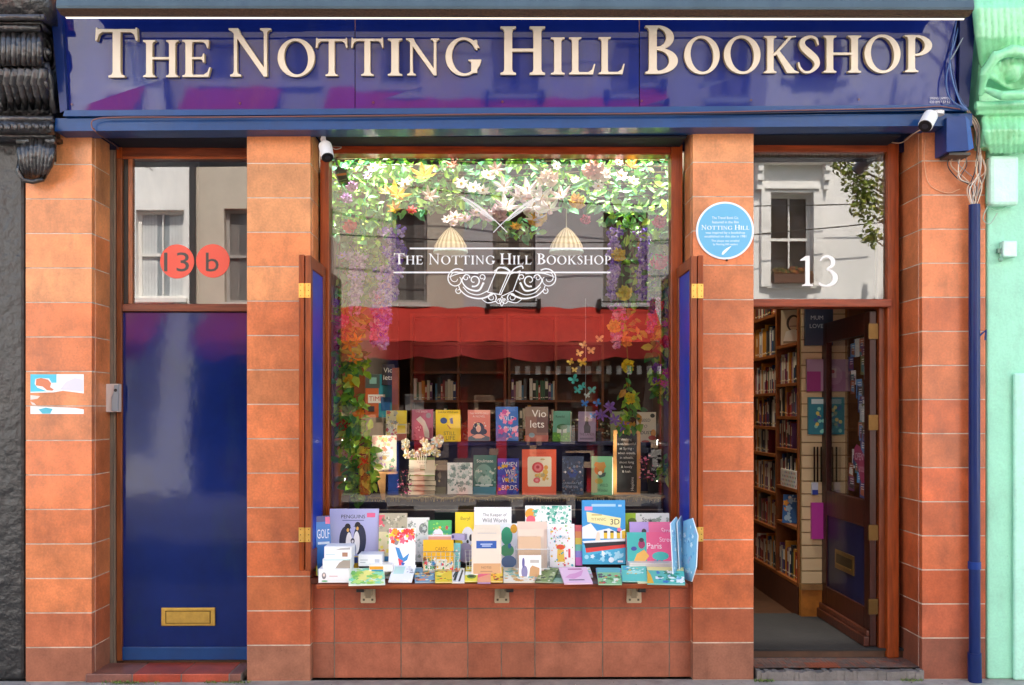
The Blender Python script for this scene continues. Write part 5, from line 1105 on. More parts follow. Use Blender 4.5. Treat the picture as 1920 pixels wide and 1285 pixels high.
def leafmass(m, boxes, cols, Lr=(.045, .085)):
    for (x0, y0, x1, y1, ya, yb_, n) in boxes:
        for i in range(n):
            p = W(rnd.uniform(x0, x1), rnd.uniform(y0, y1), rnd.uniform(ya, yb_)); d = (rv()+Vector((0, -.2, -.35))).normalized(); L = rnd.uniform(*Lr)
            leafq(m, p, d, (Vector((0, -1, .3))+rv()*.7).normalized(), L, L*rnd.uniform(.42, .62), rnd.choice(cols))
# top canopy
cp = thing('flower_canopy', 'wide canopy of artificial leaves and pale blossoms hanging inside the top of the window', 'flower garland', W(940, 440, .55))
m = MB(); leafmass(m, [(622, 296, 860, 400, .41, .66, 520), (622, 395, 745, 440, .32, .55, 120), (850, 296, 1256, 392, .42, .66, 700), (930, 390, 1010, 450, .36, .5, 60), (1125, 385, 1220, 430, .36, .5, 70), (860, 395, 930, 415, .4, .5, 30)], LB+LC[:3]); m.build('leaves', 'leaf', cp)
m = MB(); 
for i in range(7): m.tube([W(615, 300+i*12, .5+.04*i), W(780, 296+i*14, .45+.04*i), W(940, 310+i*11, .5), W(1100, 298+i*12, .55), W(1262, 302+i*11, .5)], .004, '#6a5a34', n=5)
m.build('stems', 'bark', cp)
m = MB(); m.tube([W(617, 299, .33), W(700, 301, .33), W(800, 300, .33), W(930, 302, .33), W(1100, 299, .33), W(1262, 297, .33)], .003, '#2c2418', n=5); tag(m.build('hanging_wire', 'plastic'), 'thin dark wire strung across the top of the window', 'wire')
for (x, y_, r, c, kd) in ((740, 392, .03, '#f4c030', 'lily'), (745, 365, .05, '#f2bc2c', 'lily'), (725, 360, .03, '#f4d870', 'lily'), (795, 330, .05, '#f0c840', 'lily'), (805, 368, .035, '#f2dcd8', 'lily'), (850, 310, .03, '#f0b8a0', 'lily'), (700, 315, .025, '#f0ece0', 'small'), (865, 345, .03, '#f4f0e4', 'small'), (888, 352, .03, '#f4f2ea', 'small'), (915, 330, .03, '#f4f0ea', 'daisy'), (905, 358, .028, '#f0ece4', 'small'), (930, 318, .03, '#f0c4b4', 'lily'), (945, 352, .04, '#f6f2ee', 'lily'), (990, 360, .05, '#f8f0ee', 'lily'), (975, 372, .05, '#f6e4e4', 'lily'), (998, 388, .06, '#fbf8f6', 'lily'), (1015, 372, .05, '#fbf6f4', 'lily'), (950, 388, .05, '#faf2f2', 'lily'), (1030, 392, .045, '#faf6f2', 'lily'), (1002, 408, .045, '#fbf8f4', 'lily'), (935, 400, .04, '#f2d8dc', 'rose'), (914, 405, .032, '#f0ccd4', 'rose'), (893, 400, .03, '#f0d0d4', 'small'), (872, 410, .028, '#f2d4d8', 'small'), (853, 408, .03, '#f4dcdc', 'small'), (838, 412, .022, '#f4e0e0', 'small'), (850, 420, .018, '#f4dcdc', 'small'), (1008, 412, .04, '#f4c828', 'rose'), (1052, 368, .045, '#f4dcd8', 'lily'), (1028, 335, .045, '#f0e0cc', 'rose'), (1082, 378, .035, '#f2c434', 'rose'), (1113, 320, .045, '#eab8a4', 'rose'), (1130, 328, .035, '#f2e8dc', 'rose'), (1183, 312, .035, '#f0b428', 'lily'), (1122, 350, .025, '#f4eeea', 'small'), (1188, 340, .025, '#f6f0f0', 'small'), (1165, 330, .03, '#f2e4e4', 'small'), (1078, 338, .02, '#e8c0c8', 'small'), (1043, 312, .02, '#f4f0ea', 'small'), (1160, 305, .02, '#eec8b4', 'small'), (1098, 412, .022, '#c83c5c', 'rose'), (772, 395, .022, '#d04848', 'small'), (968, 425, .025, '#f0b830', 'small'), (760, 346, .03, '#e8e4c8', 'small'), (690, 330, .02, '#b8a8d8', 'small'), (660, 350, .025, '#c890c8', 'rose'), (650, 372, .025, '#b890c8', 'rose')):
    blossom(kd, W(x, y_, rnd.uniform(.345, .39)), r, c, cp)
# left column
lg = thing('flower_garland', 'thick garland of bright green leaves and mixed flowers down the left side of the window', 'flower garland', W(660, 930, .4))
m = MB(); leafmass(m, [(622, 420, 720, 560, .39, .48, 240), (620, 560, 690, 700, .32, .42, 120), (628, 620, 665, 760, .3, .38, 60), (625, 740, 680, 800, .3, .38, 90), (635, 800, 695, 870, .3, .38, 80), (650, 860, 702, 925, .3, .38, 70), (655, 920, 672, 945, .31, .36, 10)], LC, (.055, .095)); m.build('leaves', 'leaf', lg)
m = MB(); m.tube([W(640, 400, .37), W(635, 500, .36), W(650, 600, .36), W(640, 700, .35), W(650, 800, .35), W(660, 870, .35), W(672, 930, .35)], .004, '#5a6a2c', n=5); m.tube([W(660, 870, .35), W(690, 905, .35)], .003, '#5a6a2c', n=5); m.build('stems', 'bark', lg)
for (x, y_, r, c, kd) in ((656, 425, .03, '#e84c3c', 'rose'), (630, 568, .022, '#8c3cb0', 'rose'), (628, 585, .022, '#7a2c9c', 'rose'), (645, 600, .028, '#d84890', 'rose'), (638, 612, .025, '#e878a8', 'small'), (630, 622, .022, '#a01c4c', 'rose'), (655, 645, .04, '#f4b81c', 'lily'), (668, 640, .035, '#f6c42c', 'lily'), (664, 672, .035, '#f4bc20', 'lily'), (657, 715, .034, '#fbd020', 'rose'), (628, 650, .025, '#8c1840', 'rose'), (632, 690, .022, '#e060a0', 'small'), (645, 795, .038, '#e8301c', 'rose'), (672, 776, .03, '#f08c1c', 'daisy'), (655, 770, .018, '#f0a8a0', 'small'), (682, 868, .032, '#f0502c', 'lily'), (663, 860, .02, '#e87898', 'small'), (648, 850, .022, '#f0b0a8', 'small'), (655, 830, .018, '#fbf4d8', 'small'), (645, 835, .02, '#f4e8a0', 'small'), (642, 480, .022, '#b8a0e0', 'small'), (665, 520, .02, '#d0b0e8', 'small')):
    blossom(kd, W(x, y_, rnd.uniform(.31, .33)), r, c, lg)
# right column
rg = thing('flower_garland', 'garland of leaves with red roses down the right side of the window', 'flower garland', W(1240, 760, .4))
m = MB(); leafmass(m, [(1215, 400, 1256, 560, .32, .5, 130), (1222, 540, 1257, 700, .32, .45, 130), (1228, 690, 1257, 748, .32, .4, 40), (1238, 860, 1257, 900, .32, .38, 22)], LC, (.055, .09)); m.build('leaves', 'leaf', rg)
m = MB(); m.tube([W(1240, 400, .4), W(1235, 500, .38), W(1242, 600, .37), W(1238, 700, .36), W(1245, 750, .36)], .004, '#5a6a2c', n=5); m.build('stems', 'bark', rg)
for (x, y_, r, c, kd) in ((1237, 416, .03, '#d83c5c', 'rose'), (1236, 491, .036, '#e04c60', 'rose'), (1234, 573, .032, '#d81c28', 'rose'), (1250, 641, .032, '#d81c28', 'rose'), (1232, 690, .026, '#8c4cc0', 'rose'), (1250, 700, .026, '#e04ca0', 'small'), (1230, 715, .024, '#9c5ccc', 'small'), (1245, 720, .022, '#e870b0', 'small'), (1246, 608, .018, '#e070a8', 'small'), (1225, 605, .022, '#c060c0', 'small')):
    blossom(kd, W(x, y_, rnd.uniform(.3, .32)), r, c, rg)
# hanging strand with yellow flowers on the right
sg = thing('flower_strand', 'slim hanging strand with yellow flowers at the right of the window', 'flower garland', W(1178, 800, .4))
m = MB(); m.tube([W(1178, 420, .36), W(1165, 500, .35), W(1172, 600, .35), W(1178, 690, .34), W(1180, 790, .34)], .003, '#5a7a2c', n=5); m.build('stem', 'bark', sg)
m = MB(); leafmass(m, [(1166, 690, 1192, 760, .33, .36, 22), (1160, 765, 1200, 805, .33, .36, 34), (1160, 540, 1200, 640, .34, .4, 50), (1165, 420, 1205, 540, .36, .45, 60)], LC+['#d8a030']); m.build('leaves', 'leaf', sg)
for (x, y_, r, c) in ((1160, 478, .03, '#f2d020'), (1171, 550, .04, '#f4e03c'), (1152, 612, .036, '#f6d858'), (1177, 686, .034, '#f8dc20'), (1181, 747, .03, '#fbe42c'), (1175, 640, .03, '#f0a83c')): blossom('rose', W(x, y_, .32), r, c, sg)
for x, y_ in ((1143, 765), (1152, 788), (1170, 800), (1128, 778)): blossom('lily', W(x, y_, .33), .03, '#9a74d0', sg)
# wisteria sprays
def wist(px, y0, y1, wpx, cs, label, y=.36, n=150):
    k = thing('wisteria_spray', label, 'hanging flowers', W(px, y1, y), 'wisteria sprays hanging in the window'); m = MB(); 
    for i in range(n):
        t = rnd.random()**.8; s_ = (1-t*.72)*wpx*(.75+.25*math.sin(t*22)); p = W(px+rnd.uniform(-s_, s_)+3*math.sin(t*5), y0+(y1-y0)*t, y+rnd.uniform(-.03, .04)); c = rnd.choice(cs)
        for q in range(3): leafq(m, p, (rv()+Vector((0, -.5, -.2))).normalized(), Vector((0, -1, 0)), .027, .02, c, -.3)
    m.build('petals', 'petal', k); m = MB(); m.tube([W(px, y0-25, y), W(px+2, y1, y)], .0015, '#7a8a4c', n=4); m.build('stem', 'bark', k)
V1 = ['#a880f0', '#8c62e0', '#c8a8f8', '#e0ccfc', '#7048d0']; V2 = ['#d0a0e0', '#e8b4e0', '#b888dc', '#f0d0f0']; V3 = ['#e070b8', '#f09cc8', '#c858b0', '#f4c4dc']
wist(738, 425, 560, 26, V1, 'dense violet wisteria spray, the nearest to the printed shop name at the left', n=260); wist(720, 500, 650, 22, V1+V2, 'long lilac and pink wisteria spray reaching down over the awning reflection', n=240)
wist(705, 545, 645, 12, V2+V3, 'slim pink tipped wisteria spray beside the long lilac one', n=110); wist(668, 470, 590, 20, ['#e4d4f0', '#d8b8e8', '#c8a0dc', '#f0e4f4'], 'pale wisteria spray over the left garland', n=190); wist(636, 590, 640, 10, V3, 'short magenta wisteria spray at the far left of the window', .33, 60)
wist(1150, 425, 560, 16, V1, 'violet wisteria spray, the first on the right side', n=180); wist(1205, 430, 560, 16, V1+['#8c64c8'], 'violet wisteria spray hanging close to the right garland', n=170); wist(1158, 570, 650, 16, V3+V2, 'pink wisteria spray under the yellow flower on the right', n=110); wist(1222, 560, 620, 10, V3+['#a070d0'], 'short purple and pink wisteria spray beside the red roses', .33, 70)
# dark pink posy on the lower shelf
for px, py, lb in ((760, 905, 'small dark pink posy beside the stack of books in the window'), (1214, 880, 'pink dried posy between the chalkboard and the black bag')):
    k = thing('posy', lb, 'posy', W(px, py+25, .5)); m = MB()
    for i in range(60): m.ball(W(px+rnd.uniform(-15, 12), py+rnd.uniform(-26, 24), .52+rnd.random()*.03), rnd.uniform(.003, .009), rnd.choice(['#c04c80', '#8c2450', '#e890a8', '#3c1c2c']), n=5)
    m.build('blooms', 'petal', k); m = MB(); 
    for i in range(5): m.tube([W(px+rnd.uniform(-10, 10), py-15, .54), W(px, py+25, .54)], .0015, '#4c3c28', n=4)
    m.build('stalks', 'bark', k)
k = thing('twig_cover', 'dark twiggy greenery filling the back of the upper shelf', 'greenery', (0, Y2+.15, z2)); m = MB(); leafmass(m, [(720, 785, 1235, 828, Y2+.07, Y2+.2, 700)], ['#3c3a1c', '#5c5024', '#2c3418', '#6c5c30', '#4a4a20'], (.015, .035)); m.build('twigs', 'leaf', k)
# butterflies
bg_ = thing('butterfly_garland', 'hanging string of paper butterflies fading from yellow through teal to blue', 'butterfly garland', W(1098, 790, .5))
m = MB(); m.tube([W(1098, 560, .5), W(1098, 790, .5)], .0012, '#d8d8d8', n=4); m.build('string', 'plastic', bg_)
for (x, y_, c, s_) in ((1124, 636, '#f4d898', 1.1), (1094, 647, '#f4d490', 1.0), (1108, 658, '#f2cc84', 1.1), (1086, 663, '#f0cc78', 1), (1070, 679, '#f0cc5c', .9), (1092, 680, '#f4cc50', 1.25), (1077, 694, '#f0d070', .8), (1076, 712, '#50c4b8', 1.3), (1083, 732, '#48b8b0', 1.1), (1092, 725, '#58c0b8', 1), (1110, 732, '#60c4bc', 1.1), (1101, 742, '#c8dcd8', .8), (1096, 757, '#3c8ce0', 1), (1120, 756, '#3c94e4', 1), (1112, 780, '#4898e0', .9), (1122, 776, '#8c7cd8', .9), (1144, 762, '#9a7cdc', 1.2)):
    p = W(x, y_, .49+rnd.uniform(-.02, .02)); a_ = rnd.uniform(-.6, .6); ca, sa = math.cos(a_), math.sin(a_); m = MB(); S_ = .021*s_
    for s2 in (-1, 1):
        for P in ([(.02, .0), (.25, .75), (.75, 1.0), (1.1, .75), (.95, .25), (.4, -.02)], [(.02, 0), (.45, -.05), (.85, -.3), (.7, -.75), (.35, -.8), (.1, -.35)]):
            pts = []
            for u, v in P: 
                X_, Z_, Y_ = s2*u*S_, v*S_, -abs(u)*S_*.55*(1 if s2 > 0 else .3); pts.append(p+Vector((X_*ca-Z_*sa, Y_, X_*sa+Z_*ca)))
            m.prism(pts if s2 > 0 else pts[::-1], (0, .0008, 0), c)
    m.tube([p+Vector((-sa*S_*-.5, 0, ca*S_*-.5)), p+Vector((-sa*S_*.5, 0, ca*S_*.5))], .0015, c, n=5); m.build('butterfly', 'petal', bg_)
# ================================================================== BOOKS ON THE OUTSIDE COUNTER
ZC = zc+.0006
def cbook(label, x0, y0, x1, y, t, cover, items=(), lean=10, yaw=0, lift=0, **k):
    """stands on the counter at depth y, its top at pixel row y0"""
    a, b = W(x0, 1060, y), W(x1, 1060, y); zz = ZC+lift+math.sin(math.radians(lean))*0; top = W((x0+x1)/2, y0, y+.03).z
    h_ = (top-zz)/math.cos(math.radians(lean)); w_ = (b.x-a.x)/math.cos(math.radians(yaw))
    return bookat(label, ((a.x+b.x)/2, y, zz), w_, h_, t, cover, items, lean, yaw, **k)
m = MB(); m.pbox(612, 1040, 1262, 1064, .10, .13, '#1b1a20'); m.box(W(612, 1040, .1).x, W(1262, 1040, .1).x, .02, .0999, zc, zc+.05, '#1b1a20'); tag(m.build('black_riser', 'print'), 'black riser board under the back row of books on the outside counter', 'riser')
cb = cbook
cb('large lavender book titled PENGUINS with three emperor penguins at the left of the counter', 617, 954, 709, .03, .02, '#b8bce4', [('T', 'PENGUINS', .48, .82, .07, '#1c2440', .5), ('R', .26, .775, .7, .79, '#6c74a0'), ('R', .76, .84, .93, .92, '#f06a94'), ('E', .33, .4, .13, .27, '#22304c'), ('E', .62, .42, .13, .29, '#22304c'), ('E', .40, .36, .065, .2, '#f2f2f2'), ('E', .555, .37, .065, .21, '#f2f2f2'), ('E', .37, .66, .06, .065, '#181e2c'), ('E', .575, .69, .06, .065, '#181e2c'), ('P', [(.41, .67), (.455, .63), (.41, .645)], '#181e2c'), ('P', [(.53, .7), (.485, .66), (.53, .675)], '#181e2c'), ('E', .375, .6, .025, .035, '#e8b860'), ('E', .57, .63, .025, .035, '#e8b860'), ('E', .475, .24, .075, .14, '#8494a8'), ('E', .475, .4, .04, .05, '#2c3444'), ('E', .475, .39, .022, .028, '#e8e8ea'), ('R', .2, .1, .76, .14, '#b8bce4')], lift=.055, lean=5)
cb('blue book titled GOLF with a lime green spine leaning against the left shutter', 597, 968, 622, -.06, .02, '#2c7cc4', [('R', 0, .9, 1, 1, '#3c3c7c'), ('R', .68, .86, 1, .98, '#f06a94'), ('T', 'GOLF', .5, .62, .16, '#f4f8fc'), ('R', .1, .52, .9, .56, '#d8e8f4'), ('R', 0, 0, 1, .2, '#2468a8')], lean=8, yaw=28, spine='#c4d82c')
def pack(label, x0, y0, x1, y1, y, dpt, c, extra=(), cat='box', name='boxed_card_set', yaw=0, group=None):
    a, b = W(x0, y1, y), W(x1, y0, y); w_, h_ = b.x-a.x, b.z-a.z; k = thing(name, label, cat, ((a.x+b.x)/2, y, a.z), group, (0, 0, math.radians(yaw)))
    m = MB(); m.box(-w_/2, w_/2, 0, dpt, 0, h_, c); m.build('carton', 'print', k, local=True, bevel=.001); m = MB(); art(m, extra or [('R', .08, .3, .6, .36, '#c8c8c8')], w_, h_, random.Random(3)); m.build('printing', 'print', k, local=True); return k
pack('white card box with a small portrait, at the bottom left of the counter', 597, 1066, 655, 1092, -.33, .16, '#f2f0ec', [('E', .18, .5, .07, .22, '#8c8484'), ('E', .18, .56, .035, .12, '#f0d8c8'), ('E', .2, .12, .1, .06, '#5cae6c'), ('R', .35, .45, .62, .5, '#d8a8a8'), ('E', .72, .3, .04, .1, '#888')], yaw=4) if 0 else None
def c6(c): return c
pack('white card box with a small portrait, lying at the bottom left corner of the counter', 597, 1067, 655, 1093, -.33, .16, '#f2f0ec', [('E', .18, .5, .07, .24, '#8c8484'), ('E', .18, .56, .035, .12, '#f0d8c8'), ('E', .2, .12, .1, .06, '#5cae6c'), ('R', .35, .45, .62, .5, '#d8a8a8')])
pack('white box with a grey landscape strip stacked on the portrait box', 605, 1048, 657, 1066.5, -.31, .14, '#f4f4f2', [('P', [(.45, .02), (.6, .6), (.78, .9), (.99, .95), (.99, .02)], '#a89c8c'), ('R', .02, .85, .98, .92, '#a8d8d0')])
pack('white box with a brown stamp on top of the left hand pile', 608, 1025, 659, 1047.5, -.30, .13, '#f4f4f4', [('R', .66, .15, .86, .5, '#b08468'), ('P', [(.4, .7), (.6, .85), (.95, .92), (.95, .75)], '#b8b4b0'), ('R', .05, .3, .4, .34, '#a8d0d0')])
pack('white box with pale print right of the left hand pile', 672, 1040, 716, 1062, -.2, .12, '#eef0f4', [('R', .7, .3, .9, .6, '#c0c8d0'), ('R', .08, .5, .4, .56, '#b0b8c0'), ('R', .08, .3, .3, .36, '#b0b8c0')])
pack('box with an orange and blue band in front of the pale printed box', 692, 1059, 736, 1072, -.24, .1, '#f0ece4', [('R', .02, .3, .6, .75, '#e8a02c'), ('R', .1, .02, .6, .28, '#2c8cb0')])
pack('small yellow and blue box between the two white piles', 660, 1045, 671, 1072, -.1, .05, '#e8c020', [('R', .0, .6, 1, 1, '#3c5c9c')])
cb('pale yellow storybook with a pink label behind the parrot book', 709, 963, 762, .0, .012, '#e8dca8', [('R', 0, .62, 1, 1, '#b8b094'), ('F', 40, .02, .62, .98, .98, ['#8c8c74', '#d8d0b8', '#6c7458', '#a09c84'], .03, .07), ('R', 0, .72, .2, .96, '#e85a6c'), ('F', 24, .05, .15, .95, .6, ['#f0e050', '#f08c5c', '#e8e4a0', '#9cc85c'], .04, .08), ('R', 0, .02, 1, .12, '#3c8cb8')], lift=.06)
cb('white book with grey animal sketches behind the yellow cards', 752, 971, 804, .01, .012, '#ecece4', [('F', 50, .05, .05, .98, .95, ['#b8bcb0', '#8c948c', '#d8d8d0', '#a8b4a0', '#c8d0c8'], .03, .07), ('E', .78, .75, .15, .12, '#7c8480')], lift=.06)
cb('white picture book with a rainbow parrot and blue ribbon, tall in front', 728, 991, 778, -.16, .01, '#fbfbfb', [('F', 46, .02, .72, .98, .99, ['#e83c3c', '#f4a02c', '#f8d83c', '#f06a84', '#e8502c'], .05, .11), ('E', .33, .68, .16, .14, '#f4e4dc'), ('E', .28, .75, .1, .09, '#8c8c88'), ('P', [(.25, .62), (.4, .6), (.55, .4), (.78, .5), (.7, .36), (.5, .3), (.35, .42)], '#3c8cc8'), ('P', [(.35, .4), (.55, .34), (.42, .2)], '#e84c5c'), ('P', [(.48, .32), (.62, .3), (.5, .18)], '#2c5cb0'), ('R', .3, .13, .86, .16, '#a8b8a8'), ('E', .05, .05, .1, .06, '#b8d85c')], lean=8)
cb('small green and teal picture book with a white dome label', 802, 976, 846, -.0, .012, '#2ca878', [('R', 0, .75, 1, 1, '#48b860'), ('F', 20, .05, .5, .95, .95, ['#8cd85c', '#f0c83c', '#3cc0a0'], .03, .06), ('E', .42, .62, .24, .18, '#fbfbf8'), ('R', .24, .62, .6, .66, '#f08c9c'), ('E', .8, .82, .06, .05, '#c84c4c')], lift=.06)
cb('white booklet with orange trim just behind the basket of yellow cards', 800, 1003, 848, -.05, .012, '#f4f0ec', [('R', .05, .8, .95, .95, '#f0a890'), ('R', .1, .5, .8, .7, '#e8e0e0')], lift=.03)
cb('yellow book with a grey and white lemur behind the white books', 853, 961, 891, .02, .015, '#f6d818', [('T', 'Beryl', .5, .84, .07, '#7c6c10', .7), ('E', .62, .5, .3, .2, '#eceaea'), ('E', .48, .5, .08, .07, '#2c2c2c'), ('E', .78, .48, .08, .07, '#2c2c2c'), ('E', .62, .4, .06, .04, '#2c2c2c'), ('E', .5, .18, .4, .2, '#a8a0b8')], lift=.06)
cb('white book titled The Keeper of Wild Words in the middle of the counter', 889, 951, 959, .02, .014, '#fbfbfa', [('T', 'The Keeper of', .55, .83, .06, '#3c4444', .64), ('T', 'Wild Words', .55, .72, .08, '#2c3434', .66), ('E', .78, .56, .05, .02, '#5ca03c'), ('E', .86, .59, .04, .015, '#7cb84c'), ('F', 14, .1, .05, .9, .3, GRN, .03, .06)], lift=.06, lean=5)
cb('teal green book with a globe and an orange sun between the two card holders', 938, 982, 970, -.04, .012, '#f2f6f4', [('E', .38, .72, .34, .2, '#28a878'), ('E', .8, .88, .2, .1, '#e8a828'), ('E', .4, .4, .4, .14, '#48b078'), ('E', .5, .15, .44, .14, '#5c90b8'), ('E', .55, .5, .1, .06, '#2878b0')], lift=.03)
cb('white floral book titled The Creature Nursery with an orange corner badge', 985, 948, 1072, .02, .014, '#fbfbf8', [('F', 100, .2, .6, .99, .99, ['#48b89c', '#8cd0b8', '#b8e0d0', '#3c9c8c', '#e8f0ec'], .02, .045), ('E', .12, .85, .12, .1, '#f4a83c'), ('E', .12, .74, .1, .08, '#f06a7c'), ('R', .2, .56, .86, .7, '#fbfbf8'), ('T', 'CREATURE NURSERY', .54, .59, .08, '#e07a84', .62)], lift=.06, lean=5)
cb('white book of little red orange and green illustrations left of the rainbow spine', 1027, 983, 1078, -.02, .012, '#fdfcf8', [('F', 60, .04, .04, .96, .96, ['#f06a3c', '#f4c43c', '#8cc85c', '#3cb0c0', '#e84c6c'], .02, .04), ('P', [(.34, .12), (.62, .12), (.6, .4), (.36, .4)], '#f4cc50'), ('E', .48, .46, .16, .06, '#f0582c'), ('R', .2, .62, .8, .76, '#fdfcf8'), ('T', 'ANIMALS', .5, .65, .08, '#a8b4b0', .6), ('R', .76, .22, .84, .42, '#e84c5c')], lift=.035)
cb('narrow rainbow striped book standing left of the ship book', 1079, 985, 1092, .0, .03, '#e85c9c', [('R', 0, .84, 1, 1, '#f06a6c'), ('R', 0, .68, 1, .84, '#f49c5c'), ('R', 0, .52, 1, .68, '#f0d050'), ('R', 0, .36, 1, .52, '#6cc8b0'), ('R', 0, .2, 1, .36, '#8c8cd8'), ('R', 0, 0, 1, .2, '#d06cc0')], lift=.04)
cb('big blue 3D ship model book showing a red and black liner', 1092, 938, 1173, -.02, .028, '#3c9cd8', [('R', .22, .9, .78, .94, '#a8d4f0'), ('R', .84, .9, .92, .93, '#c8e4f4'), ('R', .06, .84, .24, .9, '#f08cb8'), ('R', 0, 0, 1, .3, '#48b4d8'), ('P', [(0, .4), (0, .58), (.2, .64), (.34, .52), (.62, .56), (.8, .5), (1, .55), (1, .4)], '#f0f6fa'), ('P', [(.1, .82), (.9, .72), (.88, .56), (.12, .66)], '#f8ecac'), ('T', '3D', .76, .62, .09, '#4c4434', .3), ('T', 'TITANIC', .38, .68, .045, '#a89858', .4), ('R', .22, .76, .46, .78, '#c8b870'), ('P', [(.0, .36), (1, .4), (1, .345), (.06, .31)], '#f4f4f4'), ('P', [(.04, .33), (1, .36), (1, .28), (.08, .24)], '#2c2c34'), ('P', [(.07, .25), (1, .31), (1, .26), (.09, .18)], '#e0403c')]+[('R', x, .40, x+.08, .52, '#f0c83c') for x in (.5, .65, .8, .92)]+[('R', x, .49, x+.08, .52, '#2c2c34') for x in (.5, .65, .8)]+[('P', [(.3, .37), (.42, .37), (.4, .5), (.34, .5)], '#f4e0c8'), ('F', 14, .02, .02, .98, .18, ['#a8e0f0', '#e8f8fc', '#2c9cc8'], .04, .1), ('R', .82, .03, .94, .06, '#f4f4f4'), ('E', .86, .54, .05, .03, '#f07c9c')], lean=4, lift=.05)
cb('white and lime green book behind the pink puzzle boxes', 1173, 962, 1256, .03, .014, '#dfe4dc', [('R', 0, .5, .24, 1, '#a0c82c'), ('E', .16, .82, .1, .08, '#5c7c20'), ('F', 24, .3, .6, .98, .97, ['#8ca090', '#c8d0c4', '#4c5c54', '#a8b8a8'], .02, .05), ('T', 'Spring', .55, .82, .09, '#4c544c', .5)], lift=.06, lean=5)
for i, (dx, dy, w2, lb, lft) in enumerate(((0, 0, 95, 'front pink and teal puzzle book titled Paris', 0), (6, -19, 92, 'pink and lilac puzzle book showing above the front Paris one', .0))):
    cb(lb, 1177+dx, 999+dy, 1177+dx+w2*.97, -.1+i*.04, .02, ['#f0608c', '#ec6c98'][i], [('R', 0, 0, .4, 1, ['#3cb8b0', '#b89cd8'][i]), ('T', 'Paris', .56, .62, .14, '#fbe8ec', .3), ('T', 'Street', .82, .78, .11, '#fbd0dc', .3), ('E', .68, .45, .17, .1, '#48c0b4'), ('E', .3, .72, .07, .1, '#a0285c'), ('E', .3, .82, .05, .05, '#3c2c3c'), ('P', [(.08, .2), (.2, .5), (.35, .6), (.45, .45), (.3, .25)], '#f0b858'), ('E', .14, .62, .06, .05, '#3c4c9c'), ('F', 26, .05, .03, .95, .3, ['#f4d890', '#f8f0e0', '#c84c6c', '#3c9cb0', '#f4b0c0'], .03, .06), ('E', .1, .25, .06, .05, '#e03c8c')], lean=12)
m = MB()
pack('stack of white paged books under the pink puzzle books', 1180, 1056, 1280, 1068, -.16, .13, '#ece4dc', [('R', 0, .1, 1, .2, '#b09c90'), ('R', 0, .5, 1, .6, '#c8b4a8'), ('R', .0, .8, 1, .86, '#a88c7c')], 'books', 'book_stack')
for i, (a, b, y, yw, lb) in enumerate(((1262, 1284, -.22, 62, 'nearest pale blue pop-up card at the right end of the counter'), (1272, 1294, -.16, 66, 'farther pale blue pop-up card at the right end of the counter'), (1280, 1299, -.25, -74, 'pale blue patterned card turned against the right shutter'))):
    p = W((a+b)/2, 1075, y); k = thing('pop_up_card', lb, 'card', (p.x, y, ZC), None, (math.radians(-3), 0, math.radians(yw))); m = MB(); h_ = .33; w_ = .17
    pts = [(-w_/2, 0, 0), (w_/2*.5, 0, 0), (w_/2, 0, h_*.25), (w_/2, 0, h_*.75), (w_*.1, 0, h_), (-w_/2, 0, h_*.92)]
    m.prism(pts, (0, .006, 0), '#8cc4e0', 0, '#e8f0f4'); art(m, [('F', 46, .1, .08, .85, .85, ['#b8dcec', '#5ca0cc', '#e8f4f8', '#a8b8d8', '#6cb4dc'], .03, .08)], w_, h_, random.Random(i+4)); m.build('card', 'print', k, local=True)
# wire basket with yellow cards
def wire(m, pts, r=.0016, c='#d8d8d8'): m.tube(pts, r, c, n=5)
def basket(x0, x1, y0, y1, ya, yb_, name, lb, nx=8, ny=4):
    k = thing(name, lb, 'basket', W((x0+x1)/2, y1, ya)); m = MB()
    def P(u, v, w__): 
        ins = (1-v)*3
        return W(x0+ins+(x1-x0-2*ins)*u, y1+(y0-y1)*v, ya+(yb_-ya)*w__)
    for i in range(nx+1): wire(m, [P(i/nx, 0, 0), P(i/nx, 1, 0)]); wire(m, [P(i/nx, 0, 0), P(i/nx, 0, 1)])
    for j in range(ny+1): wire(m, [P(0, j/ny, 0), P(1, j/ny, 0)], .0022 if j == ny else .0014); wire(m, [P(0, j/ny, 0), P(0, j/ny, 1)]); wire(m, [P(1, j/ny, 0), P(1, j/ny, 1)])
    m.build('wires', 'metal', k); return k
basket(791, 862, 1035, 1070, -.21, -.12, 'wire_basket', 'white wire basket holding packs of yellow and white cards')
for i, (a, b, t0, c, ar, lb) in enumerate(((793, 850, 1012, '#f4b820', [('R', .05, .0, .95, .5, '#f0ece0'), ('T', 'CARDS', .6, .72, .1, '#8c5c10', .4), ('F', 50, .04, .03, .96, .5, ['#e84c5c', '#3c9c5c', '#f4c040', '#3c8cc8', '#fbf8f0', '#7c4c2c'], .04, .08)], 'yellow topped pack of little picture cards in the left basket'), (841, 863, 1018, '#7cc8c8', [('F', 30, .04, .1, .96, .96, ['#f0ece0', '#48a8a0', '#f4d05c', '#e87c5c'], .05, .1)], 'teal pack of cards at the right side of the left basket'))):
    cb(lb, a, t0, b, -.185+.02*i, .02, c, ar, lean=5, name='card_pack', cat='card pack')
pack('lavender pencil case lying above the left basket', 846, 1002, 872, 1013, -.12, .04, '#b0a4cc', [('R', .0, .3, .2, .8, '#5c4c8c')], 'pencil case', 'pencil_case', yaw=-18)
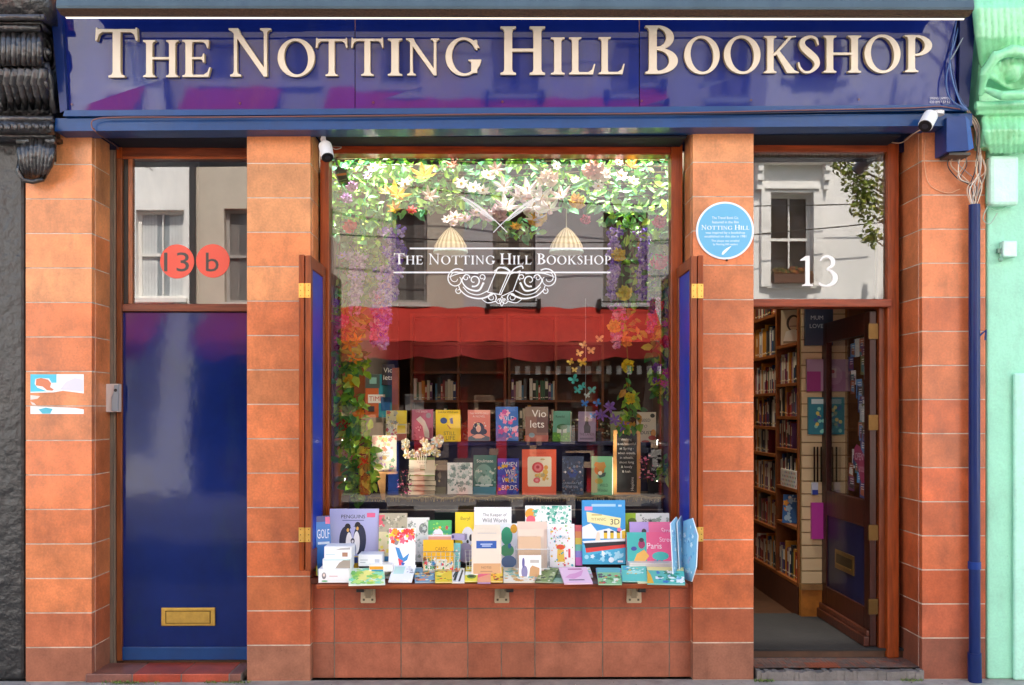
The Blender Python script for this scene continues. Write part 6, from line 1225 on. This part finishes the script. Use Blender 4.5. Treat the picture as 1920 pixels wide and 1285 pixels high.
# cream notebooks in the middle holder
basket(872, 890, 1032, 1068, -.22, -.14, 'wire_rack', 'narrow white wire rack just left of the cream notebooks', 2, 5)
for i in range(3): cb(['front cream notebook with a kraft paper band in the middle stand', 'second cream notebook behind the banded one', 'third cream notebook at the back of the middle stand'][i], 884+i*3, 1000-i*8, 940-i*1, -.24+i*.035, .02, '#eadcc8', [('R', .16, .68, .84, .84, '#2c5cac'), ('R', .3, .76, .7, .78, '#c8d8f0'), ('R', .35, .72, .65, .74, '#c8d8f0'), ('R', .06, .12, .98, .36, '#d8a878'), ('T', 'NOTES', .5, .25, .05, '#8c6444', .4), ('R', .3, .18, .7, .2, '#b08460')] if i == 0 else [('R', .16, .72, .84, .92, '#2c5cac')], lean=5, name='notebook', cat='notebook', group='cream notebooks in the middle stand')
ah = thing('acrylic_holder', 'clear acrylic holder with beige notebooks right of the middle', 'holder', W(1000, 1068, -.2))
m = MB(); a, b = W(967, 1067, -.25), W(1031, 1030, -.25)
for bb in ((a.x, b.x, -.25, -.247, a.z, b.z), (a.x, a.x+.003, -.246, -.13, a.z, b.z), (b.x-.003, b.x, -.246, -.13, a.z, b.z)): m.box(*bb, '#ffffff')
m.build('box', 'glass2', ah); m = MB(); m.tube([W(967, 1030, -.25), W(1031, 1030, -.25)], .0018, '#eef4f6', n=5); m.build('edge', 'plastic', ah); m = MB(); m.tube([W(967, 1067, -.25), W(1031, 1067, -.25)], .0018, '#eef4f6', n=5); m.build('edge', 'plastic', ah)
for i in range(3): cb(['front beige notebook in the acrylic holder', 'middle pale notebook in the acrylic holder', 'tallest blush notebook at the back of the acrylic holder'][i], 972-i*1, 1006-i*14, 1014+i*6, -.235+i*.03, .02, ['#e0bc98', '#ecd8c4', '#ead2c0'][i], lean=4, name='notebook', cat='notebook', group='beige notebooks in the acrylic holder')
cb('small white card with a grey rabbit drawing in front of the acrylic holder', 973, 1040, 1015, -.262, .004, '#fbf6f0', [('E', .25, .35, .14, .25, '#8c88b0'), ('E', .2, .7, .06, .2, '#6c68a0'), ('P', [(.45, .15), (.9, .15), (.92, .5), (.6, .6), (.5, .5)], '#d0a070'), ('R', .5, .7, .9, .82, '#c8c0b8')], lean=3, name='card', cat='card')
# low books fanned along the front edge
FL = [(654, 1072, 722, 1102, '#e6f0d8', [('F', 60, .06, .06, .94, .94, ['#a8d84c', '#c8e87c', '#7cc85c', '#f0e87c', '#8ce0b8'], .08, .16), ('T', 'Meadow', .45, .5, .1, '#f0f8c0', .4)], 8, 'pale green watercolour book lying across the counter edge at the left'),
 (728, 1062, 772, 1094, '#f4f6f6', [('R', .1, .45, .55, .9, '#bfe4d8'), ('F', 8, .6, .5, .95, .9, ['#7c8484', '#a8acac', '#d8d8d8'], .06, .1)], -2, 'white booklet with a mint square on the front edge'),
 (778, 1071, 816, 1094, '#6ca0c0', [('F', 30, .05, .05, .95, .7, ['#e88c4c', '#f4c85c', '#5c3c34', '#d8e0c8'], .08, .14)], 6, 'sunset coloured booklet on the front edge right of the mint one'),
 (816, 1071, 848, 1095, '#e8c82c', [('F', 22, .05, .05, .95, .95, ['#8cb83c', '#4c7c2c', '#c83c2c', '#f4e45c'], .08, .14)], 4, 'yellow and green booklet on the front edge beside the zebra one'),
 (847, 1071, 871, 1095, '#f4f0ea', [('P', [(.1, .1), (.3, .1), (.6, .95), (.45, .95)], '#20201f'), ('P', [(.5, .05), (.65, .05), (.9, .8), (.8, .9)], '#20201f'), ('R', 0, .75, .6, 1, '#f07c3c'), ('P', [(.05, .4), (.15, .3), (.35, .7), (.3, .8)], '#20201f')], 2, 'zebra striped booklet on the front edge'),
 (871, 1070, 896, 1095, '#f0e03c', [('R', 0, .4, 1, .65, '#fbfbf0'), ('E', .5, .3, .35, .15, '#5c8c2c'), ('E', .5, .32, .2, .08, '#20301c')], 0, 'yellow booklet with a green leaf shape on the front edge'),
 (895, 1070, 920, 1095, '#a86cb0', [('R', 0, 0, 1, .55, '#f0a07c'), ('P', [(0, .5), (1, .8), (1, .6), (0, .3)], '#e85c7c')], 0, 'purple and peach booklet on the front edge'),
 (920, 1070, 943, 1095, '#f4c83c', [('F', 20, .05, .05, .95, .95, ['#d8382c', '#f0842c', '#f8e070', '#7c2c1c'], .1, .16)], 0, 'red and yellow booklet on the front edge under the globe book'),
 (944, 1069, 1003, 1094, '#f4ead4', [('F', 60, .04, .3, .96, .96, ['#b8d8c0', '#7cb8b0', '#e8c878', '#d8b87c'], .05, .09), ('F', 20, .05, .05, .95, .4, ['#e8b05c', '#d89848', '#f0d8a8'], .05, .09)], 0, 'cream booklet with sandy pattern under the acrylic holder'),
 (1003, 1067, 1035, 1091, '#7c9450', [('F', 24, .05, .05, .95, .95, ['#4c6430', '#b8c088', '#e8e4c8', '#38482c'], .1, .18)], -14, 'olive green booklet tilted on the front edge'),
 (1034, 1070, 1056, 1090, '#8cb498', [('R', .1, .3, .8, .6, '#4c7458')], -6, 'small sage booklet left of the pink one'),
 (1058, 1070, 1112, 1099, '#f4c8dc', [('P', [(.1, .35), (.4, .25), (.7, .45), (.85, .8), (.5, .6), (.3, .55)], '#e8a0c8'), ('R', .2, .16, .75, .22, '#7c6474'), ('R', .3, .82, .8, .9, '#c86c98')], 5, 'soft pink booklet sticking out over the counter edge'),
 (1122, 1073, 1166, 1102, '#8cc88c', [('R', 0, .7, 1, 1, '#58b0b8'), ('F', 30, .05, .05, .95, .6, ['#d84c4c', '#f0c85c', '#4c8c3c', '#e8f0d8', '#5c3c5c', '#c87c3c'], .06, .12)], -3, 'green garden picture booklet over the counter edge right of the pink one'),
 (1166, 1069, 1214, 1098, '#6cd0c0', [('E', .5, .55, .3, .12, '#b8ece0'), ('F', 16, .1, .4, .9, .9, ['#2c8c84', '#e8f8f4', '#f0c85c'], .04, .08), ('R', .06, .7, .3, .95, '#48b0d0')], -6, 'mint turquoise booklet near the right end of the counter'),
 (1214, 1068, 1284, 1099, '#5cc4b4', [('R', 0, .78, 1, 1, '#f4e89c'), ('F', 26, .2, .1, .95, .7, ['#3c7cc0', '#fbfbf4', '#2c8c6c', '#a8d8e8'], .06, .13), ('P', [(0, 0), (.18, 0), (.1, .5), (0, .8)], '#f0b83c')], -8, 'teal booklet with a yellow top at the right end of the counter'),
 (1038, 1054, 1112, 1070, '#f4f4ee', [('F', 50, .03, .05, .97, .95, ['#b8d8c8', '#e8b0c8', '#8cb8d0', '#f0dc98', '#d8e8d8'], .06, .12)], 2, 'white flower print booklet behind the pink one'),
 (1120, 1054, 1188, 1070, '#7cb0dc', [('R', .05, .2, .95, .4, '#f4f4f8'), ('T', 'PRINCESS', .5, .22, .14, '#8c3c8c', .6), ('F', 20, .05, .5, .95, .9, ['#f0d060', '#f4f4f4', '#e890b8'], .06, .1)], -2, 'pale blue booklet lying in front of the ship book')]
FB = lambda cs, n=26: [('F', n, .05, .05, .95, .95, cs, .06, .14)]
FL += [(700, 1060, 735, 1076, '#f4f4f0', FB(['#a8d0c8', '#e8e0d0', '#8cb8d8']), -4, 'white sketched booklet behind the watercolour book'),
 (756, 1058, 792, 1078, '#fbfbf8', [('R', .1, .5, .7, .8, '#8c9494')], 6, 'plain white booklet behind the mint one'),
 (800, 1062, 832, 1080, '#f08c4c', FB(['#f4d060', '#c83c3c', '#fbf0e0']), -5, 'orange booklet behind the sunset coloured one'),
 (834, 1060, 868, 1078, '#48b0c8', FB(['#f4f4f0', '#2c6c9c', '#f0c84c']), 3, 'turquoise booklet behind the zebra one'),
 (905, 1062, 940, 1080, '#e86a8c', FB(['#f8d0d8', '#f4e060', '#a82c5c']), 4, 'rose pink booklet behind the peach one'),
 (950, 1060, 985, 1078, '#f4d8a0', FB(['#e8a84c', '#c86c3c', '#8cb870']), -3, 'sandy booklet just below the globe book'),
 (1000, 1058, 1036, 1076, '#e8f0f4', FB(['#6ca8c8', '#b8d8e8', '#e89cac']), 5, 'icy white booklet behind the olive one'),
 (1196, 1072, 1228, 1092, '#f4e8b8', FB(['#e8b83c', '#5cb890']), 6, 'cream booklet tucked between the mint and teal ones')]
for i, (a, t0, b, t1, c, ar, yw, lb) in enumerate(FL):
    y = -.352+.012*(i % 3) if t1 > 1080 else -.20-.004*(i % 5); rise = (t1-t0)/1870*5.17; L = .2 if t1 > 1080 else .14
    if t1 > 1098: y = -.40; L = .21
    lean = 90-math.degrees(math.asin(min(.9, max(.05, (rise-.0*L)*.62/L)))); w_ = (W(b, 1090, y).x-W(a, 1090, y).x); thk = .008
    bookat(lb, ((W(a, 1090, y).x+W(b, 1090, y).x)/2, y, ZC+thk+.001+(.004 if i % 2 else 0)), w_, L, thk, c, ar, lean, yw, name='booklet', cat='booklet', group='booklets along the front edge of the counter', pages='#f8f8f4')
# ================================================================== FIXTURES ON THE FRONT
k = thing('blue_plaque', 'round pale blue commemorative plaque with white lettering on the tiled pier', 'plaque', W(1359, 486, 0))
m = MB(); disc(m, 1359.5, 432.5, 54, -.012, .0118, '#eaf4fa', 64); m.build('rim', 'plastic', k)
m = MB(); disc(m, 1359.5, 432.5, 50.5, -.0135, .0014, '#62b4da', 64); m.build('disc', 'letter', k); y = -.0142
m = MB()
for t_, yy, h_, wd in (('The Travel Book Co.', 411, 5, 50), ('featured in the film', 419, 5, 50), ('was inspired by a bookshop', 438.5, 4.6, 74), ('established on this site in 1981', 445.5, 4.6, 78), ('This plaque was unveiled', 453.5, 4, 52), ('by Notting Hill readers', 460, 4, 46)): textpx(m, t_, 1360, yy, h_, '#eef8fc', y, wfix=wd)
textpx(m, 'NOTTING HILL', 1360, 431, 9, '#f6fcff', y, 'serif', wfix=90)
m.prism([W(*p, y) for p in ((1353, 477), (1356, 478), (1366, 468), (1372, 461), (1362, 466), (1355, 472))], (0, .0005, 0), '#f6fcff'); m.build('lettering', 'print', k)
m = MB(); disc(m, 1363, 488, 2, -.008, .008, '#3a2a22', 12); m.build('screw', 'metal', k)
# torn poster on the left pier
k = thing('torn_poster', 'torn white and cyan sticker remnants on the left tiled pier', 'sticker', W(107, 777, 0))
y = -.0012; m = MB()
m.prism([W(*p, y) for p in ((57, 737), (100, 736), (118, 733), (157, 738), (157, 702), (57, 702))], (0, .001, 0), '#f2f2f0'); y -= .0002
m.poly([W(*p, y) for p in ((57, 735), (88, 734), (70, 727), (65, 720), (66, 711), (74, 709), (92, 710), (97, 718), (106, 718), (106, 702), (57, 702))], '#3fc0d8')
m.poly([W(*p, y-.0002) for p in ((98, 733), (88, 732), (80, 725), (67, 723), (68, 711), (77, 709), (90, 712), (96, 719), (94, 726), (101, 731))], '#d4774c'); m.poly([W(*p, y-.0001) for p in ((112, 731), (156, 735), (156, 712), (140, 709), (124, 716))], '#d8d4dc'); m.build('upper_scrap', 'print', k)
m = MB(); m.prism([W(*p, -.0012) for p in ((57, 776.5), (157, 776.5), (157, 768), (140, 765), (57, 762))], (0, .001, 0), '#f2f2f0'); m.poly([W(*p, -.0016) for p in ((72, 768), (80, 776), (94, 776), (99, 767), (86, 764.5))], '#3fb4c8'); m.build('lower_scrap', 'print', k)
m = MB(); 
for P in (((57, 741), (75, 743), (70, 748), (57, 750)), ((57, 753), (64, 756), (68, 760), (60, 759))): m.prism([W(*p, -.0011) for p in P[::-1]], (0, .001, 0), '#ead8cc')
m.build('peeled_fleck', 'print', k)
# cameras
def cctv(label, base, joint, a, b, y, r, yb_=None):
    k = thing('security_camera', label, 'security camera', W(*base, y)); A, B = W(*a, y-.0), W(*b, y-.05)
    m = MB(); m.tube([A, A+(B-A)*.12, A+(B-A)*.85, B], [r*.75, r, r, r*.98], '#ecebe9', n=24); m.build('body', 'plastic', k, smooth=False, bevel=.002)
    d = (B-A).normalized(); m = MB(); m.tube([B+d*.0005, B+d*.006], r*.9, '#151416', n=24); m.tube([B+d*.0061, B+d*.009], r*.4, '#2c2c34', n=16); m.build('lens', 'plastic', k)
    bs = W(*base, y+.02); jt = W(*joint, y+.01); m = MB(); m.tube([bs+Vector((0, 0, .012)), bs+Vector((0, 0, -.006))], r*.95, '#dddad6', n=20); m.tube([bs, jt, A], [.012, .014, .010], '#dddad6', n=12); m.ball(jt, .016, '#e8e6e2'); m.build('bracket', 'plastic', k)
cctv('white bullet security camera hanging under the blue beam at the left of the window', (607, 249), (606, 262), (609, 270), (614, 295), -.0, .036)
cctv('white bullet security camera with black face in front of the beam at the right', (1757, 214), (1750, 214), (1746, 215), (1735, 236), -.2, .038)
# blue cable box, pipe and cables at the right
k = thing('cable_box', 'dark blue sloped metal cable box under the right end of the sign', 'electrical box', W(1800, 288, 0))
m = MB(); y = -.16; F_ = [W(*p, y) for p in ((1775, 285), (1816, 282), (1810, 216), (1775, 220))]; m.prism(F_, (0, .15, 0), '#0e3474'); m.prism([W(*p, y+.002) for p in ((1816.2, 282), (1826, 278), (1818, 226), (1810.2, 217))], (0, .14, 0), '#28589a'); m.build('cover', 'paint', k, bevel=.004)
m = MB(); m.pbox(1780, 286, 1820, 291, -.14, -.02, '#2c2a28'); m.build('base', 'plastic', k)
pp = thing('blue_drainpipe', 'blue painted pipe running down the right tiled pier', 'pipe', W(1827, 1285, -.05))
m = MB(); a = W(1827, 384, -.05); m.tube([(a.x, -.05, a.z), (a.x, -.05, 1.0), (a.x+.002, -.05, .12)], .03, '#07215a', n=20); m.build('pipe', 'paint', pp)
m = MB(); m.tube([(a.x, -.05, .16), (a.x+.003, -.05, 0)], .036, '#07215a', n=20); m.build('foot_socket', 'paint', pp)
m = MB(); m.tube([(a.x, -.05, .62), (a.x, -.05, .66)], .034, '#0c3480', n=20); m.build('collar', 'paint', pp); m = MB(); m.tube([(a.x+.02, -.07, W(1830, 630, -.05).z), (a.x+.05, -.08, W(1830, 620, -.05).z), (a.x+.055, -.06, W(1830, 638, -.05).z)], .006, '#1d3f74', n=6); m.build('hook', 'paint', pp)
def cable(pts, r, c, label, y=None, group=None, name='cable'):
    P = spl([tuple(W(p[0], p[1], p[2] if len(p) > 2 else y)) for p in pts], 8); m = MB(); m.tube(P, r, c, n=6); return tag(m.build(name, 'plastic'), label, 'cable', group)
cable([(572/3.19, 247), (172, 238), (178, 224), (230, 220), (400, 220), (700, 217), (941, 214), (1200, 213), (1500, 207), (1700, 203), (1760, 200), (1800, 205)], .0035, '#7a4a44', 'long thin brown cable clipped along the blue moulding below the sign', -.165)
cable([(200, 222), (420, 219), (640, 219.5), (800, 218), (1000, 216), (1300, 214), (1560, 210), (1770, 206)], .003, '#1e2436', 'second dark cable following the brown one below the sign', -.163)
cable([(175, 240, -.14), (184, 252, -.1), (215, 272, .1), (222, 280, .2)], .003, '#5c4038', 'short brown cable running back under the beam above the blue door')
cable([(612, 268, -.0), (628, 280, .02), (640, 276, .1), (618, 274, .2)], .003, '#8a7f78', 'short grey lead looping behind the left security camera')
cable([(1732, 240, -.16), (1712, 252, -.08), (1690, 268, .1), (1664, 266, .2)], .003, '#c8a488', 'pale lead running from the right security camera back to the door frame')
rg_ = 'loose cables at the right end of the sign'
cable([(1796, 26), (1788, 70), (1782, 110), (1774, 150), (1782, 185), (1812, 206)], .004, '#3c5c94', 'outermost blue cable bowing left at the end of the sign', -.19, rg_)
cable([(1803, 26), (1790, 80), (1781, 110), (1786, 150), (1800, 190), (1814, 206)], .004, '#5478ac', 'second blue cable crossing at the tie on the sign', -.185, rg_)
cable([(1900, -6), (1850, 22), (1815, 56), (1790, 100), (1782, 112)], .0035, '#7c8c94', 'grey cable arching from the green bracket to the tie on the sign', -.2, rg_)
cable([(1783, 114), (1790, 150), (1798, 180), (1816, 208)], .0035, '#2c4474', 'short dark cable from the tie down to the beam', -.18, rg_)
rr = random.Random(8); cc = ['#d8c4a8', '#b8aca0', '#2c2a2c', '#c8a88c', '#8c8078', '#e0d4c4', '#3c3436', '#a89884']
for i in range(9):
    x0 = 1814+rr.uniform(-3, 6); cable([(x0, 208, -.12), (1826+i*1.2, 235, -.1), (1832+rr.uniform(-2, 6), 275, -.06), (1836+rr.uniform(-8, 12), 320, -.06), (1828+rr.uniform(-16, 16), 350+rr.uniform(-8, 8), -.06), (1826+rr.uniform(-6, 8), 384+rr.uniform(0, 20), -.05)], .0032, cc[i % 8], 'loose thin cable in the bundle beside the blue cable box', None, 'bundle of cables beside the blue box')
for i in range(6):
    x0 = 1785+i*6; cable([(x0, 288, -.06), (x0-4+rr.uniform(-8, 8), 310, -.05), (1805+rr.uniform(-10, 24), 335, -.05), (1815+rr.uniform(-4, 22), 350, -.05), (1822, 382, -.05)], .003, cc[(i+2) % 8], 'loose thin cable looping out of the bottom of the blue cable box', None, 'cables below the blue box')
cable([(1735, 262), (1733, 300), (1742, 345), (1775, 362), (1800, 355)], .0022, '#d8a078', 'single thin pale cable looping over the right pier', -.008)
cable([(1856, 330, -.03), (1850, 360, -.03), (1852, 384, -.03), (1870, 396, -.03), (1890, 384, -.03)], .003, '#8cc8a8', 'mint painted cable looping under the green junction box')
cable([(1852, 386, -.03), (1843, 410, -.03), (1856, 420, -.03), (1870, 400, -.03)], .003, '#a0bca8', 'second mint painted cable beside the blue pipe top')
# ---- weeds and litter at the foot of the front
m = MB()
for i in range(420):
    x = rnd.choice([rnd.uniform(190, 300), rnd.uniform(215, 255), rnd.uniform(380, 470), rnd.uniform(1415, 1450), rnd.uniform(1690, 1730)]); p = W(x, 1276, -.03+rnd.uniform(-.02, .01)); p.z = .001
    leafq(m, p, (rv()+Vector((0, 0, 1.4))).normalized(), rv(), rnd.uniform(.006, .02), .005, rnd.choice(['#5a7a2c', '#7c9440', '#4c6428', '#8c8a4c']))
tag(m.build('weeds', 'leaf'), 'small weeds and moss in the joint at the foot of the shopfront', 'weeds', kind='stuff')
m = MB()
for i in range(260):
    p = Vector((rnd.uniform(-2.6, 2.6), -.04-rnd.random()*.4, .003)); m.ball(p, (rnd.uniform(.002, .007), rnd.uniform(.002, .006), .002), rnd.choice(['#d8d0c4', '#6c645c', '#b8a890', '#8c8478']), n=5)
tag(m.build('grit', 'stone'), 'loose grit and flecks scattered on the pavement', 'grit', kind='stuff')
